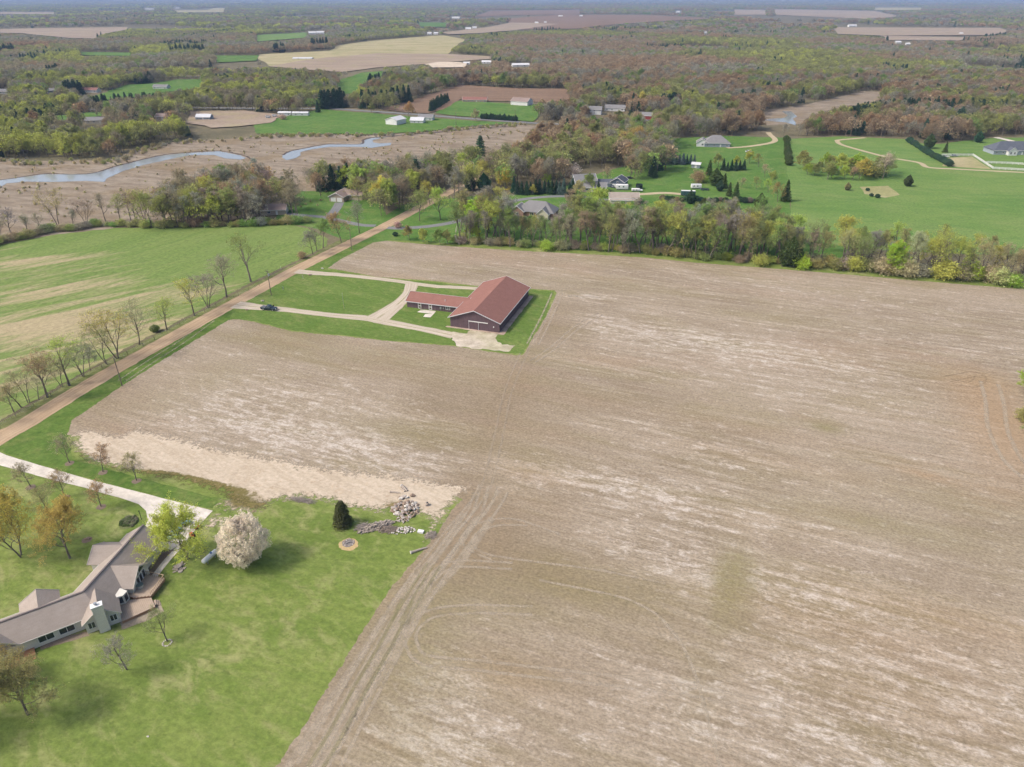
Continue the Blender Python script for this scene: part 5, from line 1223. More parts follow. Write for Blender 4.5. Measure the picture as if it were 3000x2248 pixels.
# ---- the maroon barn with its low wing
def barn():
    root = empty('maroon_barn', (-7.5, 238.4), 0, 'large maroon barn with red shingle roof, low side wing and sliding door', 'barn')
    yaw = math.atan2(33.0, 10.5); L, W = 34.6, 17.8
    body(root, L, W, 3.7, 3.3, 'wall_maroon', 'roof_maroon', False, 0.6, 0, 0, yaw, ('wall', 'roof'), M['trim'])
    wy = math.atan2(-0.29, 0.957); wx, wyy = -28.4 + 7.5 + 2.2, 243.7 - 238.4 - 0.67
    wl = 22.8
    body(root, wl, 9.0, 2.5, 1.9, 'wall_maroon', 'roof_maroon', False, 0.45, wx, wyy, wy, ('wing_wall', 'wing_roof'), M['trim'])
    R = Matrix.Rotation(yaw, 3, 'Z')
    n = R @ Vector((-1, 0, 0)); t = R @ Vector((0, -1, 0)); o = n * (L / 2)
    # sliding door: two maroon leaves with pale edges on a white rail
    m = MB(); m.obox(o + t * (-0.3) + n * 0.06 + Vector((0, 0, 1.45)), t * 1.75, n * 0.05, Vector((0, 0, 1.42))); m.build('sliding_door', MATS['wall_maroon'], root)
    m = MB()
    for s in (-2.05, 1.45): m.obox(o + t * s + n * 0.10 + Vector((0, 0, 1.45)), t * 0.05, n * 0.05, Vector((0, 0, 1.45)))
    m.build('door_edge', M['trim'], root)
    m = MB(); m.obox(o + t * 1.35 + n * 0.16 + Vector((0, 0, 3.0)), t * 3.5, n * 0.07, Vector((0, 0, 0.13))); m.build('door_rail', M['white'], root)
    m = MB(); m.obox(o + t * 6.9 + n * 0.10 + Vector((0, 0, 1.9)), t * 0.16, n * 0.1, Vector((0, 0, 0.22))); m.build('wall_lamp', M['white'], root)
    # wing front: two half glazed doors, a window, meter boxes, pipe on the roof
    Rw = Matrix.Rotation(wy, 3, 'Z'); wn_ = Rw @ Vector((0, -1, 0)); wt = Rw @ Vector((1, 0, 0)); wo = Vector((wx, wyy, 0)) + wn_ * 4.5
    for s in (-6.4, -2.2):
        d = opening(root, 'door', wo, wn_, wt, s, 1.12, 1.25, 2.1, None, M['white'])
        for zz in (1.62, 0.62):
            MB().obox(wo + wt * s + Vector((0, 0, zz)) + wn_ * 0.04, wt * 0.38, wn_ * 0.03, Vector((0, 0, 0.34))).build('pane', plain('door_glass', (0.12, 0.11, 0.07), 0.15, .5), d)
    w = opening(root, 'window', wo, wn_, wt, 4.6, 1.45, 1.7, 1.2)
    MB().obox(wo + wt * 4.6 + Vector((0, 0, 1.45)) + wn_ * 0.035, wt * 0.75, wn_ * 0.03, Vector((0, 0, 0.05))).build('glazing_bar', M['white'], w)
    m = MB(); m.obox(wo + wt * 1.9 + wn_ * 0.12 + Vector((0, 0, 1.3)), wt * 0.3, wn_ * 0.12, Vector((0, 0, 0.42))); m.obox(wo + wt * 1.9 + wn_ * 0.08 + Vector((0, 0, .45)), wt * 0.05, wn_ * 0.05, Vector((0, 0, 0.45))); m.build('meter_box', M['steel'], root)
    m = MB(); m.obox(wo + wt * 2.9 + wn_ * 0.12 + Vector((0, 0, 1.3)), wt * 0.2, wn_ * 0.12, Vector((0, 0, 0.25))); m.build('meter_box', M['steel'], root)
    m = MB(); m.tube([wo + wt * 3.0 - wn_ * 1.8 + Vector((0, 0, 3.2)), wo + wt * 3.0 - wn_ * 1.8 + Vector((0, 0, 3.95))], 0.12, 8); m.build('vent_pipe', M['white'], root)
    # skirt of stone along the walls
    hl, hw = L / 2, W / 2
    for poly, nm in ((((-hl, -hw), (hl + 1.2, -hw), (hl + 1.2, -hw - 1.7), (-hl - 1.2, -hw - 1.9)), 0), (((-hl, -hw - 1.0), (-hl - 1.3, -hw - 1.9), (-hl - 1.0, hw + 1.6), (-hl, hw + 1.2)), 1)):
        P = [R @ Vector((a, b, 0)) + Vector((-7.5, 238.4, 0)) for a, b in poly]
        sheet('gravel_skirt', [(p.x, p.y) for p in P], mat_soil('skirt_gravel%d' % nm, (0.36, 0.27, 0.21), (0.46, 0.36, 0.29)), 0.070 + 0.004 * nm, ('pale stone strip along the right wall of the barn', 'pale stone strip along the front wall of the barn')[nm], 'gravel', 1.0, 0.25)
    # patio slabs
    for poly, nm in (([(1222, 915), (1236, 908), (1277, 912), (1270, 921)], 'concrete slab before the left wing door'), ([(1246, 921), (1268, 921), (1277, 913.5), (1261, 931), (1240, 929)], 'concrete slab leading away from the wing doors')):
        sheet('patio_slab', GL(poly[:5]), M['concrete'], 0.075 if 'left' in nm else 0.080, nm, 'slab', 1.0, 0.05)
barn()
# chair by the wing door
def lawn_chair(x, y):
    o = empty('wooden_chair', G(x, y), 0.3, 'small weathered chair by the left wing door', 'chair')
    MB().box(-.3, .3, -.3, .3, .42, .48).build('seat', M['deadwood'], o); MB().obox((0, .32, .8), (.3, 0, 0), (0, .04, 0), (0, 0, .36)).build('backrest', M['deadwood'], o)
    for a in (-.26, .26):
        for b in (-.26, .26): MB().box(a - .03, a + .03, b - .03, b + .03, 0, .42).build('leg', M['deadwood'], o)
lawn_chair(1234, 910)

# ---- the near house, bent in plan
def bent_house():
    root = empty('bent_ranch_house', (-77.8, 95.0), 0, 'long bent ranch house with grey brown roof, chimney and deck', 'house')
    OX, OY = -77.8, 95.0
    A = [Vector((-75.4 - OX, 113.2 - OY)), Vector((0, 0)), Vector((-101 - OX, 79.2 - OY))]
    hw = 3.75; wh, rz = 2.7, 5.2
    def offs(d):
        out = []
        for i in range(3):
            if i == 0: t = (A[1] - A[0]).normalized(); n = Vector((-t.y, t.x)); out.append(A[0] + n * d)
            elif i == 2: t = (A[2] - A[1]).normalized(); n = Vector((-t.y, t.x)); out.append(A[2] + n * d)
            else:
                t1 = (A[1] - A[0]).normalized(); t2 = (A[2] - A[1]).normalized(); b = (Vector((-t1.y, t1.x)) + Vector((-t2.y, t2.x))).normalized()
                out.append(A[1] + b * d / b.dot(Vector((-t1.y, t1.x))))
        return out
    near = offs(hw); farr = offs(-hw); nearo = offs(hw + 0.38); faro = offs(-hw - 0.5)
    t0 = (A[0] - A[1]).normalized() * 0.4; t2 = (A[2] - A[1]).normalized() * 0.4
    w = MB()
    poly = [near[0], near[1], near[2], farr[2], farr[1], farr[0]]
    w.prism([(p.x, p.y) for p in poly], 0, wh)
    for e in (0, 2):
        a, b, c = near[e], farr[e], A[e]
        q = Vector((A[1] - A[e])).normalized() * 0.3
        vs = [(a.x, a.y, wh - .001), (b.x, b.y, wh - .001), (c.x, c.y, rz - .12), (a.x + q.x, a.y + q.y, wh - .001), (b.x + q.x, b.y + q.y, wh - .001), (c.x + q.x, c.y + q.y, rz - .12)]
        w.add(vs, [(0, 1, 2), (5, 4, 3), (0, 3, 4, 1), (1, 4, 5, 2), (2, 5, 3, 0)])
    w.build('wall', MATS['wall_beige'], root)
    ez = wh - 0.25
    r = MB(); ends = [t0, Vector((0, 0)), t2]
    def P3(p, i, z): return (p.x + ends[i].x, p.y + ends[i].y, z)
    for i in (0, 1):
        slab(r, P3(nearo[i], i, ez), P3(nearo[i + 1], i + 1, ez), P3(A[i + 1], i + 1, rz), P3(A[i], i, rz))
        slab(r, P3(faro[i + 1], i + 1, ez), P3(faro[i], i, ez), P3(A[i], i, rz), P3(A[i + 1], i + 1, rz))
    roof = r.build('roof', MATS['roof_greybrown'], root)
    cap = MB()
    for i in (0, 1): cap.bar(P3(A[i], i, rz + .03), P3(A[i + 1], i + 1, rz + .03), 0.35, 0.10)
    cap.build('ridge_cap', plain('ridge_cap', (0.15, 0.13, 0.125), .9, .1), roof)
    g = MB()
    for L_ in (nearo, faro):
        for i in (0, 1): g.bar(P3(L_[i], i, ez - .04), P3(L_[i + 1], i + 1, ez - .04), 0.12, 0.14)
    g.build('gutter', plain('gutter', (0.50, 0.48, 0.44), .5, .4), roof)
    def gable(c, ang, half, back, ez2, rz2, front_wall=True, over=0.45, glass=None):
        """cross gable: c is the middle of its front wall, ang the way it faces"""
        R = Matrix.Rotation(ang, 3, 'Z'); C = Vector((c[0] - OX, c[1] - OY, 0))
        def q(f, s, z): v = R @ Vector((f, s, 0)); return (C.x + v.x, C.y + v.y, z)
        m = MB(); m.add([q(0, -half, 0), q(0, half, 0), q(0, half, ez2), q(0, 0, rz2 - .12), q(0, -half, ez2), q(-back, -half, 0), q(-back, half, 0), q(-back, half, ez2), q(-back, 0, rz2 - .12), q(-back, -half, ez2)],
                        [(0, 1, 2, 3, 4), (9, 8, 7, 6, 5), (0, 4, 9, 5), (1, 6, 7, 2), (0, 5, 6, 1), (4, 3, 8, 9), (3, 2, 7, 8)])
        m.build('gable_wall', MATS['wall_beige'], root)
        sl = (rz2 - ez2) / half; e2 = ez2 - sl * over
        m = MB(); slab(m, q(over, -half - over, e2), q(over, 0, rz2), q(-back - 1.4, 0, rz2), q(-back, -half - over, e2)); slab(m, q(over, 0, rz2), q(over, half + over, e2), q(-back, half + over, e2), q(-back - 1.4, 0, rz2))
        m.build('gable_roof', MATS['roof_greybrown'], root)
        m = MB(); m.bar(q(over + .03, -half - over, e2 - .03), q(over + .03, 0, rz2 - .03), .06, .22); m.bar(q(over + .03, half + over, e2 - .03), q(over + .03, 0, rz2 - .03), .06, .22)
        m.build('barge_board', plain('barge_board', (0.52, 0.49, 0.44), .6, .3), root)
        n = R @ Vector((1, 0, 0)); t = R @ Vector((0, 1, 0)); return C, n, t
    # deck gable with sliding doors
    C, n, t = gable((-71.5, 102.0), 0.0, 3.1, 4.0, 2.7, 4.9)
    for s in (-0.9, 0.2, 1.3): opening(root, 'window', C, n, t, s, 1.75, 1.05, 2.0, None, M['glass'])
    for s in (-0.62, 0.62):
        m = MB(); k = 1 if s > 0 else -1
        m.add([tuple(C + t * (k * .15) + n * .03 + Vector((0, 0, 3.0))), tuple(C + t * (k * 2.1) + n * .03 + Vector((0, 0, 3.0))), tuple(C + t * (k * .15) + n * .03 + Vector((0, 0, 4.3)))] + [tuple(C + t * a + n * -.05 + Vector((0, 0, z))) for a, z in ((k * .15, 3.0), (k * 2.1, 3.0), (k * .15, 4.3))], [(0, 1, 2), (5, 4, 3), (0, 3, 4, 1), (1, 4, 5, 2), (2, 5, 3, 0)])
        m.build('pane', M['glass'], root)
    # chimney gable
    fa = math.atan2(-0.85, 0.53)
    C, n, t = gable((-73.4, 91.4), fa, 2.75, 4.2, 2.7, 4.9)
    for s in (-1.75, 1.75): opening(root, 'window', C, n, t, s, 1.6, 1.2, 1.5)
    ch = MB(); cc = C + n * 0.55
    ch.obox(cc + Vector((0, 0, 3.0)), t * 0.85, n * 0.55, Vector((0, 0, 3.0)))
    cho = ch.build('chimney', MATS['wall_beige'], root)
    MB().obox(cc + Vector((0, 0, 6.06)), t * 0.95, n * 0.65, Vector((0, 0, 0.08))).build('chimney_cap', M['white'], cho)
    MB().tube([cc + t * -.1 + Vector((0, 0, 6.1)), cc + t * -.1 + Vector((0, 0, 6.5))], [.2, .2], 10).tube([cc + t * -.1 + Vector((0, 0, 6.5)), cc + t * -.1 + Vector((0, 0, 6.62))], [.3, .26], 10).build('flue', M['steel'], cho)
    # gable at the left end, back gables
    fb = math.atan2(-0.83, 0.56)
    C, n, t = gable((-87.2, 84.2), fb, 2.6, 3.5, 2.7, 4.7)
    for s in (-1.2, 0.0, 1.2): opening(root, 'window', C, n, t, s, 1.3, 1.0, 1.9)
    gable((-82.6, 108.2), math.pi, 2.9, 4.6, 2.7, 4.5)
    gable((-87.2, 96.0), math.pi + fb, 2.8, 4.0, 2.7, 4.4)
    # wing windows on the garden side, bay window, garage door, vents
    d2 = (A[2] - A[1]).normalized(); nn = Vector((-d2.y, d2.x, 0)); tt = Vector((-d2.x, -d2.y, 0))
    if nn.y > 0: nn = -nn
    base = Vector((near[1].x, near[1].y, 0))
    for s in (5.6, 8.8): opening(root, 'window', base + Vector((d2.x, d2.y, 0)) * s, nn, tt, 0, 1.42, 2.5, 1.4)
    b = MB(); bc = Vector((-72.3 - OX, 97.3 - OY, 0))
    b.prism([(bc.x - 1.2, bc.y + 1.2), (bc.x - 1.2, bc.y - 1.4), (bc.x + .3, bc.y - .7), (bc.x + .5, bc.y + .5)], 0.6, 2.65); bay = b.build('bay_window', MATS['wall_beige'], root)
    MB().obox((bc.x + .44, bc.y - .1, 1.7), (.02, 0, 0), (0, .5, 0), (0, 0, .7)).build('pane', M['glass'], bay)
    MB().obox((bc.x - .42, bc.y - 1.07, 1.7), (.55, .26, 0), (.012, -.025, 0), (0, 0, .7)).build('pane', M['glass'], bay)
    for s, zz in ((-1.9, 4.0), (-1.5, 3.75)): MB().obox((near[0].x - 2.1 - .2 * s, near[0].y - 8 + s, zz), (.2, 0, 0), (0, .2, 0), (0, 0, .12)).build('roof_vent', M['white'], roof)
    t1 = (A[0] - A[1]).normalized()
    opening(root, 'garage_door', (A[0].x, A[0].y, 0), (t1.x, t1.y, 0), (t1.y, -t1.x, 0), 0, 1.15, 4.9, 2.2)
    return root
bent_house()

def boards(root, poly, z, ang, bw=0.30, th=0.05, gap=0.02):
    """planks clipped to an outline"""
    c, s = math.cos(-ang), math.sin(-ang)
    Q = [(p[0] * c - p[1] * s, p[0] * s + p[1] * c) for p in poly]
    y = min(q[1] for q in Q) + bw / 2
    while y < max(q[1] for q in Q):
        xs = []
        for i in range(len(Q)):
            (x0, y0), (x1, y1) = Q[i], Q[(i + 1) % len(Q)]
            if (y0 > y) != (y1 > y): xs.append(x0 + (y - y0) / (y1 - y0) * (x1 - x0))
        xs.sort()
        for a, b in zip(xs[::2], xs[1::2]):
            m = MB(); dz = random.uniform(-.004, .004)
            m.obox(((a + b) / 2 * math.cos(ang) - y * math.sin(ang), (a + b) / 2 * math.sin(ang) + y * math.cos(ang), z + dz), (math.cos(ang) * (b - a) / 2, math.sin(ang) * (b - a) / 2, 0), (-math.sin(ang) * (bw - gap) / 2, math.cos(ang) * (bw - gap) / 2, 0), (0, 0, th / 2))
            m.build('board', M['deck'], root)
        y += bw
def deck():
    root = empty('wooden_deck', (-70, 98.5), 0, 'two level brown wooden deck behind the bent ranch house', 'deck')
    O = (-70, 98.5)
    up = [(-73.0, 104.2), (-67.3, 102.7), (-67.9, 98.2), (-71.0, 97.7), (-72.9, 98.6)]; lo = [(-73.6, 97.4), (-71.0, 97.55), (-67.9, 98.05), (-66.2, 95.8), (-70.6, 92.3), (-71.6, 93.6)]
    U = [(p[0] - O[0], p[1] - O[1]) for p in up]; Lo = [(p[0] - O[0], p[1] - O[1]) for p in lo]
    boards(root, U, 0.95, math.radians(38)); boards(root, Lo, 0.62, math.radians(128))
    for pl, z in ((U, .9), (Lo, .57)):
        m = MB()
        for a, b in zip(pl, pl[1:] + pl[:1]): m.bar((*a, z - .25), (*b, z - .25), .06, .5)
        m.build('skirt_board', M['rail'], root)
    m = MB(); rl = [U[0], U[1], U[2]]
    for a, b in zip(rl[:-1], rl[1:]): m.bar((*a, 1.9), (*b, 1.9), .10, .06); m.bar((*a, 1.12), (*b, 1.12), .05, .05)
    m.build('handrail', plain('pale_rail', (.50, .36, .24), .7, .2), root)
    for a, b in zip(rl[:-1], rl[1:]):
        d = math.dist(a, b); k = int(d / .45)
        m = MB()
        for i in range(k + 1): m.bar((a[0] + (b[0] - a[0]) * i / k, a[1] + (b[1] - a[1]) * i / k, 0.97), (a[0] + (b[0] - a[0]) * i / k, a[1] + (b[1] - a[1]) * i / k, 1.88), .05)
        m.build('railing', M['rail'], root)
    for i in range(3):
        c = ((Lo[2][0] + Lo[3][0]) / 2 + .25 * (i + 1), (Lo[2][1] + Lo[3][1]) / 2 + .12 * (i + 1))
        MB().obox((*c, .45 - i * .17), (.45, -.75, 0) if False else (.55 * .6, -.75 * .8, 0), (.15, .1, 0), (0, 0, .03)).build('step', M['deck'], root)
    t = empty('hot_tub', (-71.0, 100.4, 0.98), 0.2, 'small grey covered tub on the deck by the sliding doors', 'tub')
    MB().tube([(0, 0, 0), (0, 0, .6)], [.62, .66], 16).build('shell', plain('tub_shell', (.38, .39, .36), .6, .3), t); MB().tube([(0, 0, .6), (0, 0, .68)], [.68, .66], 16).build('lid', plain('tub_lid', (.16, .2, .18), .6, .3), t)
deck()
s2 = empty('front_steps', G(60, 1925), math.atan2(-0.83, 0.56), 'orange brown wooden step deck at the left end of the house', 'deck')
for i in range(9): MB().box(-1.5 + i * .3, -1.22 + i * .3, -2.2, 2.2, .3, .36).build('board', plain('cedar_board', (.40, .20, .10), .7, .2), s2)
for i in range(2): MB().box(1.25 + i * .35, 1.58 + i * .35, -2.2, 2.2, .16 - i * .13, .2 - i * .13).build('step', MATS['cedar_board'], s2)

# ---- houses in the middle distance
def hpx(name, label, xa, xb, y, W, wh, rh, wall, roof, yaw=0.0, hip=False, feats=None, cat='house', clear=True, L=None, extra=None, over=0.4, trim=True):
    k = mpp(y); xc = (xa + xb) / 2; L = L or (xb - xa) * k
    g = G(xc, y); cy = math.cos(math.radians(yaw))
    d = W / 2 * abs(cy) + L / 2 * abs(math.sin(math.radians(yaw)))
    root = empty(name, (g[0], g[1] + d), math.radians(yaw), label, cat)
    body(root, L, W, wh, rh, wall, roof, hip, over, trim=M['white'] if trim else None)
    if feats is None:
        n = max(2, int(L / 4)); feats = []
        for i in range(n): feats.append(('w' if i != n // 2 else 'd', 'f', (i + .5 - n / 2) * L / n, 1.5 if i != n // 2 else 1.1, 1.2 if i != n // 2 else 1.0, 1.2 if i != n // 2 else 2.0))
    hfeat(root, L, W, feats)
    if extra: extra(root, L, W)
    if clear: HOUSE_CLEAR.append((xc, y, (xb - xa) / 2 + 8, 6))
    return root
def add_body(L, W, wh, rh, wall, roof, x0, y0, yaw=0, hip=False, feats=()):
    def f(root, *_):
        body(root, L, W, wh, rh, wall, roof, hip, .4, x0, y0, math.radians(yaw), ('side_wall', 'side_roof'), M['white']); hfeat(root, L, W, feats, x0, y0, math.radians(yaw))
    return f
def multi(*fs):
    def f(root, L, W):
        for q in fs: q(root, L, W)
    return f
r = empty('ranch_house', (*[a + b for a, b in zip(G(990, 592), (0.5, 6.0))],), math.radians(78), 'tan ranch house with brown roof and two white garage doors', 'house')
body(r, 12, 8.5, 2.8, 2.0, 'wall_tan', 'roof_brown', trim=M['white']); hfeat(r, 12, 8.5, [('g', 'l', -1.8, 1.2, 2.9, 2.2), ('g', 'l', 1.8, 1.2, 2.9, 2.2), ('w', 'f', 0, 1.5, 1.4, 1.2)])
body(r, 12, 8, 2.8, 1.9, 'wall_tan', 'roof_brown', False, .4, 4.0, -6.5, math.radians(90), ('side_wall', 'side_roof'), M['white']); hfeat(r, 12, 8, [('w', 'b', 0, 1.5, 1.8, 1.2), ('w', 'b', -3.5, 1.5, 1.4, 1.2)], 4.0, -6.5, math.radians(90))
r = empty('ranch_house', (*[a + b for a, b in zip(G(785, 632), (0, 5.0))],), math.radians(6), 'low grey brown ranch house with white garage end among bare trees', 'house')
body(r, 17, 8.5, 2.7, 2.0, 'wall_tan', 'roof_brown', trim=M['white']); hfeat(r, 17, 8.5, [('g', 'r', -2.0, 1.2, 2.6, 2.2), ('g', 'r', 1.6, 1.2, 2.6, 2.2), ('w', 'f', -5, 1.5, 1.6, 1.2), ('w', 'f', 0, 1.5, 1.6, 1.2), ('d', 'f', 4, 1.1, 1.0, 2.0)])
r = empty('brick_house', (*[a + b for a, b in zip(G(1590, 640), (-2.5, 7.0))],), math.radians(-18), 'brick house with steep grey hipped roof behind the tree belt', 'house')
body(r, 20, 11, 3.0, 4.2, 'wall_brick', 'roof_grey', True); hfeat(r, 20, 11, [('w', 'f', -1.5, 1.6, 2.0, 1.6), ('w', 'f', 3.0, 1.6, 1.2, 1.6), ('d', 'f', 5.4, 1.1, 1.1, 2.1)])
body(r, 7, 6, 2.9, 2.6, 'wall_cream', 'roof_grey', False, .4, 5.0, -5.0, math.radians(90), ('side_wall', 'side_roof'), M['white']); hfeat(r, 7, 6, [('w', 'l', 0, 1.6, 1.6, 1.5)], 5.0, -5.0, math.radians(90))
body(r, 8, 7, 2.9, 2.6, 'wall_brick', 'roof_grey', False, .4, -9.0, -3.0, math.radians(90), ('garage_wall', 'garage_roof'), M['white']); hfeat(r, 8, 7, [('w', 'l', 0, 1.6, 1.4, 1.4)], -9.0, -3.0, math.radians(90))
r = empty('blue_grey_house', (*[a + b for a, b in zip(G(1712, 566), (0, 9.0))],), math.radians(-8), 'two storey blue grey house with dark grey roofs and a breezeway', 'house')
body(r, 13, 10, 4.6, 3.0, 'wall_bluegrey', 'roof_grey', False, .45, 0, 6, math.radians(20), trim=M['white']); hfeat(r, 13, 10, [('w', 'r', 0, 4.4, 1.0, 1.2), ('w', 'r', 0, 1.6, 1.4, 1.3), ('w', 'f', -3, 1.6, 1.4, 1.3), ('w', 'f', 2, 1.6, 1.4, 1.3)], 0, 6, math.radians(20))
body(r, 14, 7, 2.8, 2.4, 'wall_tan', 'roof_grey', False, .45, 6.5, -3.0, 0, ('front_wall', 'front_roof'), M['white']); hfeat(r, 14, 7, [('w', 'f', -4, 1.5, 1.4, 1.3), ('d', 'f', -1, 1.1, 1.0, 2.0), ('w', 'f', 3, 1.5, 1.4, 1.3)], 6.5, -3.0)
body(r, 12, 5, 2.7, 1.6, 'wall_bluegrey', 'roof_slate', False, .4, 12, 9.5, math.radians(6), ('link_wall', 'link_roof'), M['white'])
body(r, 9, 8, 3.6, 2.4, 'wall_darkblue', 'roof_slate', False, .4, 21, 10.5, math.radians(75), ('wing_wall', 'wing_roof'), M['white']); hfeat(r, 9, 8, [('w', 'l', 0, 3.4, 1.0, 1.0), ('g', 'l', -1.6, 1.2, 2.6, 2.2)], 21, 10.5, math.radians(75))
hpx('cream_shed', 'long cream shed with grey roof in front of the blue grey house', 1787, 1872, 597, 7.5, 3.0, 2.2, 'wall_cream', 'roof_greybrown', -3, False, [('d', 'f', -5, 1.1, 1.1, 2.1), ('w', 'f', 0, 1.5, 1.4, 1.2), ('w', 'f', 4.5, 1.5, 1.4, 1.2)], 'shed', extra=add_body(15, 3.0, 2.2, 0.7, 'wall_cream', 'roof_greybrown', 0, -3.6, 0))
hpx('hipped_house', 'grey hipped roof house alone on the far lawn', 2066, 2140, 432, 13, 3.0, 4.6, 'wall_bluegrey', 'roof_grey', -4, True, None, extra=add_body(9, 9, 2.8, 2.8, 'wall_white', 'roof_grey', -10, -1, 80, False, [('w', 'l', 0, 1.6, 1.4, 1.3)]))
hpx('slate_roof_house', 'wide slate roofed house with white porch at the right edge', 2915, 3060, 455, 14, 3.2, 5.0, 'wall_bluegrey', 'roof_slate', -3, True, None, extra=multi(add_body(8, 6, 3.0, 2.4, 'wall_white', 'roof_slate', -6, -6.0, 90, False, [('w', 'l', -1.3, 1.6, 1.2, 1.6), ('w', 'l', 1.3, 1.6, 1.2, 1.6)])))
hpx('white_barn', 'tall white gabled barn in the meadow by the paved road', 1137, 1175, 369, 12, 4.4, 2.2, 'wall_white', 'roof_light', 62, False, [('g', 'l', 0, 1.6, 3.0, 3.0)], 'barn', L=14)
hpx('white_shed', 'small white shed with white roof right of the white barn', 1203, 1242, 363, 9, 2.7, 2.2, 'wall_white', 'roof_light', -8, False, [('w', 'f', -2, 1.4, 1.0, 1.0), ('w', 'f', 2, 1.4, 1.0, 1.0), ('d', 'f', 0, 1.1, 1.0, 2.0)], 'shed')
hpx('white_house', 'white house with grey roof beside the white shed', 1227, 1269, 355, 9, 3.2, 2.2, 'wall_white', 'roof_grey', -8)
hpx('mobile_home', 'long white mobile home in two sections left of the meadow', 815, 852, 340, 5, 2.8, 0.9, 'wall_white', 'roof_light', -3, False, None, extra=add_body(15, 5, 2.8, 0.9, 'wall_white', 'roof_light', 15.5, -0.8, 0, False, [('w', 'f', -4, 1.5, 1.2, 1.0), ('w', 'f', 2, 1.5, 1.2, 1.0)]))
hpx('white_shop', 'white shop building with mauve roof at the curved drive', 1503, 1556, 312, 15, 4.2, 3.0, 'wall_white', 'roof_brown', -25, False, [('g', 'f', -4, 1.6, 3.0, 3.0), ('g', 'f', 0, 1.6, 3.0, 3.0), ('g', 'f', 4, 1.6, 3.0, 3.0)], 'building')
hpx('long_house', 'long low maroon roofed house on the lawn behind the paved road', 1356, 1426, 301, 10, 2.6, 2.4, 'wall_tan', 'roof_maroon', -4)
hpx('white_farmhouse', 'white two storey farmhouse among trees right of the plowed field', 1723, 1764, 337, 9, 4.6, 2.6, 'wall_white', 'roof_grey', -12, False, [('w', 'f', -4, 1.5, 1, 1.3), ('w', 'f', 0, 1.5, 1, 1.3), ('w', 'f', -4, 3.7, 1, 1.3), ('w', 'f', 0, 3.7, 1, 1.3), ('w', 'l', 0, 3.7, 1, 1.3)])
hpx('grey_roof_house', 'low white house with grey roof behind the farmhouse', 1775, 1834, 327, 10, 3.0, 2.4, 'wall_white', 'roof_grey', -14)
hpx('red_barn', 'small red barn with grey roof among the trees', 1875, 1914, 352, 10, 3.6, 2.4, 'wall_red', 'roof_grey', -18, False, [('g', 'f', -2, 1.4, 2.6, 2.6), ('d', 'l', 0, 1.1, 1.2, 2.1)], 'barn')
for xa, xb, y, wl, rf, yaw, lab in [(448, 490, 262, 'wall_white', 'roof_grey', -6, 'grey roofed white house on the far left lawn'), (236, 285, 272, 'wall_white', 'roof_maroon', -4, 'white house with red roof among dark trees at the far left'), (-4, 34, 276, 'wall_white', 'roof_grey', -4, 'grey roofed house cut by the left edge'), (140, 167, 273, 'wall_bluegrey', 'roof_grey', 8, 'grey house half hidden by trees at the far left'),
        (248, 312, 363, 'wall_cream', 'roof_grey', 10, 'grey roofed house hidden by trees behind the marsh'), (455, 498, 352, 'wall_tan', 'roof_brown', -6, 'brown roofed house beside a pink tree'), (574, 616, 353, 'wall_bluegrey', 'roof_light', 0, 'pale roofed shed by the garden plots')]:
    hpx('far_house', lab, xa, xb, y, 9, 2.8, 2.2, wl, rf, yaw)
for xa, xb, y, h, lab in [(1500, 1550, 196, 5, 'big pale house in the woods beyond the plowed field'), (1412, 1438, 187, 5, 'white house by the sand pit'), (1358, 1376, 189, 4, 'small white shed by the sand pit'), (857, 913, 175, 3.5, 'long low white building at the edge of the far field'), (903, 924, 101, 8, 'white far barn left of its twin'), (927, 948, 100, 8, 'white far barn right of its twin'), (1324, 1346, 55, 9, 'long white far barn near the horizon'), (1252, 1264, 103, 8, 'left white far house beyond the olive field'), (1271, 1283, 102, 7, 'right white far house beyond the olive field'), (1364, 1380, 89, 9, 'white far farm building left'), (1384, 1396, 86, 9, 'white far farm building right'),
        (1567, 1577, 70, 8, 'white far house in the mauve field'), (1594, 1601, 69, 8, 'small white far house in the mauve field'), (1698, 1707, 50, 10, 'white far shed at the mauve field edge'), (1636, 1648, 50, 8, 'low white far shed at the field edge'), (426, 448, 30, 12, 'white far buildings near the horizon at the left'), (2487, 2510, 79, 8, 'white far farmhouse at the upper right'), (2625, 2640, 128, 6, 'white far house by the thin tan strip'), (2655, 2666, 132, 5, 'small far house by the thin tan strip'), (2812, 2822, 101, 5, 'far white house at the upper right wood'), (2064, 2070, 101, 8, 'white far house beside a spruce'), (1982, 1992, 38, 12, 'white far house before the horizon'), (515, 525, 27, 12, 'second white far building near the horizon at the left'), (1983, 2010, 33, 0, '')]:
    if not lab: continue
    k = mpp(y); L = (xb - xa) * k
    hpx('far_building', lab, xa, xb, y, min(14, L * .6), h * .5, h * .45, 'wall_white', 'roof_light', random.uniform(-12, 12), False, [('w', 'f', -L * .2, h * .25, 1.6, 1.6), ('w', 'f', L * .2, h * .25, 1.6, 1.6)], 'building')
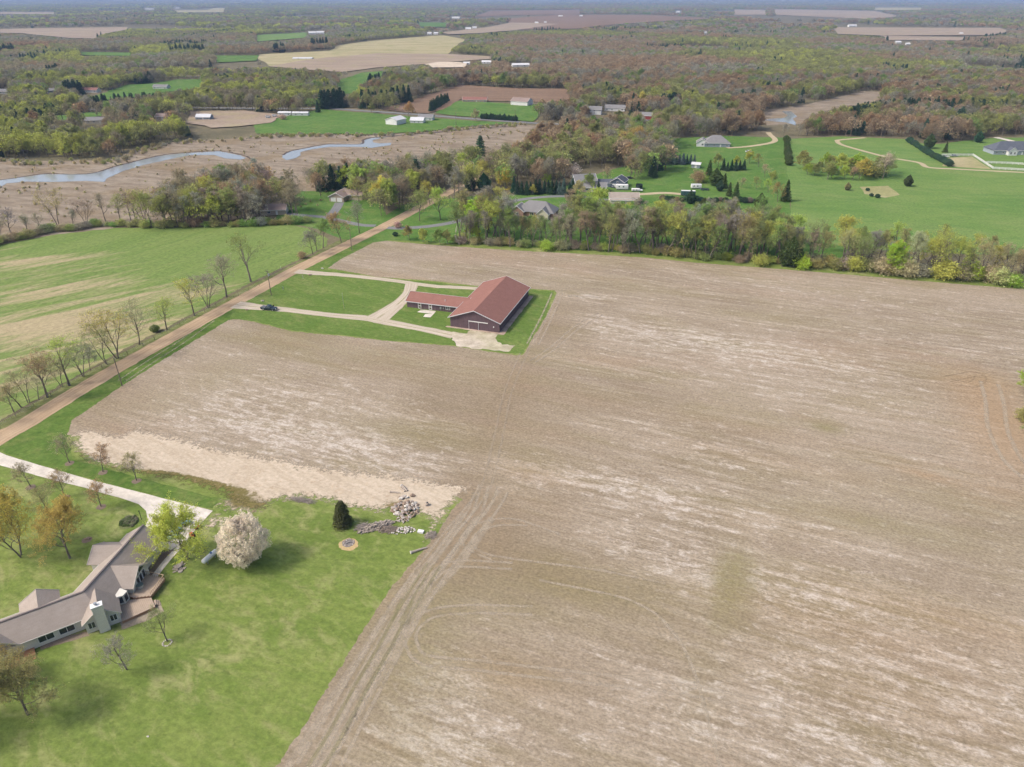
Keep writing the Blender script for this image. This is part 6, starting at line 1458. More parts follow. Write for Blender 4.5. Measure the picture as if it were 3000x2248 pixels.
# ------------------------------------------------------------------ vehicles, people and small things
def bevel_mesh(o, w=0.04, seg=2):
    bm = bmesh.new(); bm.from_mesh(o.data); bmesh.ops.remove_doubles(bm, verts=bm.verts, dist=1e-5)
    bmesh.ops.bevel(bm, geom=list(bm.edges), offset=w, segments=seg, affect='EDGES', profile=0.6)
    for f in bm.faces: f.smooth = True
    bm.to_mesh(o.data); bm.free()
PAINT = plain('truck_paint', (0.030, 0.045, 0.060), 0.25, 0.6, 0.08, 1.0, 0.3)
GLS = plain('car_glass', (0.05, 0.07, 0.08), 0.05, 0.7, 0.1, 1.0)
def wheel(root, x, y, r=0.40, w=0.28):
    e = MB().tube([(x, y - w / 2, r), (x, y + w / 2, r)], r, 18).build('wheel', M['rubber'], root)
    s = 1 if y > 0 else -1
    MB().tube([(x, y + s * (w / 2 - .01), r), (x, y + s * (w / 2 + .02), r)], [r * .62, r * .55], 14).build('rim', M['steel'], e)
def pickup():
    g = G(787, 911); root = empty('pickup_truck', (g[0], g[1] + 0.9), math.radians(-13), 'dark blue grey pickup truck parked on the near barn drive', 'pickup truck')
    b = MB().side_prism([(-2.95, .55), (-2.95, 1.12), (-.75, 1.16), (.9, 1.14), (2.55, 1.08), (2.9, .92), (2.95, .55), (2.5, .38), (-2.5, .38)], -.98, .98).build('body', PAINT, root); bevel_mesh(b, .06)
    c = MB(); a = [(-.85, -.92, 1.12), (1.35, -.92, 1.12), (1.35, .92, 1.12), (-.85, .92, 1.12)]; t = [(-.62, -.76, 1.86), (.55, -.76, 1.86), (.55, .76, 1.86), (-.62, .76, 1.86)]
    c.add(a + t, [(3, 2, 1, 0), (4, 5, 6, 7), (0, 1, 5, 4), (1, 2, 6, 5), (2, 3, 7, 6), (3, 0, 4, 7)]); cab = c.build('cab', PAINT, root); bevel_mesh(cab, .06)
    ws = MB(); ws.add([(1.30, -.78, 1.20), (1.30, .78, 1.20), (.62, .68, 1.80), (.62, -.68, 1.80), (1.34, -.78, 1.22), (1.34, .78, 1.22), (.66, .68, 1.82), (.66, -.68, 1.82)], [(0, 3, 2, 1), (4, 5, 6, 7), (0, 1, 5, 4), (1, 2, 6, 5), (2, 3, 7, 6), (3, 0, 4, 7)]); ws.build('windscreen', GLS, root)
    for s in (-1, 1):
        for x0, x1, u0, u1 in ((.28, 1.12, .30, .58), (-.70, .16, -.54, .18)):
            MB().add([(x0, s * .935, 1.20), (x1, s * .935, 1.20), (u1, s * .80, 1.76), (u0, s * .80, 1.76), (x0, s * .89, 1.20), (x1, s * .89, 1.20), (u1, s * .755, 1.76), (u0, s * .755, 1.76)], [(0, 1, 2, 3), (7, 6, 5, 4), (0, 4, 5, 1), (1, 5, 6, 2), (2, 6, 7, 3), (3, 7, 4, 0)]).build('side_window', GLS, root)
        MB().box(2.86, 2.97, s * .55 - .2, s * .55 + .2, .80, 1.0).build('headlight', plain('lamp_glass', (.75, .76, .78), .2, .6), root)
        MB().box(-2.98, -2.92, s * .85 - .09, s * .85 + .09, .75, 1.1).build('tail_light', plain('red_lens', (.35, .02, .02), .3, .5), root)
        MB().box(1.02, 1.16, s * 1.1 - .1, s * 1.1 + .1, 1.2, 1.36).build('mirror', PAINT, root)
        for x in (-1.85, 1.85): wheel(root, x, s * .88)
    MB().box(-2.85, -.88, -.86, .86, 1.165, 1.20).build('bed_cover', plain('bed_cover', (.10, .105, .12), .6, .3), root)
    MB().box(2.90, 2.99, -.33, .33, .70, 1.0).build('grille', M['black'], root)
    MB().box(2.88, 3.06, -.95, .95, .45, .66).build('bumper', M['steel'], root); MB().box(-3.08, -2.92, -.9, .9, .48, .66).build('rear_bumper', M['steel'], root)
pickup()

def person():
    g = G(803, 904.5); root = empty('person', g, math.radians(-100), 'person in dark shirt standing behind the pickup hood', 'person')
    J = {'pel': ((0, 0, .95), .15), 'sp': ((0, .01, 1.15), .14), 'ch': ((0, 0, 1.34), .165), 'nk': ((0, 0, 1.50), .06), 'hd': ((0, -.02, 1.62), .10), 'tp': ((0, -.01, 1.72), .085)}
    for s, k in ((-1, 'l'), (1, 'r')):
        J.update({k + 'sh': ((s * .19, 0, 1.42), .07), k + 'el': ((s * .27, .02, 1.14), .05), k + 'wr': ((s * .25, -.14, .95), .036), k + 'hp': ((s * .10, 0, .90), .10), k + 'kn': ((s * .12, -.02, .50), .065), k + 'an': ((s * .13, .02, .09), .045), k + 'to': ((s * .14, -.17, .045), .04)})
        for i, dx in enumerate((-.03, -.012, .006, .024)): J[k + 'f%d' % i] = ((s * .25 + dx, -.20 - .01 * (i in (1, 2)), .86), .011)
        J[k + 'th'] = ((s * .21, -.19, .92), .012)
    E = [('pel', 'sp'), ('sp', 'ch'), ('ch', 'nk'), ('nk', 'hd'), ('hd', 'tp')]
    for k in 'lr': E += [('ch', k + 'sh'), (k + 'sh', k + 'el'), (k + 'el', k + 'wr'), ('pel', k + 'hp'), (k + 'hp', k + 'kn'), (k + 'kn', k + 'an'), (k + 'an', k + 'to'), (k + 'wr', k + 'th')] + [(k + 'wr', k + 'f%d' % i) for i in range(4)]
    names = list(J); me = bpy.data.meshes.new('body'); me.from_pydata([J[n][0] for n in names], [(names.index(a), names.index(b)) for a, b in E], [])
    o = bpy.data.objects.new('body', me); COL.objects.link(o); o.parent = root
    sk = o.modifiers.new('skin', 'SKIN'); o.modifiers.new('sub', 'SUBSURF').levels = 2; o.modifiers['sub'].render_levels = 2
    if not me.skin_vertices: me.skin_vertices.new()
    for i, n in enumerate(names): me.skin_vertices[0].data[i].radius = (J[n][1],) * 2; me.skin_vertices[0].data[i].use_root = n == 'pel'
    t = NT('clothing'); tc = t.new('ShaderNodeTexCoord'); sp = t.new('ShaderNodeSeparateXYZ'); t.ln(tc.outputs['Object'], sp.inputs[0])
    c = t.mix(t.ramp(sp.outputs[2], .96, .98), (.10, .11, .14), (.018, .02, .018)); c = t.mix(t.ramp(sp.outputs[2], 1.51, 1.53), c, (.45, .28, .20)); me.materials.append(t.finish(c, .9, .1))
    h = MB().tube([(0, .02, 1.66), (0, .01, 1.74), (0, 0, 1.79)], [.108, .098, .04], 12); h.build('hair', plain('hair', (.16, .10, .055), .8, .2), root)
    for s in (-1, 1): MB().tube([(s * .035, -.115, 1.645), (s * .035, -.125, 1.645)], .012, 6).build('eye', M['black'], root)
    MB().tube([(0, -.115, 1.625), (0, -.14, 1.60)], [.012, .018], 6).build('nose', plain('skin', (.45, .28, .20), .7, .2), root)
person()

def tank():
    root = empty('propane_tank', (*G(624, 1640), 0), 0, 'white propane tank on legs between the shade tree and the white pear', 'tank')
    root.location = (-60.9, 108.9, 0); root.rotation_euler = (0, 0, math.radians(66))
    L = 1.55; r = .52; pts = []; rad = []
    for k in range(7): a = math.pi / 2 * k / 6; pts.append((-L - r * .8 * math.cos(a), 0, .98)); rad.append(max(.02, r * math.sin(a)))
    for k in range(7): a = math.pi / 2 * (6 - k) / 6; pts.append((L + r * .8 * math.cos(a), 0, .98)); rad.append(max(.02, r * math.sin(a)))
    MB().tube(pts, rad, 20).build('vessel', plain('tank_white', (.84, .84, .83), .4, .4, .04, 1), root)
    MB().tube([(.45, 0, 1.46), (.45, 0, 1.68)], [.24, .2], 14).build('valve_dome', plain('blue_cap', (.08, .16, .42), .5, .4), root)
    for x in (-1.0, 1.0):
        for y in (-.3, .3): MB().box(x - .12, x + .12, y - .1, y + .1, 0, .6).build('foot', M['steel'], root)
tank()
def machine(x, y, rz, colr, label, s=1.0, nm='yard_machine'):
    root = empty(nm, G(x, y), rz, label, 'machine'); root.scale = (s,) * 3
    b = MB().side_prism([(-1.0, .45), (-.95, .95), (-.1, 1.0), (.15, .75), (1.0, .8), (1.05, .45)], -.42, .42).build('hood', colr, root); bevel_mesh(b, .06)
    MB().box(-.75, -.2, -.25, .25, 1.0, 1.12).build('seat', M['black'], root); MB().obox((-.78, 0, 1.3), (.05, 0, 0), (0, .25, 0), (0, 0, .24)).build('backrest', M['black'], root)
    MB().bar((.2, 0, .8), (-.05, 0, 1.2), .05).build('steering_post', M['black'], root); MB().box(-.4, .5, -.6, .6, .25, .4).build('frame', M['black'], root)
    for s2 in (-1, 1): wheel(root, -.65, s2 * .55, .36, .25); wheel(root, .75, s2 * .5, .26, .2)
machine(519, 1560, 0.9, plain('blue_plastic', (.10, .34, .62), .4, .4), 'blue yard machine standing beyond the shade tree'); machine(545, 1537, 0.6, plain('sky_plastic', (.18, .42, .66), .4, .4), 'second blue yard machine at the far side of the pad')
machine(563, 1572, 2.2, plain('orange_paint', (.62, .16, .05), .4, .4), 'orange garden tractor under the shade tree', .8); machine(580, 1548, 1.2, plain('rust_paint', (.5, .14, .06), .5, .3), 'small orange machine at the pad edge', .6)
cart = empty('teal_boat', G(508, 1577), 0.5, 'pale teal upturned boat on the pad beside the shade tree', 'boat')
MB().tube([(-1.5, 0, .18), (-1.2, 0, .28), (0, 0, .36), (1.2, 0, .28), (1.5, 0, .18)], [.05, .38, .5, .36, .05], 14).build('hull', plain('teal_plastic', (.30, .52, .52), .5, .3), cart)
pond = empty('garden_slab_stack', G(524, 1664), .4, 'round grey slab on stacked weathered boards near the deck', 'stone stack')
for i, (a, b, z, r) in enumerate([(0, -.9, .08, .1), (.2, -.4, .08, -.1), (-.1, .2, .08, .3), (.1, .7, .08, 0), (0, 0, .24, 1.2), (.5, .3, .24, 1.4)]):
    MB().obox((a, b, z), (1.15 * math.cos(r), 1.15 * math.sin(r), 0), (-.16 * math.sin(r), .16 * math.cos(r), 0), (0, 0, .06)).build('board', M['deadwood'], pond)
MB().tube([(-.1, .1, .34), (-.1, .1, .5)], [.72, .68], 14).build('slab', M['stone'], pond); MB().tube([(.3, -1.2, 0), (.3, -1.2, .18)], [.5, .45], 9).build('slab', M['stone'], pond)

# ---- stones, brush and logs at the field corner
def rock_mesh(seed, mat):
    rng = random.Random(seed); bm = bmesh.new(); bmesh.ops.create_icosphere(bm, subdivisions=1, radius=1)
    for v in bm.verts: v.co *= rng.uniform(.72, 1.18); v.co.z *= .72
    me = bpy.data.meshes.new('stone'); bm.to_mesh(me); bm.free(); me.materials.append(mat); return me
ROCKS = [rock_mesh(i, m) for i, m in enumerate([M['stone'], M['stone_brown'], M['stone_pale'], M['stone_brown'], M['stone_brown'], M['stone']])]
PALE = [rock_mesh(20 + i, m) for i, m in enumerate([M['stone_pale'], M['stone_pale'], M['stone']])]
def heap(name, label, px, n, rx, ry, h, size, meshes, ang=0.0, cat='stone pile'):
    root = empty(name, G(*px), ang, label, cat); rng = random.Random(n + int(px[0]))
    for i in range(n):
        a = rng.uniform(0, math.tau); q = math.sqrt(rng.random()); s = rng.uniform(*size)
        o = link('stone', rng.choice(meshes), root, (math.cos(a) * q * rx, math.sin(a) * q * ry, max(.4 * s, h * (1 - q ** 1.5) * rng.uniform(.6, 1) + .2 * s)), (rng.uniform(-.5, .5), rng.uniform(-.5, .5), rng.uniform(0, 6)))
        o.scale = (s * rng.uniform(.8, 1.3), s, s * rng.uniform(.7, 1))
    return root
heap('stone_pile', 'big heap of grey and brown field stones at the straw strip end', (1188, 1492), 120, 2.9, 3.4, .75, (.22, .52), ROCKS, .5)
heap('stone_pile', 'small heap of tan stones below the big heap', (1180, 1524), 44, 1.5, 1.1, .35, (.14, .30), ROCKS + PALE, .2)
heap('stone_pile', 'heap of pale rubble beside the white box', (1182, 1556), 80, 2.6, 1.2, .5, (.13, .28), PALE, .15)
heap('stone_pile', 'row of large pale boulders at the top of the big heap', (1192, 1457), 12, 1.7, .5, .3, (.35, .6), ROCKS + PALE, .3)
for i, (x, y, s, lab) in enumerate([(1152, 1490, .5, 'single pale boulder left of the big stone heap'), (908, 807, .55, 'pale boulder beside the far barn drive'), (944, 788, .45, 'pale boulder on the verge by the far barn drive'), (769, 883, .5, 'flat pale stone above the pickup truck'), (723, 909, .45, 'stone at the mouth of the near barn drive'), (433, 2159, .16, 'small tan stone lying on the lower lawn')]):
    o = link('boulder', ROCKS[i % 3], None, (*G(x, y), s * .45)); o.scale = (s * 1.5, s, s); tag(o, lab, 'stone')
def brush(name, label, px, n, rx, ry, h, ang, mat, w=.035, ln=(1.0, 2.6)):
    root = empty(name, G(*px), ang, label, 'brush pile'); rng = random.Random(n)
    big = MB(); 
    for i in range(n):
        a = rng.uniform(0, math.tau); q = math.sqrt(rng.random()); x, y = math.cos(a) * q * rx, math.sin(a) * q * ry; z = .05 + h * (1 - q * q) * rng.random(); L = rng.uniform(*ln) / 2; b = rng.uniform(-.9, .9) + (math.pi if rng.random() < .5 else 0)
        big.bar((x - L * math.cos(b), y - L * math.sin(b), z), (x + L * math.cos(b), y + L * math.sin(b), z + rng.uniform(-.05, .35)), w * rng.uniform(.6, 1.8))
    o = big.build('sticks', mat, root); o['kind'] = 'stuff'
    return root
brush('brush_pile', 'long heap of grey split wood and branches beside the spruce', (1103, 1545), 260, 3.8, 1.1, 1.0, .45, M['deadwood'], .13, (.4, 1.2)); brush('brush_pile', 'grey twiggy brush at the left end of the wood heap', (1068, 1548), 200, 1.5, .9, 1.0, .2, plain('grey_twigs', (.33, .285, .25), .95, .1, .3), .03)
brush('brush_pile', 'brown twiggy brush left of the pale rubble', (1140, 1553), 240, 1.6, .9, .7, .1, plain('brown_twigs', (.30, .245, .20), .95, .1, .3), .03); brush('brush_pile', 'grey twigs along the straw strip above the lawn', (885, 1467), 150, 3.0, .6, .4, -.25, MATS['grey_twigs'], .03)
brush('brush_pile', 'small heap of cut branches beside the wheel tracks', (1262, 1570), 90, 1.2, 1.2, .5, .8, M['deadwood'], .06, (.5, 1.2))
def log(name, label, a, b, r, z=.0, mat='deadwood'):
    A = Vector((*G(*a), r)); B = Vector((*G(*b), r * .8)); root = empty(name, (A.x, A.y, 0), 0, label, 'log'); d = B - A
    MB().tube([(0, 0, r), tuple(d * .35 + Vector((.04, .05, r))), tuple(d * .7 + Vector((-.05, .03, r))), tuple(d + Vector((0, 0, r * .8)))], [r * 1.15, r, r * .9, r * .7], 10).build('stem', M[mat], root)
    MB().tube([(-.02, 0, r), tuple(-d.normalized() * .25 + Vector((0, 0, r)))], [r * 1.35, r * 1.5], 9).build('butt', M['stone_pale'] if r > .2 else M[mat], root)
log('fallen_log', 'grey fallen log lying at the lawn corner', (1206, 1621), (1252, 1606), .24); log('fallen_log', 'short brown log above the stone heap', (1146, 1444), (1172, 1446), .2); log('fallen_log', 'thick dark log above the stone heap', (1178, 1428), (1193, 1440), .3)
log('fallen_log', 'thin dead trunk lying across the top of the stone heap', (1185, 1440), (1176, 1432), .16)
st = empty('tree_stump', G(1251, 1481), 0, 'dark hollow stump right of the big stone heap', 'stump'); MB().tube([(0, 0, 0), (0, 0, .35), (.05, 0, .8)], [.55, .42, .36], 11).build('stem', M['deadwood'], st); MB().tube([(.05, 0, .78), (.05, 0, .81)], .25, 10).build('hollow', M['black'], st)  # flat black disc stands in for the shade inside the hollow
bx = empty('white_box', G(1233, 1560), -.25, 'flat white lidded box on the grass right of the pale rubble', 'box'); MB().box(-.62, .62, -.38, .38, 0, .36).build('case', M['trim'], bx); MB().box(-.66, .66, -.42, .42, .36, .43).build('lid', M['white'], bx)
pit = empty('fire_pit', G(1022, 1592), 0, 'round ash filled fire pit with a burnt grass rim on the lawn', 'fire pit')
MB().disc((0, -.35), 2.0, 30, 1.9, .020, .12, 3).build('burnt_rim', plain('burnt_grass', (.46, .34, .17), .95, .1, .3, 2.5), pit); MB().disc((-.05, .1), 1.35, 26, 1.3, .026, .10, 4).build('ash_bed', M['ash'], pit)
rng = random.Random(4)
for i in range(22): a = i * math.tau / 22; o = link('stone', ROCKS[i % 6], pit, (math.cos(a) * 1.0, math.sin(a) * .95 + .1, .08), (0, 0, a)); o.scale = (.16, .14, .12)
MB().bar((-.5, -.2, .12), (.4, .3, .2), .12).bar((-.3, .5, .1), (.5, 0, .16), .1).build('charred_wood', M['ash'], pit)
ring = empty('stone_ring', G(490, 1884), 0, 'pale stone ring round the small tree near the deck steps', 'stone ring')
for i in range(16): a = i * math.tau / 16; o = link('stone', PALE[i % 3], ring, (math.cos(a) * .75, math.sin(a) * .75, .07), (0, 0, a)); o.scale = (.17, .13, .11)
bed = empty('garden_bed', G(377, 1530), .3, 'round green planted bed by the drive bend', 'garden bed')
MB().disc((0, 0), 1.9, 26, 2.3, .03, .08, 6).build('soil', plain('bed_green', (.15, .17, .07), .95, .1, .4, 3), bed)
for i in range(60): a = random.uniform(0, math.tau); q = math.sqrt(random.random()) * 1.7; o = link('plant', PROTO['bush']['crown'], bed, (math.cos(a) * q, math.sin(a) * q * 1.2, 0), (0, 0, a)); o.scale = (.16, .16, .13); o['tint'] = random.choice([(.20, .23, .12), (.14, .19, .07), (.26, .25, .17)])
rockbed = empty('rock_bed', G(255, 1582), 0, 'small mound of reddish stones on the left lawn', 'stone pile')
MB().disc((0, 0), 1.1, 20, 1.0, .03, .15, 8).build('soil', M['mulch'], rockbed)
for i in range(10): a = random.uniform(0, 6.28); q = random.random() * .5; o = link('stone', ROCKS[3], rockbed, (math.cos(a) * q - .1, math.sin(a) * q + .2, .15 + .1 * random.random()), (0, 0, a)); o.scale = (.26, .2, .18)

# ---- posts, poles and wires
def pole(px, h, label, xf=False, arm=0.0):
    root = empty('utility_pole', G(*px), 0, label, 'utility pole', 'utility poles'); MB().tube([(0, 0, 0), (0, 0, h)], [.16, .11], 8).build('post', M['pole'], root)
    if arm: MB().obox((0, 0, h - .5), (arm * math.cos(-.29), arm * math.sin(-.29), 0), (.02, .06, 0), (0, 0, .06)).build('crossarm', M['pole'], root)
    if xf: MB().tube([(.32, 0, h - 2.2), (.32, 0, h - 1.2)], .24, 12).build('transformer', plain('transformer', (.45, .47, .48), .5, .3), root)
    MB().tube([(0, 0, h), (0, 0, h + .25)], .05, 6).build('insulator', M['steel'], root)
    return Vector((*G(*px), h + .2))
T1 = pole((358, 1131), 9.2, 'near wooden utility pole beside the gravel road'); T2 = pole((795, 866), 10.0, 'utility pole with a grey transformer at the barn lawn', True, .9); T3 = pole((1031, 735), 10.0, 'third utility pole beyond the barn drives', False, .8)
T0 = pole((-110, 1410), 9.2, 'utility pole outside the left edge') if False else Vector((-140, 130, 9.4))
def wire(a, b, label, sag=1.2):
    P = [a.lerp(b, t / 16) - Vector((0, 0, sag * 4 * (t / 16) * (1 - t / 16))) for t in range(17)]
    tag(MB().tube(P, .018, 4).build('power_line', M['black']), label, 'wire', 'power lines along the gravel road')
wire(T1, T2, 'thin power line between the two near poles'); wire(T2, T3, 'thin power line between the transformer pole and the third pole'); wire(T0, T1, 'thin power line leaving the near pole to the lower left')
for px, h, lab in [((1336, 372), 12, 'far utility pole beside the paved road'), ((1681, 352), 11, 'reddish far pole by the farmhouse'), ((800, 322), 11, 'far pole left of the meadow'), ((1509, 356), 10, 'far pole by the curved drive')]: pole(px, h, lab, False, .8)
def post(name, px, h, r, mat, label, cat='post', cap=None):
    root = empty(name, G(*px), 0, label, cat); MB().tube([(0, 0, 0), (0, 0, h)], r, 7).build('shaft', mat, root)
    if cap: MB().tube([(0, 0, h), (0, 0, h + .2)], [r * 2.4, r * 1.4], 8).build('cap', cap, root)
    else: MB().tube([(0, 0, h), (0, 0, h + .06)], [r * 1.15, r * .3], 7).build('cap', mat, root)
post('flag_pole', (1008, 905), 6.2, .05, M['steel'], 'thin pale flag pole in the middle of the barn lawn', 'pole'); post('marker_post', (1007, 904), 1.8, .05, plain('yellow_paint', (.6, .55, .1), .5, .3), 'short yellow marker beside the flag pole'); post('marker_post', (888, 817), 1.6, .09, M['stone_pale'], 'pale post at the corner of the far barn drive'); post('pedestal', (830, 849), 1.1, .16, M['steel'], 'grey green utility pedestal on the barn lawn', 'pedestal'); post('lamp_post', (415, 1523), 2.3, .06, M['black'], 'black lamp post at the drive bend', 'lamp post', M['black']); post('marker_post', (823, 788), 1.0, .05, M['white'], 'white marker across the gravel road')
post('yard_lamp', (288, 1640), 1.5, .06, M['black'], 'dark lamp beside the house roof on the left lawn', 'lamp post', M['white'])
dt = empty('dead_trunk', G(1347, 716), .3, 'pale twisted dead trunk standing in the left end of the belt', 'tree'); MB().tube([(0, 0, 0), (-1.2, .1, 1.6), (-2.0, .1, 4.2), (-1.6, 0, 6.2), (-1.1, 0, 8.8)], [.32, .28, .24, .2, .08], 9).build('trunk', plain('bleached_wood', (.50, .45, .39), .9, .1, .2), dt); MB().tube([(-1.2, .1, 1.6), (-.2, .2, 2.0), (.7, .2, 1.4)], [.2, .16, .1], 8).build('limb', MATS['bleached_wood'], dt)
# wire fence on the roadside bank
wf = empty('wire_fence', G(200, 1150), 0, 'thin wire fence under the trees of the roadside row', 'fence'); o0 = Vector((*G(200, 1150), 0)); fp = [Vector((*G(x, y), 0)) - o0 for x, y in [(-60, 1290), (0, 1252), (100, 1192), (200, 1132), (300, 1080), (420, 1015), (600, 916), (760, 838)]]
FL = smooth_line([(p.x, p.y) for p in fp], 5.0)
for p in FL: MB().box(p[0] - .05, p[0] + .05, p[1] - .05, p[1] + .05, 0, 1.3).build('post', M['pole'], wf)
for z in (.5, .85, 1.2): MB().tube([(p[0], p[1], z) for p in FL], .012, 3).build('wire', M['steel'], wf)
# white rail fence
def rail_fence(px, label):
    W = GL(px); root = empty('white_fence', W[0], 0, label, 'fence', 'white rail fences at the right'); P = [(w[0] - W[0][0], w[1] - W[0][1]) for w in W]
    for a, b in zip(P[:-1], P[1:]):
        d = math.dist(a, b); k = max(1, int(d / 3))
        for i in range(k): q = (a[0] + (b[0] - a[0]) * i / k, a[1] + (b[1] - a[1]) * i / k); MB().box(q[0] - .08, q[0] + .08, q[1] - .08, q[1] + .08, 0, 1.5).build('post', M['white'], root)
        for z in (.4, .75, 1.1, 1.42): MB().bar((*a, z), (*b, z), .06, .2).build('rail', M['white'], root)
rail_fence([(2758, 457), (2850, 457), (2909, 496), (3000, 501), (3120, 509)], 'white rail fence round the paddock'); rail_fence([(2889, 479), (2950, 481), (3000, 484), (3120, 490)], 'white rail fence below the slate roofed house')

# ---- vehicles and sheds in the yards
def box_vehicle(name, px, L, W, H, rz, body_m, roof_m, label, cat, cab=False):
    root = empty(name, G(*px), math.radians(rz), label, cat); b = MB().box(-L / 2, L / 2, -W / 2, W / 2, .55, H).build('body', body_m, root); bevel_mesh(b, .1)
    MB().box(-L / 2 + .1, L / 2 - .1, -W / 2 + .1, W / 2 - .1, H + .004, H + .06).build('roof', roof_m, root)
    for x in (-L * .28, L * .28):
        for y in (-W / 2 + .1, W / 2 - .1): wheel(root, x, y, .36, .22)
    for x in (-L * .25, L * .1): MB().box(x - .4, x + .4, -W / 2 - .02, -W / 2 + .02, H * .55, H * .8).build('window', GLS, root)
    if cab: bevel_mesh(MB().box(L / 2, L / 2 + 1.6, -W / 2 + .1, W / 2 - .1, .5, H * .7).build('cab', body_m, root), .15)
def car(px, rz, m, label, L=4.6):
    root = empty('parked_car', G(*px), math.radians(rz), label, 'car'); b = MB().side_prism([(-L / 2, .45), (-L / 2, .9), (-L * .2, .98), (L * .25, .95), (L / 2, .8), (L / 2, .42), (0, .3)], -.88, .88).build('body', m, root); bevel_mesh(b, .06)
    c = MB().side_prism([(-L * .36, .93), (-L * .24, 1.45), (L * .08, 1.45), (L * .24, .93)], -.75, .75).build('cabin', GLS, root); bevel_mesh(c, .05)
    MB().box(-L * .22, L * .06, -.7, .7, 1.452, 1.49).build('roof', m, root)
    for x in (-L * .3, L * .3):
        for y in (-.8, .8): wheel(root, x, y, .33, .2)
box_vehicle('box_trailer', (1822, 556), 7, 2.5, 3.0, -4, M['white'], M['white'], 'white box trailer in front of the blue grey house wing', 'trailer'); box_vehicle('white_truck', (1862, 561), 4.8, 2.1, 1.6, -5, M['white'], M['white'], 'white truck beside the dark netted frame', 'truck', True)
box_vehicle('camper', (2015, 574), 8.0, 2.5, 2.9, -6, plain('camper_green', (.04, .09, .09), .5, .3), M['white'], 'green camper with white roof beside the low hedge', 'camper'); box_vehicle('utility_trailer', (2064, 558), 5, 2.0, 1.0, -3, plain('trailer_green', (.05, .10, .09), .5, .3), M['black'], 'low dark green trailer right of the white container', 'trailer')
box_vehicle('white_container', (2039, 553), 6, 2.4, 2.6, -2, M['white'], M['trim'], 'white container in the middle of the yard', 'container'); car((1844, 524), 10, plain('dark_car_paint', (.03, .035, .045), .3, .5), 'dark car behind the blue grey house wing'); car((2770, 461), -8, M['white'], 'white car parked by the paddock fence'); car((2795, 459), 5, plain('silver_paint', (.42, .44, .46), .3, .5, .05, 1, .4), 'silver vehicle parked by the paddock fence', 5.4); car((2193, 447), 0, M['white'], 'white car on the far lawn'); car((1796, 549), 85, plain('grey_car_paint', (.2, .21, .22), .3, .5), 'grey car beside the cream shed')
tr = empty('netted_frame', G(1872, 553), 0, 'dark netted trampoline frame behind the white truck', 'trampoline')
for i in range(8): a = i * math.tau / 8; MB().tube([(math.cos(a) * 2, math.sin(a) * 2, 0), (math.cos(a) * 2, math.sin(a) * 2, 2.7)], .05, 6).build('post', M['black'], tr)
MB().tube([(0, 0, .8), (0, 0, .86)], 2.0, 20).build('mat', M['black'], tr); MB().tube([(0, 0, .9), (0, 0, 2.6)], 2.0, 20, False).build('net', plain('dark_net', (.03, .05, .045), .9, .1), tr)
hpx('garden_shed', 'small grey shed with white roof at the back of the yard', 2030, 2054, 494, 5, 2.4, 1.0, 'wall_bluegrey', 'roof_light', -20, False, [('d', 'f', 0, 1.1, 1.4, 2.0)], 'shed')
for x, y, lab in [(785, 349, 'small grey hut left of the mobile home'), (804, 345, 'second small hut beside the mobile home')]: hpx('garden_hut', lab, x - 5, x + 5, y, 2.5, 2.0, .8, 'wall_bluegrey', 'roof_grey', 0, False, [('d', 'f', 0, .95, .9, 1.7)], 'hut')
tree_px('flowering_tree', 'shrub0', 830, 352, 5, 'pink', 'pale pink flowering tree before the mobile home'); tree_px('yard_tree', 'full0', 1196, 345, 14, 'orange', 'golden round tree behind the white shed'); tree_px('yard_tree', 'full1', 1395, 356, 11, 'tan', 'tan round tree beside the paved road'); tree_px('yard_tree', 'spruce0', 932, 331, 12, 'spruce', 'narrow dark spruce right of the mobile home'); tree_px('yard_tree', 'full0', 645, 323, 13, 'yellowgreen', 'bright yellow green round tree beside the paved road'); tree_px('flowering_tree', 'shrub2', 525, 338, 6, 'pink', 'pink flowering tree beside the brown roofed house')
tree_px('yard_tree', 'full0', 1885, 325, 18, 'yellow', 'large pale yellow round tree behind the red barn'); tree_px('yard_tree', 'spruce1', 1850, 345, 15, 'spruce', 'left dark spruce before the red barn'); tree_px('yard_tree', 'spruce0', 1868, 346, 15, 'spruce', 'right dark spruce before the red barn')
for i in range(12): tree_px('spruce', 'spruce%d' % (i % 2), np.interp(i, [0, 11], [1262, 1312]), np.interp(i, [0, 11], [328, 298]), random.uniform(9, 12), 'spruce', 'dark spruce in the dense row between plowed field and lawn', group='spruces in the dense far row')
for i in range(16): tree_px('hedge_shrub', 'cedar', 1412 + i * 6.6, 349 + i * .45, random.uniform(4, 6), 'spruce', 'dark evergreen in the hedge beside the far paved road', cat='shrub', group='evergreens in the far roadside hedge')
# ------------------------------------------------------------------ the far woods (uncountable): one object, instanced crowns
def joined(name, P):
    """trunk and crown as one far shape"""
    def grab(me):
        n = len(me.vertices); V = np.empty(n * 3, np.float32); me.vertices.foreach_get('co', V)
        T = np.empty(len(me.loops), np.int32); me.loops.foreach_get('vertex_index', T)
        mi = np.empty(len(me.polygons), np.int32); me.polygons.foreach_get('material_index', mi)
        r = np.full(n, 0.5, np.float32)
        if 'rnd' in me.attributes: me.attributes['rnd'].data.foreach_get('value', r)
        return V.reshape(-1, 3), T.reshape(-1, 3), mi, r
    a = grab(P['trunk']); b = grab(P['crown'])
    two = len(P['crown'].materials) == 2
    mats = [M['bark'], P['crown'].materials[-1]]
    me = np_mesh(name, np.vstack([a[0], b[0]]), np.vstack([a[1], b[1] + len(a[0])]), mats, np.concatenate([a[2] * 0, b[2] if two else b[2] * 0 + 1]), np.concatenate([a[3], b[3]]))
    return bpy.data.objects.new(name, me), P['H']

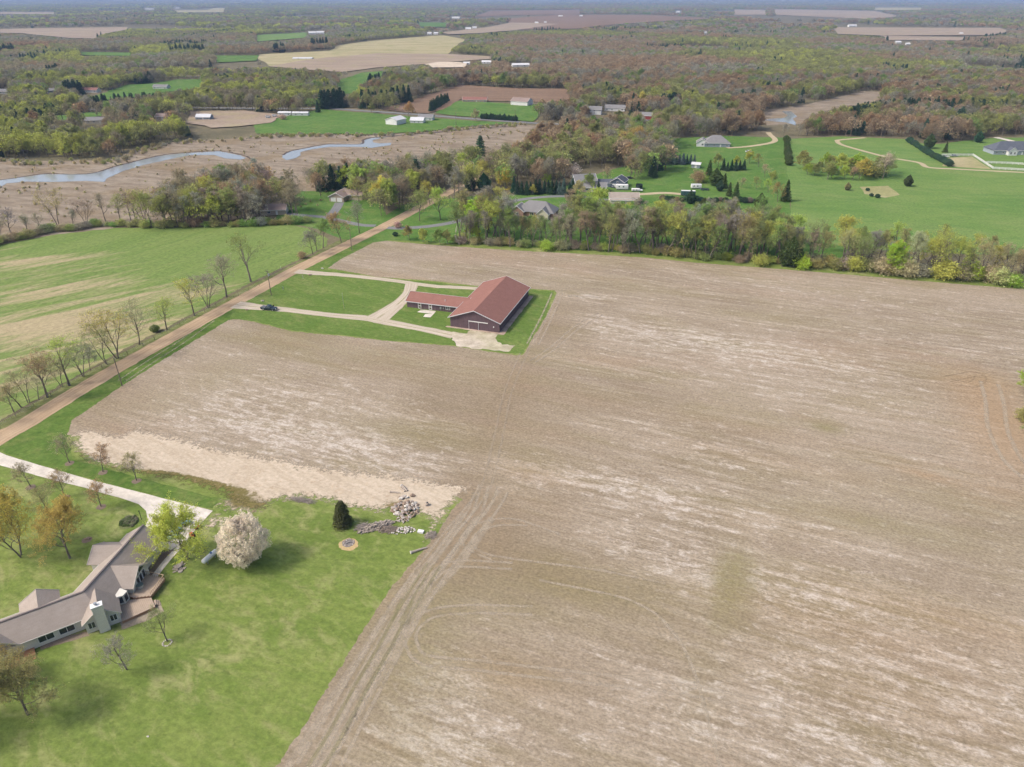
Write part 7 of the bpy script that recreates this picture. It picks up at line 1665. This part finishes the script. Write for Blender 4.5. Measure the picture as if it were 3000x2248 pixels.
def far_tree(name, seed, H, R, n=150, leaf=1.0, cone=False):
    rng = np.random.default_rng(seed)
    d = rng.normal(size=(n, 3)); d /= np.linalg.norm(d, axis=1, keepdims=True); d[:, 2] = np.abs(d[:, 2]) * 1.1 - 0.25
    lob = np.array([mnoise.noise(Vector((q[0] * 2.2, q[1] * 2.2, q[2] * 2.2 + seed))) for q in d])
    rr = rng.uniform(0.55, 1.0, n) ** 0.5 * (1 + 0.35 * lob)
    C = np.stack([d[:, 0] * R * rr, d[:, 1] * R * rr, H * 0.52 + d[:, 2] * H * 0.46 * rr], 1)
    if cone:
        z = rng.uniform(0.05, 1, n); az = rng.uniform(0, math.tau, n); q = (1 - z) ** .8 * R * rng.uniform(.7, 1.05, n); C = np.stack([np.cos(az) * q, np.sin(az) * q, z * H], 1)
    VL, TL, rl = leaves(C, leaf, rng); rl = np.clip(rl * 0.6 + 0.2 + np.repeat(lob, 3) * 0.4, 0, 1)
    V0, T0 = tubes([(0, 0, 0, 0, 0, H * 0.6, 0.3, 0.15), (0, 0, H * .3, R * .4, 0, H * .7, .15, .06), (0, 0, H * .3, -R * .3, R * .3, H * .7, .15, .06), (0, 0, H * .35, 0, -R * .4, H * .72, .15, .06)], 4)
    if not cone:
        tips = rng.normal(size=(60, 3)); tips /= np.linalg.norm(tips, axis=1, keepdims=True); tips[:, 2] = np.abs(tips[:, 2])
        sg = [(*(t * [R * .3, R * .3, 0] + [0, 0, H * .45]), *(t * [R * .95, R * .95, H * .48] + [0, 0, H * .48]), .10, .03) for t in tips]
        V9, T9 = tubes(sg, 3); T0 = np.vstack([T0, T9 + len(V0)]); V0 = np.vstack([V0, V9])
    me = np_mesh(name, np.vstack([V0, VL]), np.vstack([T0, TL + len(V0)]), [M['twig'], M['leaf' if not cone else 'needle']], np.concatenate([np.zeros(len(T0), int), np.ones(len(TL), int)]), np.concatenate([np.full(len(V0), .5), rl]))
    return bpy.data.objects.new(name, me), H

fcol = bpy.data.collections.new('woodland_shapes')
shapes = []
for k in ('bare0', 'bare1', 'bud0', 'bud1', 'bud3', 'full0', 'spruce0', 'pine', 'slim0', 'slim2'): shapes.append(joined('a_%02d_%s' % (len(shapes), k), PROTO[k]))      # 0..9
for i in range(5): shapes.append(far_tree('a_%02d_far' % len(shapes), 200 + i, 15, 6.4, 330, 0.74))                                                   # 10..14 middle
shapes.append(far_tree('a_%02d_farcone' % len(shapes), 210, 14, 3.4, 380, 0.9, True))                                                                # 15
for i in range(3): shapes.append(far_tree('a_%02d_clump' % len(shapes), 220 + i, 15, 9.0, 260, 1.8))                                                  # 16..18 distant
for o, h in shapes: fcol.objects.link(o)
SH = [h for o, h in shapes]

OPEN = [px for _, px, _ in FARFIELDS] + [MARSH, RIVER, RIVER2, PASTURE, [(1930, 410), (2120, 400), (2306, 406), (2310, 600), (1950, 600), (1960, 480)],
        [(2216, 356), (2250, 322), (2369, 305), (2420, 292), (2521, 268), (2616, 268), (2555, 302), (2453, 315), (2369, 342), (2352, 362), (2250, 368)]]

pts = {'x': [], 'y': [], 's': [], 'i': [], 't': []}
cross_w = GL(CROSS)
def lowf(X, Y, s, seed): return np.array([mnoise.fractal(Vector((a / s, b / s, seed)), 1.0, 2.0, 3) for a, b in zip(X, Y)])
TN = ['grey', 'brown', 'olive', 'yellow', 'red', 'green']
BELTWOOD = [[(1330, 716), (1500, 727), (1900, 749), (2340, 786), (2340, 752), (1900, 716), (1500, 697), (1380, 694)]]
NEARWOODS = [[(425, 670), (560, 673), (800, 657), (880, 640), (850, 585), (740, 552), (620, 566), (500, 618)],
             [(905, 560), (960, 545), (1130, 545), (1330, 505), (1490, 470), (1530, 480), (1400, 560), (1260, 612), (1170, 652), (1130, 645), (1080, 600), (1000, 575)],
             [(1460, 560), (1650, 546), (1900, 522), (1975, 505), (1955, 410), (1800, 405), (1640, 405), (1560, 440), (1480, 500)]]
def fill(y0, y1, cell, mode, hr):
    hw = 1500 / F_PX * 1.12
    X, Y = np.meshgrid(np.arange(-y1 * hw - 60, y1 * hw + 60, cell), np.arange(y0, y1, cell)); X = X.ravel(); Y = Y.ravel()
    X = X + RNG.uniform(-.5, .5, X.shape) * cell; Y = Y + RNG.uniform(-.5, .5, Y.shape) * cell
    k = np.abs(X) < Y * hw + 60; X, Y = X[k], Y[k]
    H = RNG.uniform(hr[0], hr[1], X.shape)
    px, py = to_px(X, Y); _, pt = to_px(X, Y, H * 0.8); _, pm = to_px(X, Y, H * 0.4)
    bad = np.zeros(X.shape, bool)
    for poly in OPEN:
        for q in (py, pt, pm): bad |= pip(px, q, poly)
    bad |= dist_line(X, Y, ROAD_W) < 9; bad |= dist_line(X, Y, cross_w) < 9
    _, pu = to_px(X, Y, H * 0.9)
    for hx, hy, wd, up in HOUSE_CLEAR:
        bad |= (np.abs(px - hx) < wd) & (pu < hy + 2) & (py > hy - up)
    if mode in ('near', 'belt'):
        inside = np.zeros(X.shape, bool)
        for poly in (NEARWOODS if mode == 'near' else BELTWOOD): inside |= pip(px, py, poly)
        bad = ~inside | (dist_line(X, Y, ROAD_W) < 9)
        for x0, x1, y0, y1 in VIEWS: bad |= (px > x0 - 10) & (px < x1 + 10) & (pu < y1 - 10) & (py > y0 + 6)
        bad |= RNG.uniform(size=X.shape) < 0.12
    if mode == 'mid':
        inside = py < 372
        for poly in ([(-120, 372), (100, 372), (330, 352), (560, 366), (640, 386), (570, 410), (470, 417), (370, 447), (300, 466), (0, 466), (-120, 470)],
                     [(1640, 400), (1930, 405), (2250, 396), (2300, 398), (2640, 402), (2720, 420), (2870, 408), (3080, 400), (3080, 340), (2350, 372), (2200, 360), (1950, 360), (1640, 372)]):
            inside |= pip(px, py, poly)
        bad |= ~inside
        open_brush = lowf(X, Y, 90, 3.0) < -0.28
        bad |= open_brush & (RNG.uniform(size=X.shape) < 0.7)
    if mode == 'far': bad |= (lowf(X, Y, 260, 9.0) < -0.45)
    if mode == 'dist': bad |= (lowf(X, Y, 900, 5.0) < -0.30)
    X, Y, H, px, py = X[~bad], Y[~bad], H[~bad], px[~bad], py[~bad]
    a = lowf(X, Y, 70 if mode in ('mid', 'near', 'belt') else 330, 1.0) + RNG.normal(size=X.shape) * 0.13
    b = lowf(X, Y, 60 if mode in ('mid', 'near', 'belt') else 300, 7.0) + RNG.normal(size=X.shape) * 0.13
    left = px < 1250
    ev = lowf(X, Y, 45 if mode == 'mid' else 130, 15.0) * (0 if mode in ('near', 'belt') else 1)
    for j in range(len(X)):
        r = random.random()
        conif = (ev[j] > 0.60 and r < 0.8) or r < 0.006
        if a[j] > (0.30 if left[j] else 0.5): tn = 'yellow' if left[j] or r < .4 else 'olive'
        elif a[j] > (0.0 if left[j] else 0.15): tn = 'olive'
        elif b[j] > 0.38: tn = 'red'
        elif b[j] > -0.1: tn = 'brown' if left[j] else 'russet'
        elif r < 0.25: tn = 'green'
        else: tn = 'grey'
        t = TINT[tn]
        if mode == 'belt': i = random.choice((8, 9, 8, 9, 2)); tn = random.choice(('olive', 'yellow', 'green', 'grey', 'olive')); t = TINT[tn]
        elif mode in ('mid', 'near'): i = random.choice((0, 1, 2, 3, 4, 2, 3)) if tn in ('grey', 'brown') else random.choice((2, 3, 4, 5, 10, 11))
        elif mode == 'far': i = random.randint(10, 14)
        else: i = random.randint(16, 18)
        if conif:
            t = TINT['pine']; i = random.choice((6, 7)) if mode in ('mid', 'near', 'belt') else 15
        s = H[j] / SH[i] * (1.0 if mode != 'dist' else 1.15)
        v = random.uniform(0.82, 1.15) * (1.0 if mode in ('near', 'belt') else 0.92)
        pts['x'].append(X[j]); pts['y'].append(Y[j]); pts['s'].append(s); pts['i'].append(i); pts['t'].append((t[0] * v, t[1] * v, t[2] * v))

def evergreen_line(px, n, h, jit=2.0, i0=6):
    L = GL(px); D = [0]
    for a, b in zip(L[:-1], L[1:]): D.append(D[-1] + math.dist(a, b))
    for k in range(n):
        s = D[-1] * (k + .5) / n
        x = np.interp(s, D, [p[0] for p in L]) + random.uniform(-jit, jit); y = np.interp(s, D, [p[1] for p in L]) + random.uniform(-jit, jit)
        hh = random.uniform(*h); i = random.choice((6, 7)) if i0 == 6 else 15
        pts['x'].append(x); pts['y'].append(y); pts['s'].append(hh / SH[i]); pts['i'].append(i); pts['t'].append(TINT['spruce'])
# ---- fill the woods
fill(280, 700, 7.5, 'near', (12, 19))
fill(255, 420, 6.2, 'belt', (11, 19))
fill(470, 1050, 6.2, 'mid', (9, 17))
fill(1050, 2500, 9.5, 'far', (9, 16))
fill(2500, 9500, 34.0, 'dist', (11, 18))
fill(9500, 16000, 85.0, 'dist', (13, 22))
for px, n, h in [([(120, 345), (200, 330), (310, 305)], 34, (9, 12)), ([(330, 310), (390, 300), (440, 305), (555, 318)], 26, (9, 12)), ([(760, 248), (850, 255), (950, 262)], 40, (8, 12)), ([(780, 240), (900, 250)], 26, (8, 11)), ([(280, 112), (420, 110), (560, 115), (680, 98)], 60, (12, 16)), ([(945, 320), (1010, 315)], 12, (16, 20)), ([(1060, 318), (1200, 300)], 12, (15, 19)), ([(1080, 255), (1150, 245)], 20, (13, 16)), ([(2490, 352), (2600, 340), (2690, 330), (2760, 332), (2990, 345)], 60, (12, 16)), ([(2480, 362), (2560, 356)], 16, (13, 16)), ([(1935, 330), (1990, 322)], 14, (15, 18)), ([(0, 360), (130, 378)], 12, (13, 17)), ([(195, 290), (250, 285)], 10, (16, 20)), ([(400, 247), (450, 243)], 8, (13, 16)),
        ([(1560, 98), (1640, 98)], 10, (16, 20)), ([(1735, 95), (1960, 93)], 30, (15, 19)), ([(2545, 124), (2600, 126)], 14, (13, 16)), ([(2880, 118), (2940, 115)], 10, (15, 19)), ([(800, 157), (835, 155)], 5, (18, 22)), ([(910, 145), (965, 142)], 9, (20, 24)), ([(500, 165), (600, 160)], 16, (17, 22)), ([(0, 165), (40, 160)], 8, (17, 22)), ([(140, 225), (175, 222)], 5, (15, 18))]:
    evergreen_line(px, n, h)
# scrub and reed clumps in the marsh
shrub_i = [len(shapes), len(shapes) + 1]
for k in ('shrub0', 'shrub1'):
    q = joined('a_%02d_%s' % (len(shapes), k), PROTO[k]); shapes.append(q); SH.append(q[1]); fcol.objects.link(q[0])
mw = GL(MARSH); ma = np.array(mw)
SX = RNG.uniform(ma[:, 0].min(), ma[:, 0].max(), 9000); SY = RNG.uniform(ma[:, 1].min(), ma[:, 1].max(), 9000)
ok = pip(SX, SY, mw) & ~pip(*to_px(SX, SY), RIVER) & ~pip(*to_px(SX, SY), RIVER2); SX, SY = SX[ok], SY[ok]
dens = lowf(SX, SY, 40, 21.0); edge_d = dist_line(SX, SY, mw[:14])
for x, y, dd, ee in zip(SX, SY, dens, edge_d):
    if random.random() < (0.75 if ee < 14 else (0.45 if dd > .25 else 0.05)):
        i = random.choice(shrub_i); h = random.uniform(.5, 1.4) if ee > 14 else random.uniform(.8, 2.8); t = random.choice([TINT['brown'], TINT['grey'], TINT['tanbud'], TINT['olive']]) if ee < 14 else random.choice([TINT['brown'], TINT['tanbud'], TINT['tan']])
        pts['x'].append(x); pts['y'].append(y); pts['s'].append(h / SH[i]); pts['i'].append(i); pts['t'].append(t)
n = len(pts['x'])
wm = bpy.data.meshes.new('woodland')
wm.vertices.add(n)
hz = [0.0 if y < 8000 else 0.0 for y in pts['y']]
wm.vertices.foreach_set('co', np.stack([pts['x'], pts['y'], hz], 1).astype(np.float32).ravel())
a = wm.attributes.new('size', 'FLOAT', 'POINT'); a.data.foreach_set('value', np.array(pts['s'], np.float32))
a = wm.attributes.new('shape', 'INT', 'POINT'); a.data.foreach_set('value', np.array(pts['i'], np.int32))
a = wm.attributes.new('turn', 'FLOAT', 'POINT'); a.data.foreach_set('value', RNG.uniform(0, math.tau, n).astype(np.float32))
a = wm.attributes.new('tint', 'FLOAT_VECTOR', 'POINT'); a.data.foreach_set('vector', np.array(pts['t'], np.float32).ravel())
wo = link('woodland', wm); tag(wo, 'brown and olive spring woods reaching to the horizon', 'woods', None, 'stuff')
ng = bpy.data.node_groups.new('woodland', 'GeometryNodeTree')
ng.interface.new_socket('Geometry', in_out='INPUT', socket_type='NodeSocketGeometry'); ng.interface.new_socket('Geometry', in_out='OUTPUT', socket_type='NodeSocketGeometry')
N = ng.nodes; gi = N.new('NodeGroupInput'); go = N.new('NodeGroupOutput')
ci = N.new('GeometryNodeCollectionInfo'); ci.inputs[0].default_value = fcol; ci.inputs[1].default_value = True; ci.inputs[2].default_value = True
ip = N.new('GeometryNodeInstanceOnPoints'); ip.inputs['Pick Instance'].default_value = True
def na(nm, ty):
    q = N.new('GeometryNodeInputNamedAttribute'); q.data_type = ty; q.inputs[0].default_value = nm; return q.outputs[0]
cx = N.new('ShaderNodeCombineXYZ'); ng.links.new(na('turn', 'FLOAT'), cx.inputs[2])
e2r = N.new('FunctionNodeEulerToRotation'); ng.links.new(cx.outputs[0], e2r.inputs[0])
ng.links.new(gi.outputs[0], ip.inputs['Points']); ng.links.new(ci.outputs[0], ip.inputs['Instance']); ng.links.new(na('shape', 'INT'), ip.inputs['Instance Index'])
ng.links.new(e2r.outputs[0], ip.inputs['Rotation']); ng.links.new(na('size', 'FLOAT'), ip.inputs['Scale']); ng.links.new(ip.outputs[0], go.inputs[0])
md = wo.modifiers.new('woodland', 'NODES'); md.node_group = ng
print('woodland points', n, 'objects', len(COL.objects))

# ------------------------------------------------------------------ haze
hb = MB().box(-33000, 33000, -33000, 33000, -25, 175)
ho = hb.build('haze', None); tag(ho, 'thin blue haze of the air over the whole land', 'haze', None, 'stuff')
hm = bpy.data.materials.new('haze'); hm.use_nodes = True; t = hm.node_tree; t.nodes.clear()
o = t.nodes.new('ShaderNodeOutputMaterial'); v = t.nodes.new('ShaderNodeVolumePrincipled')
v.inputs['Color'].default_value = (0.40, 0.57, 0.90, 1); v.inputs['Density'].default_value = 8.5e-5; v.inputs['Anisotropy'].default_value = 0.0
t.links.new(v.outputs[0], o.inputs['Volume']); ho.data.materials.append(hm)
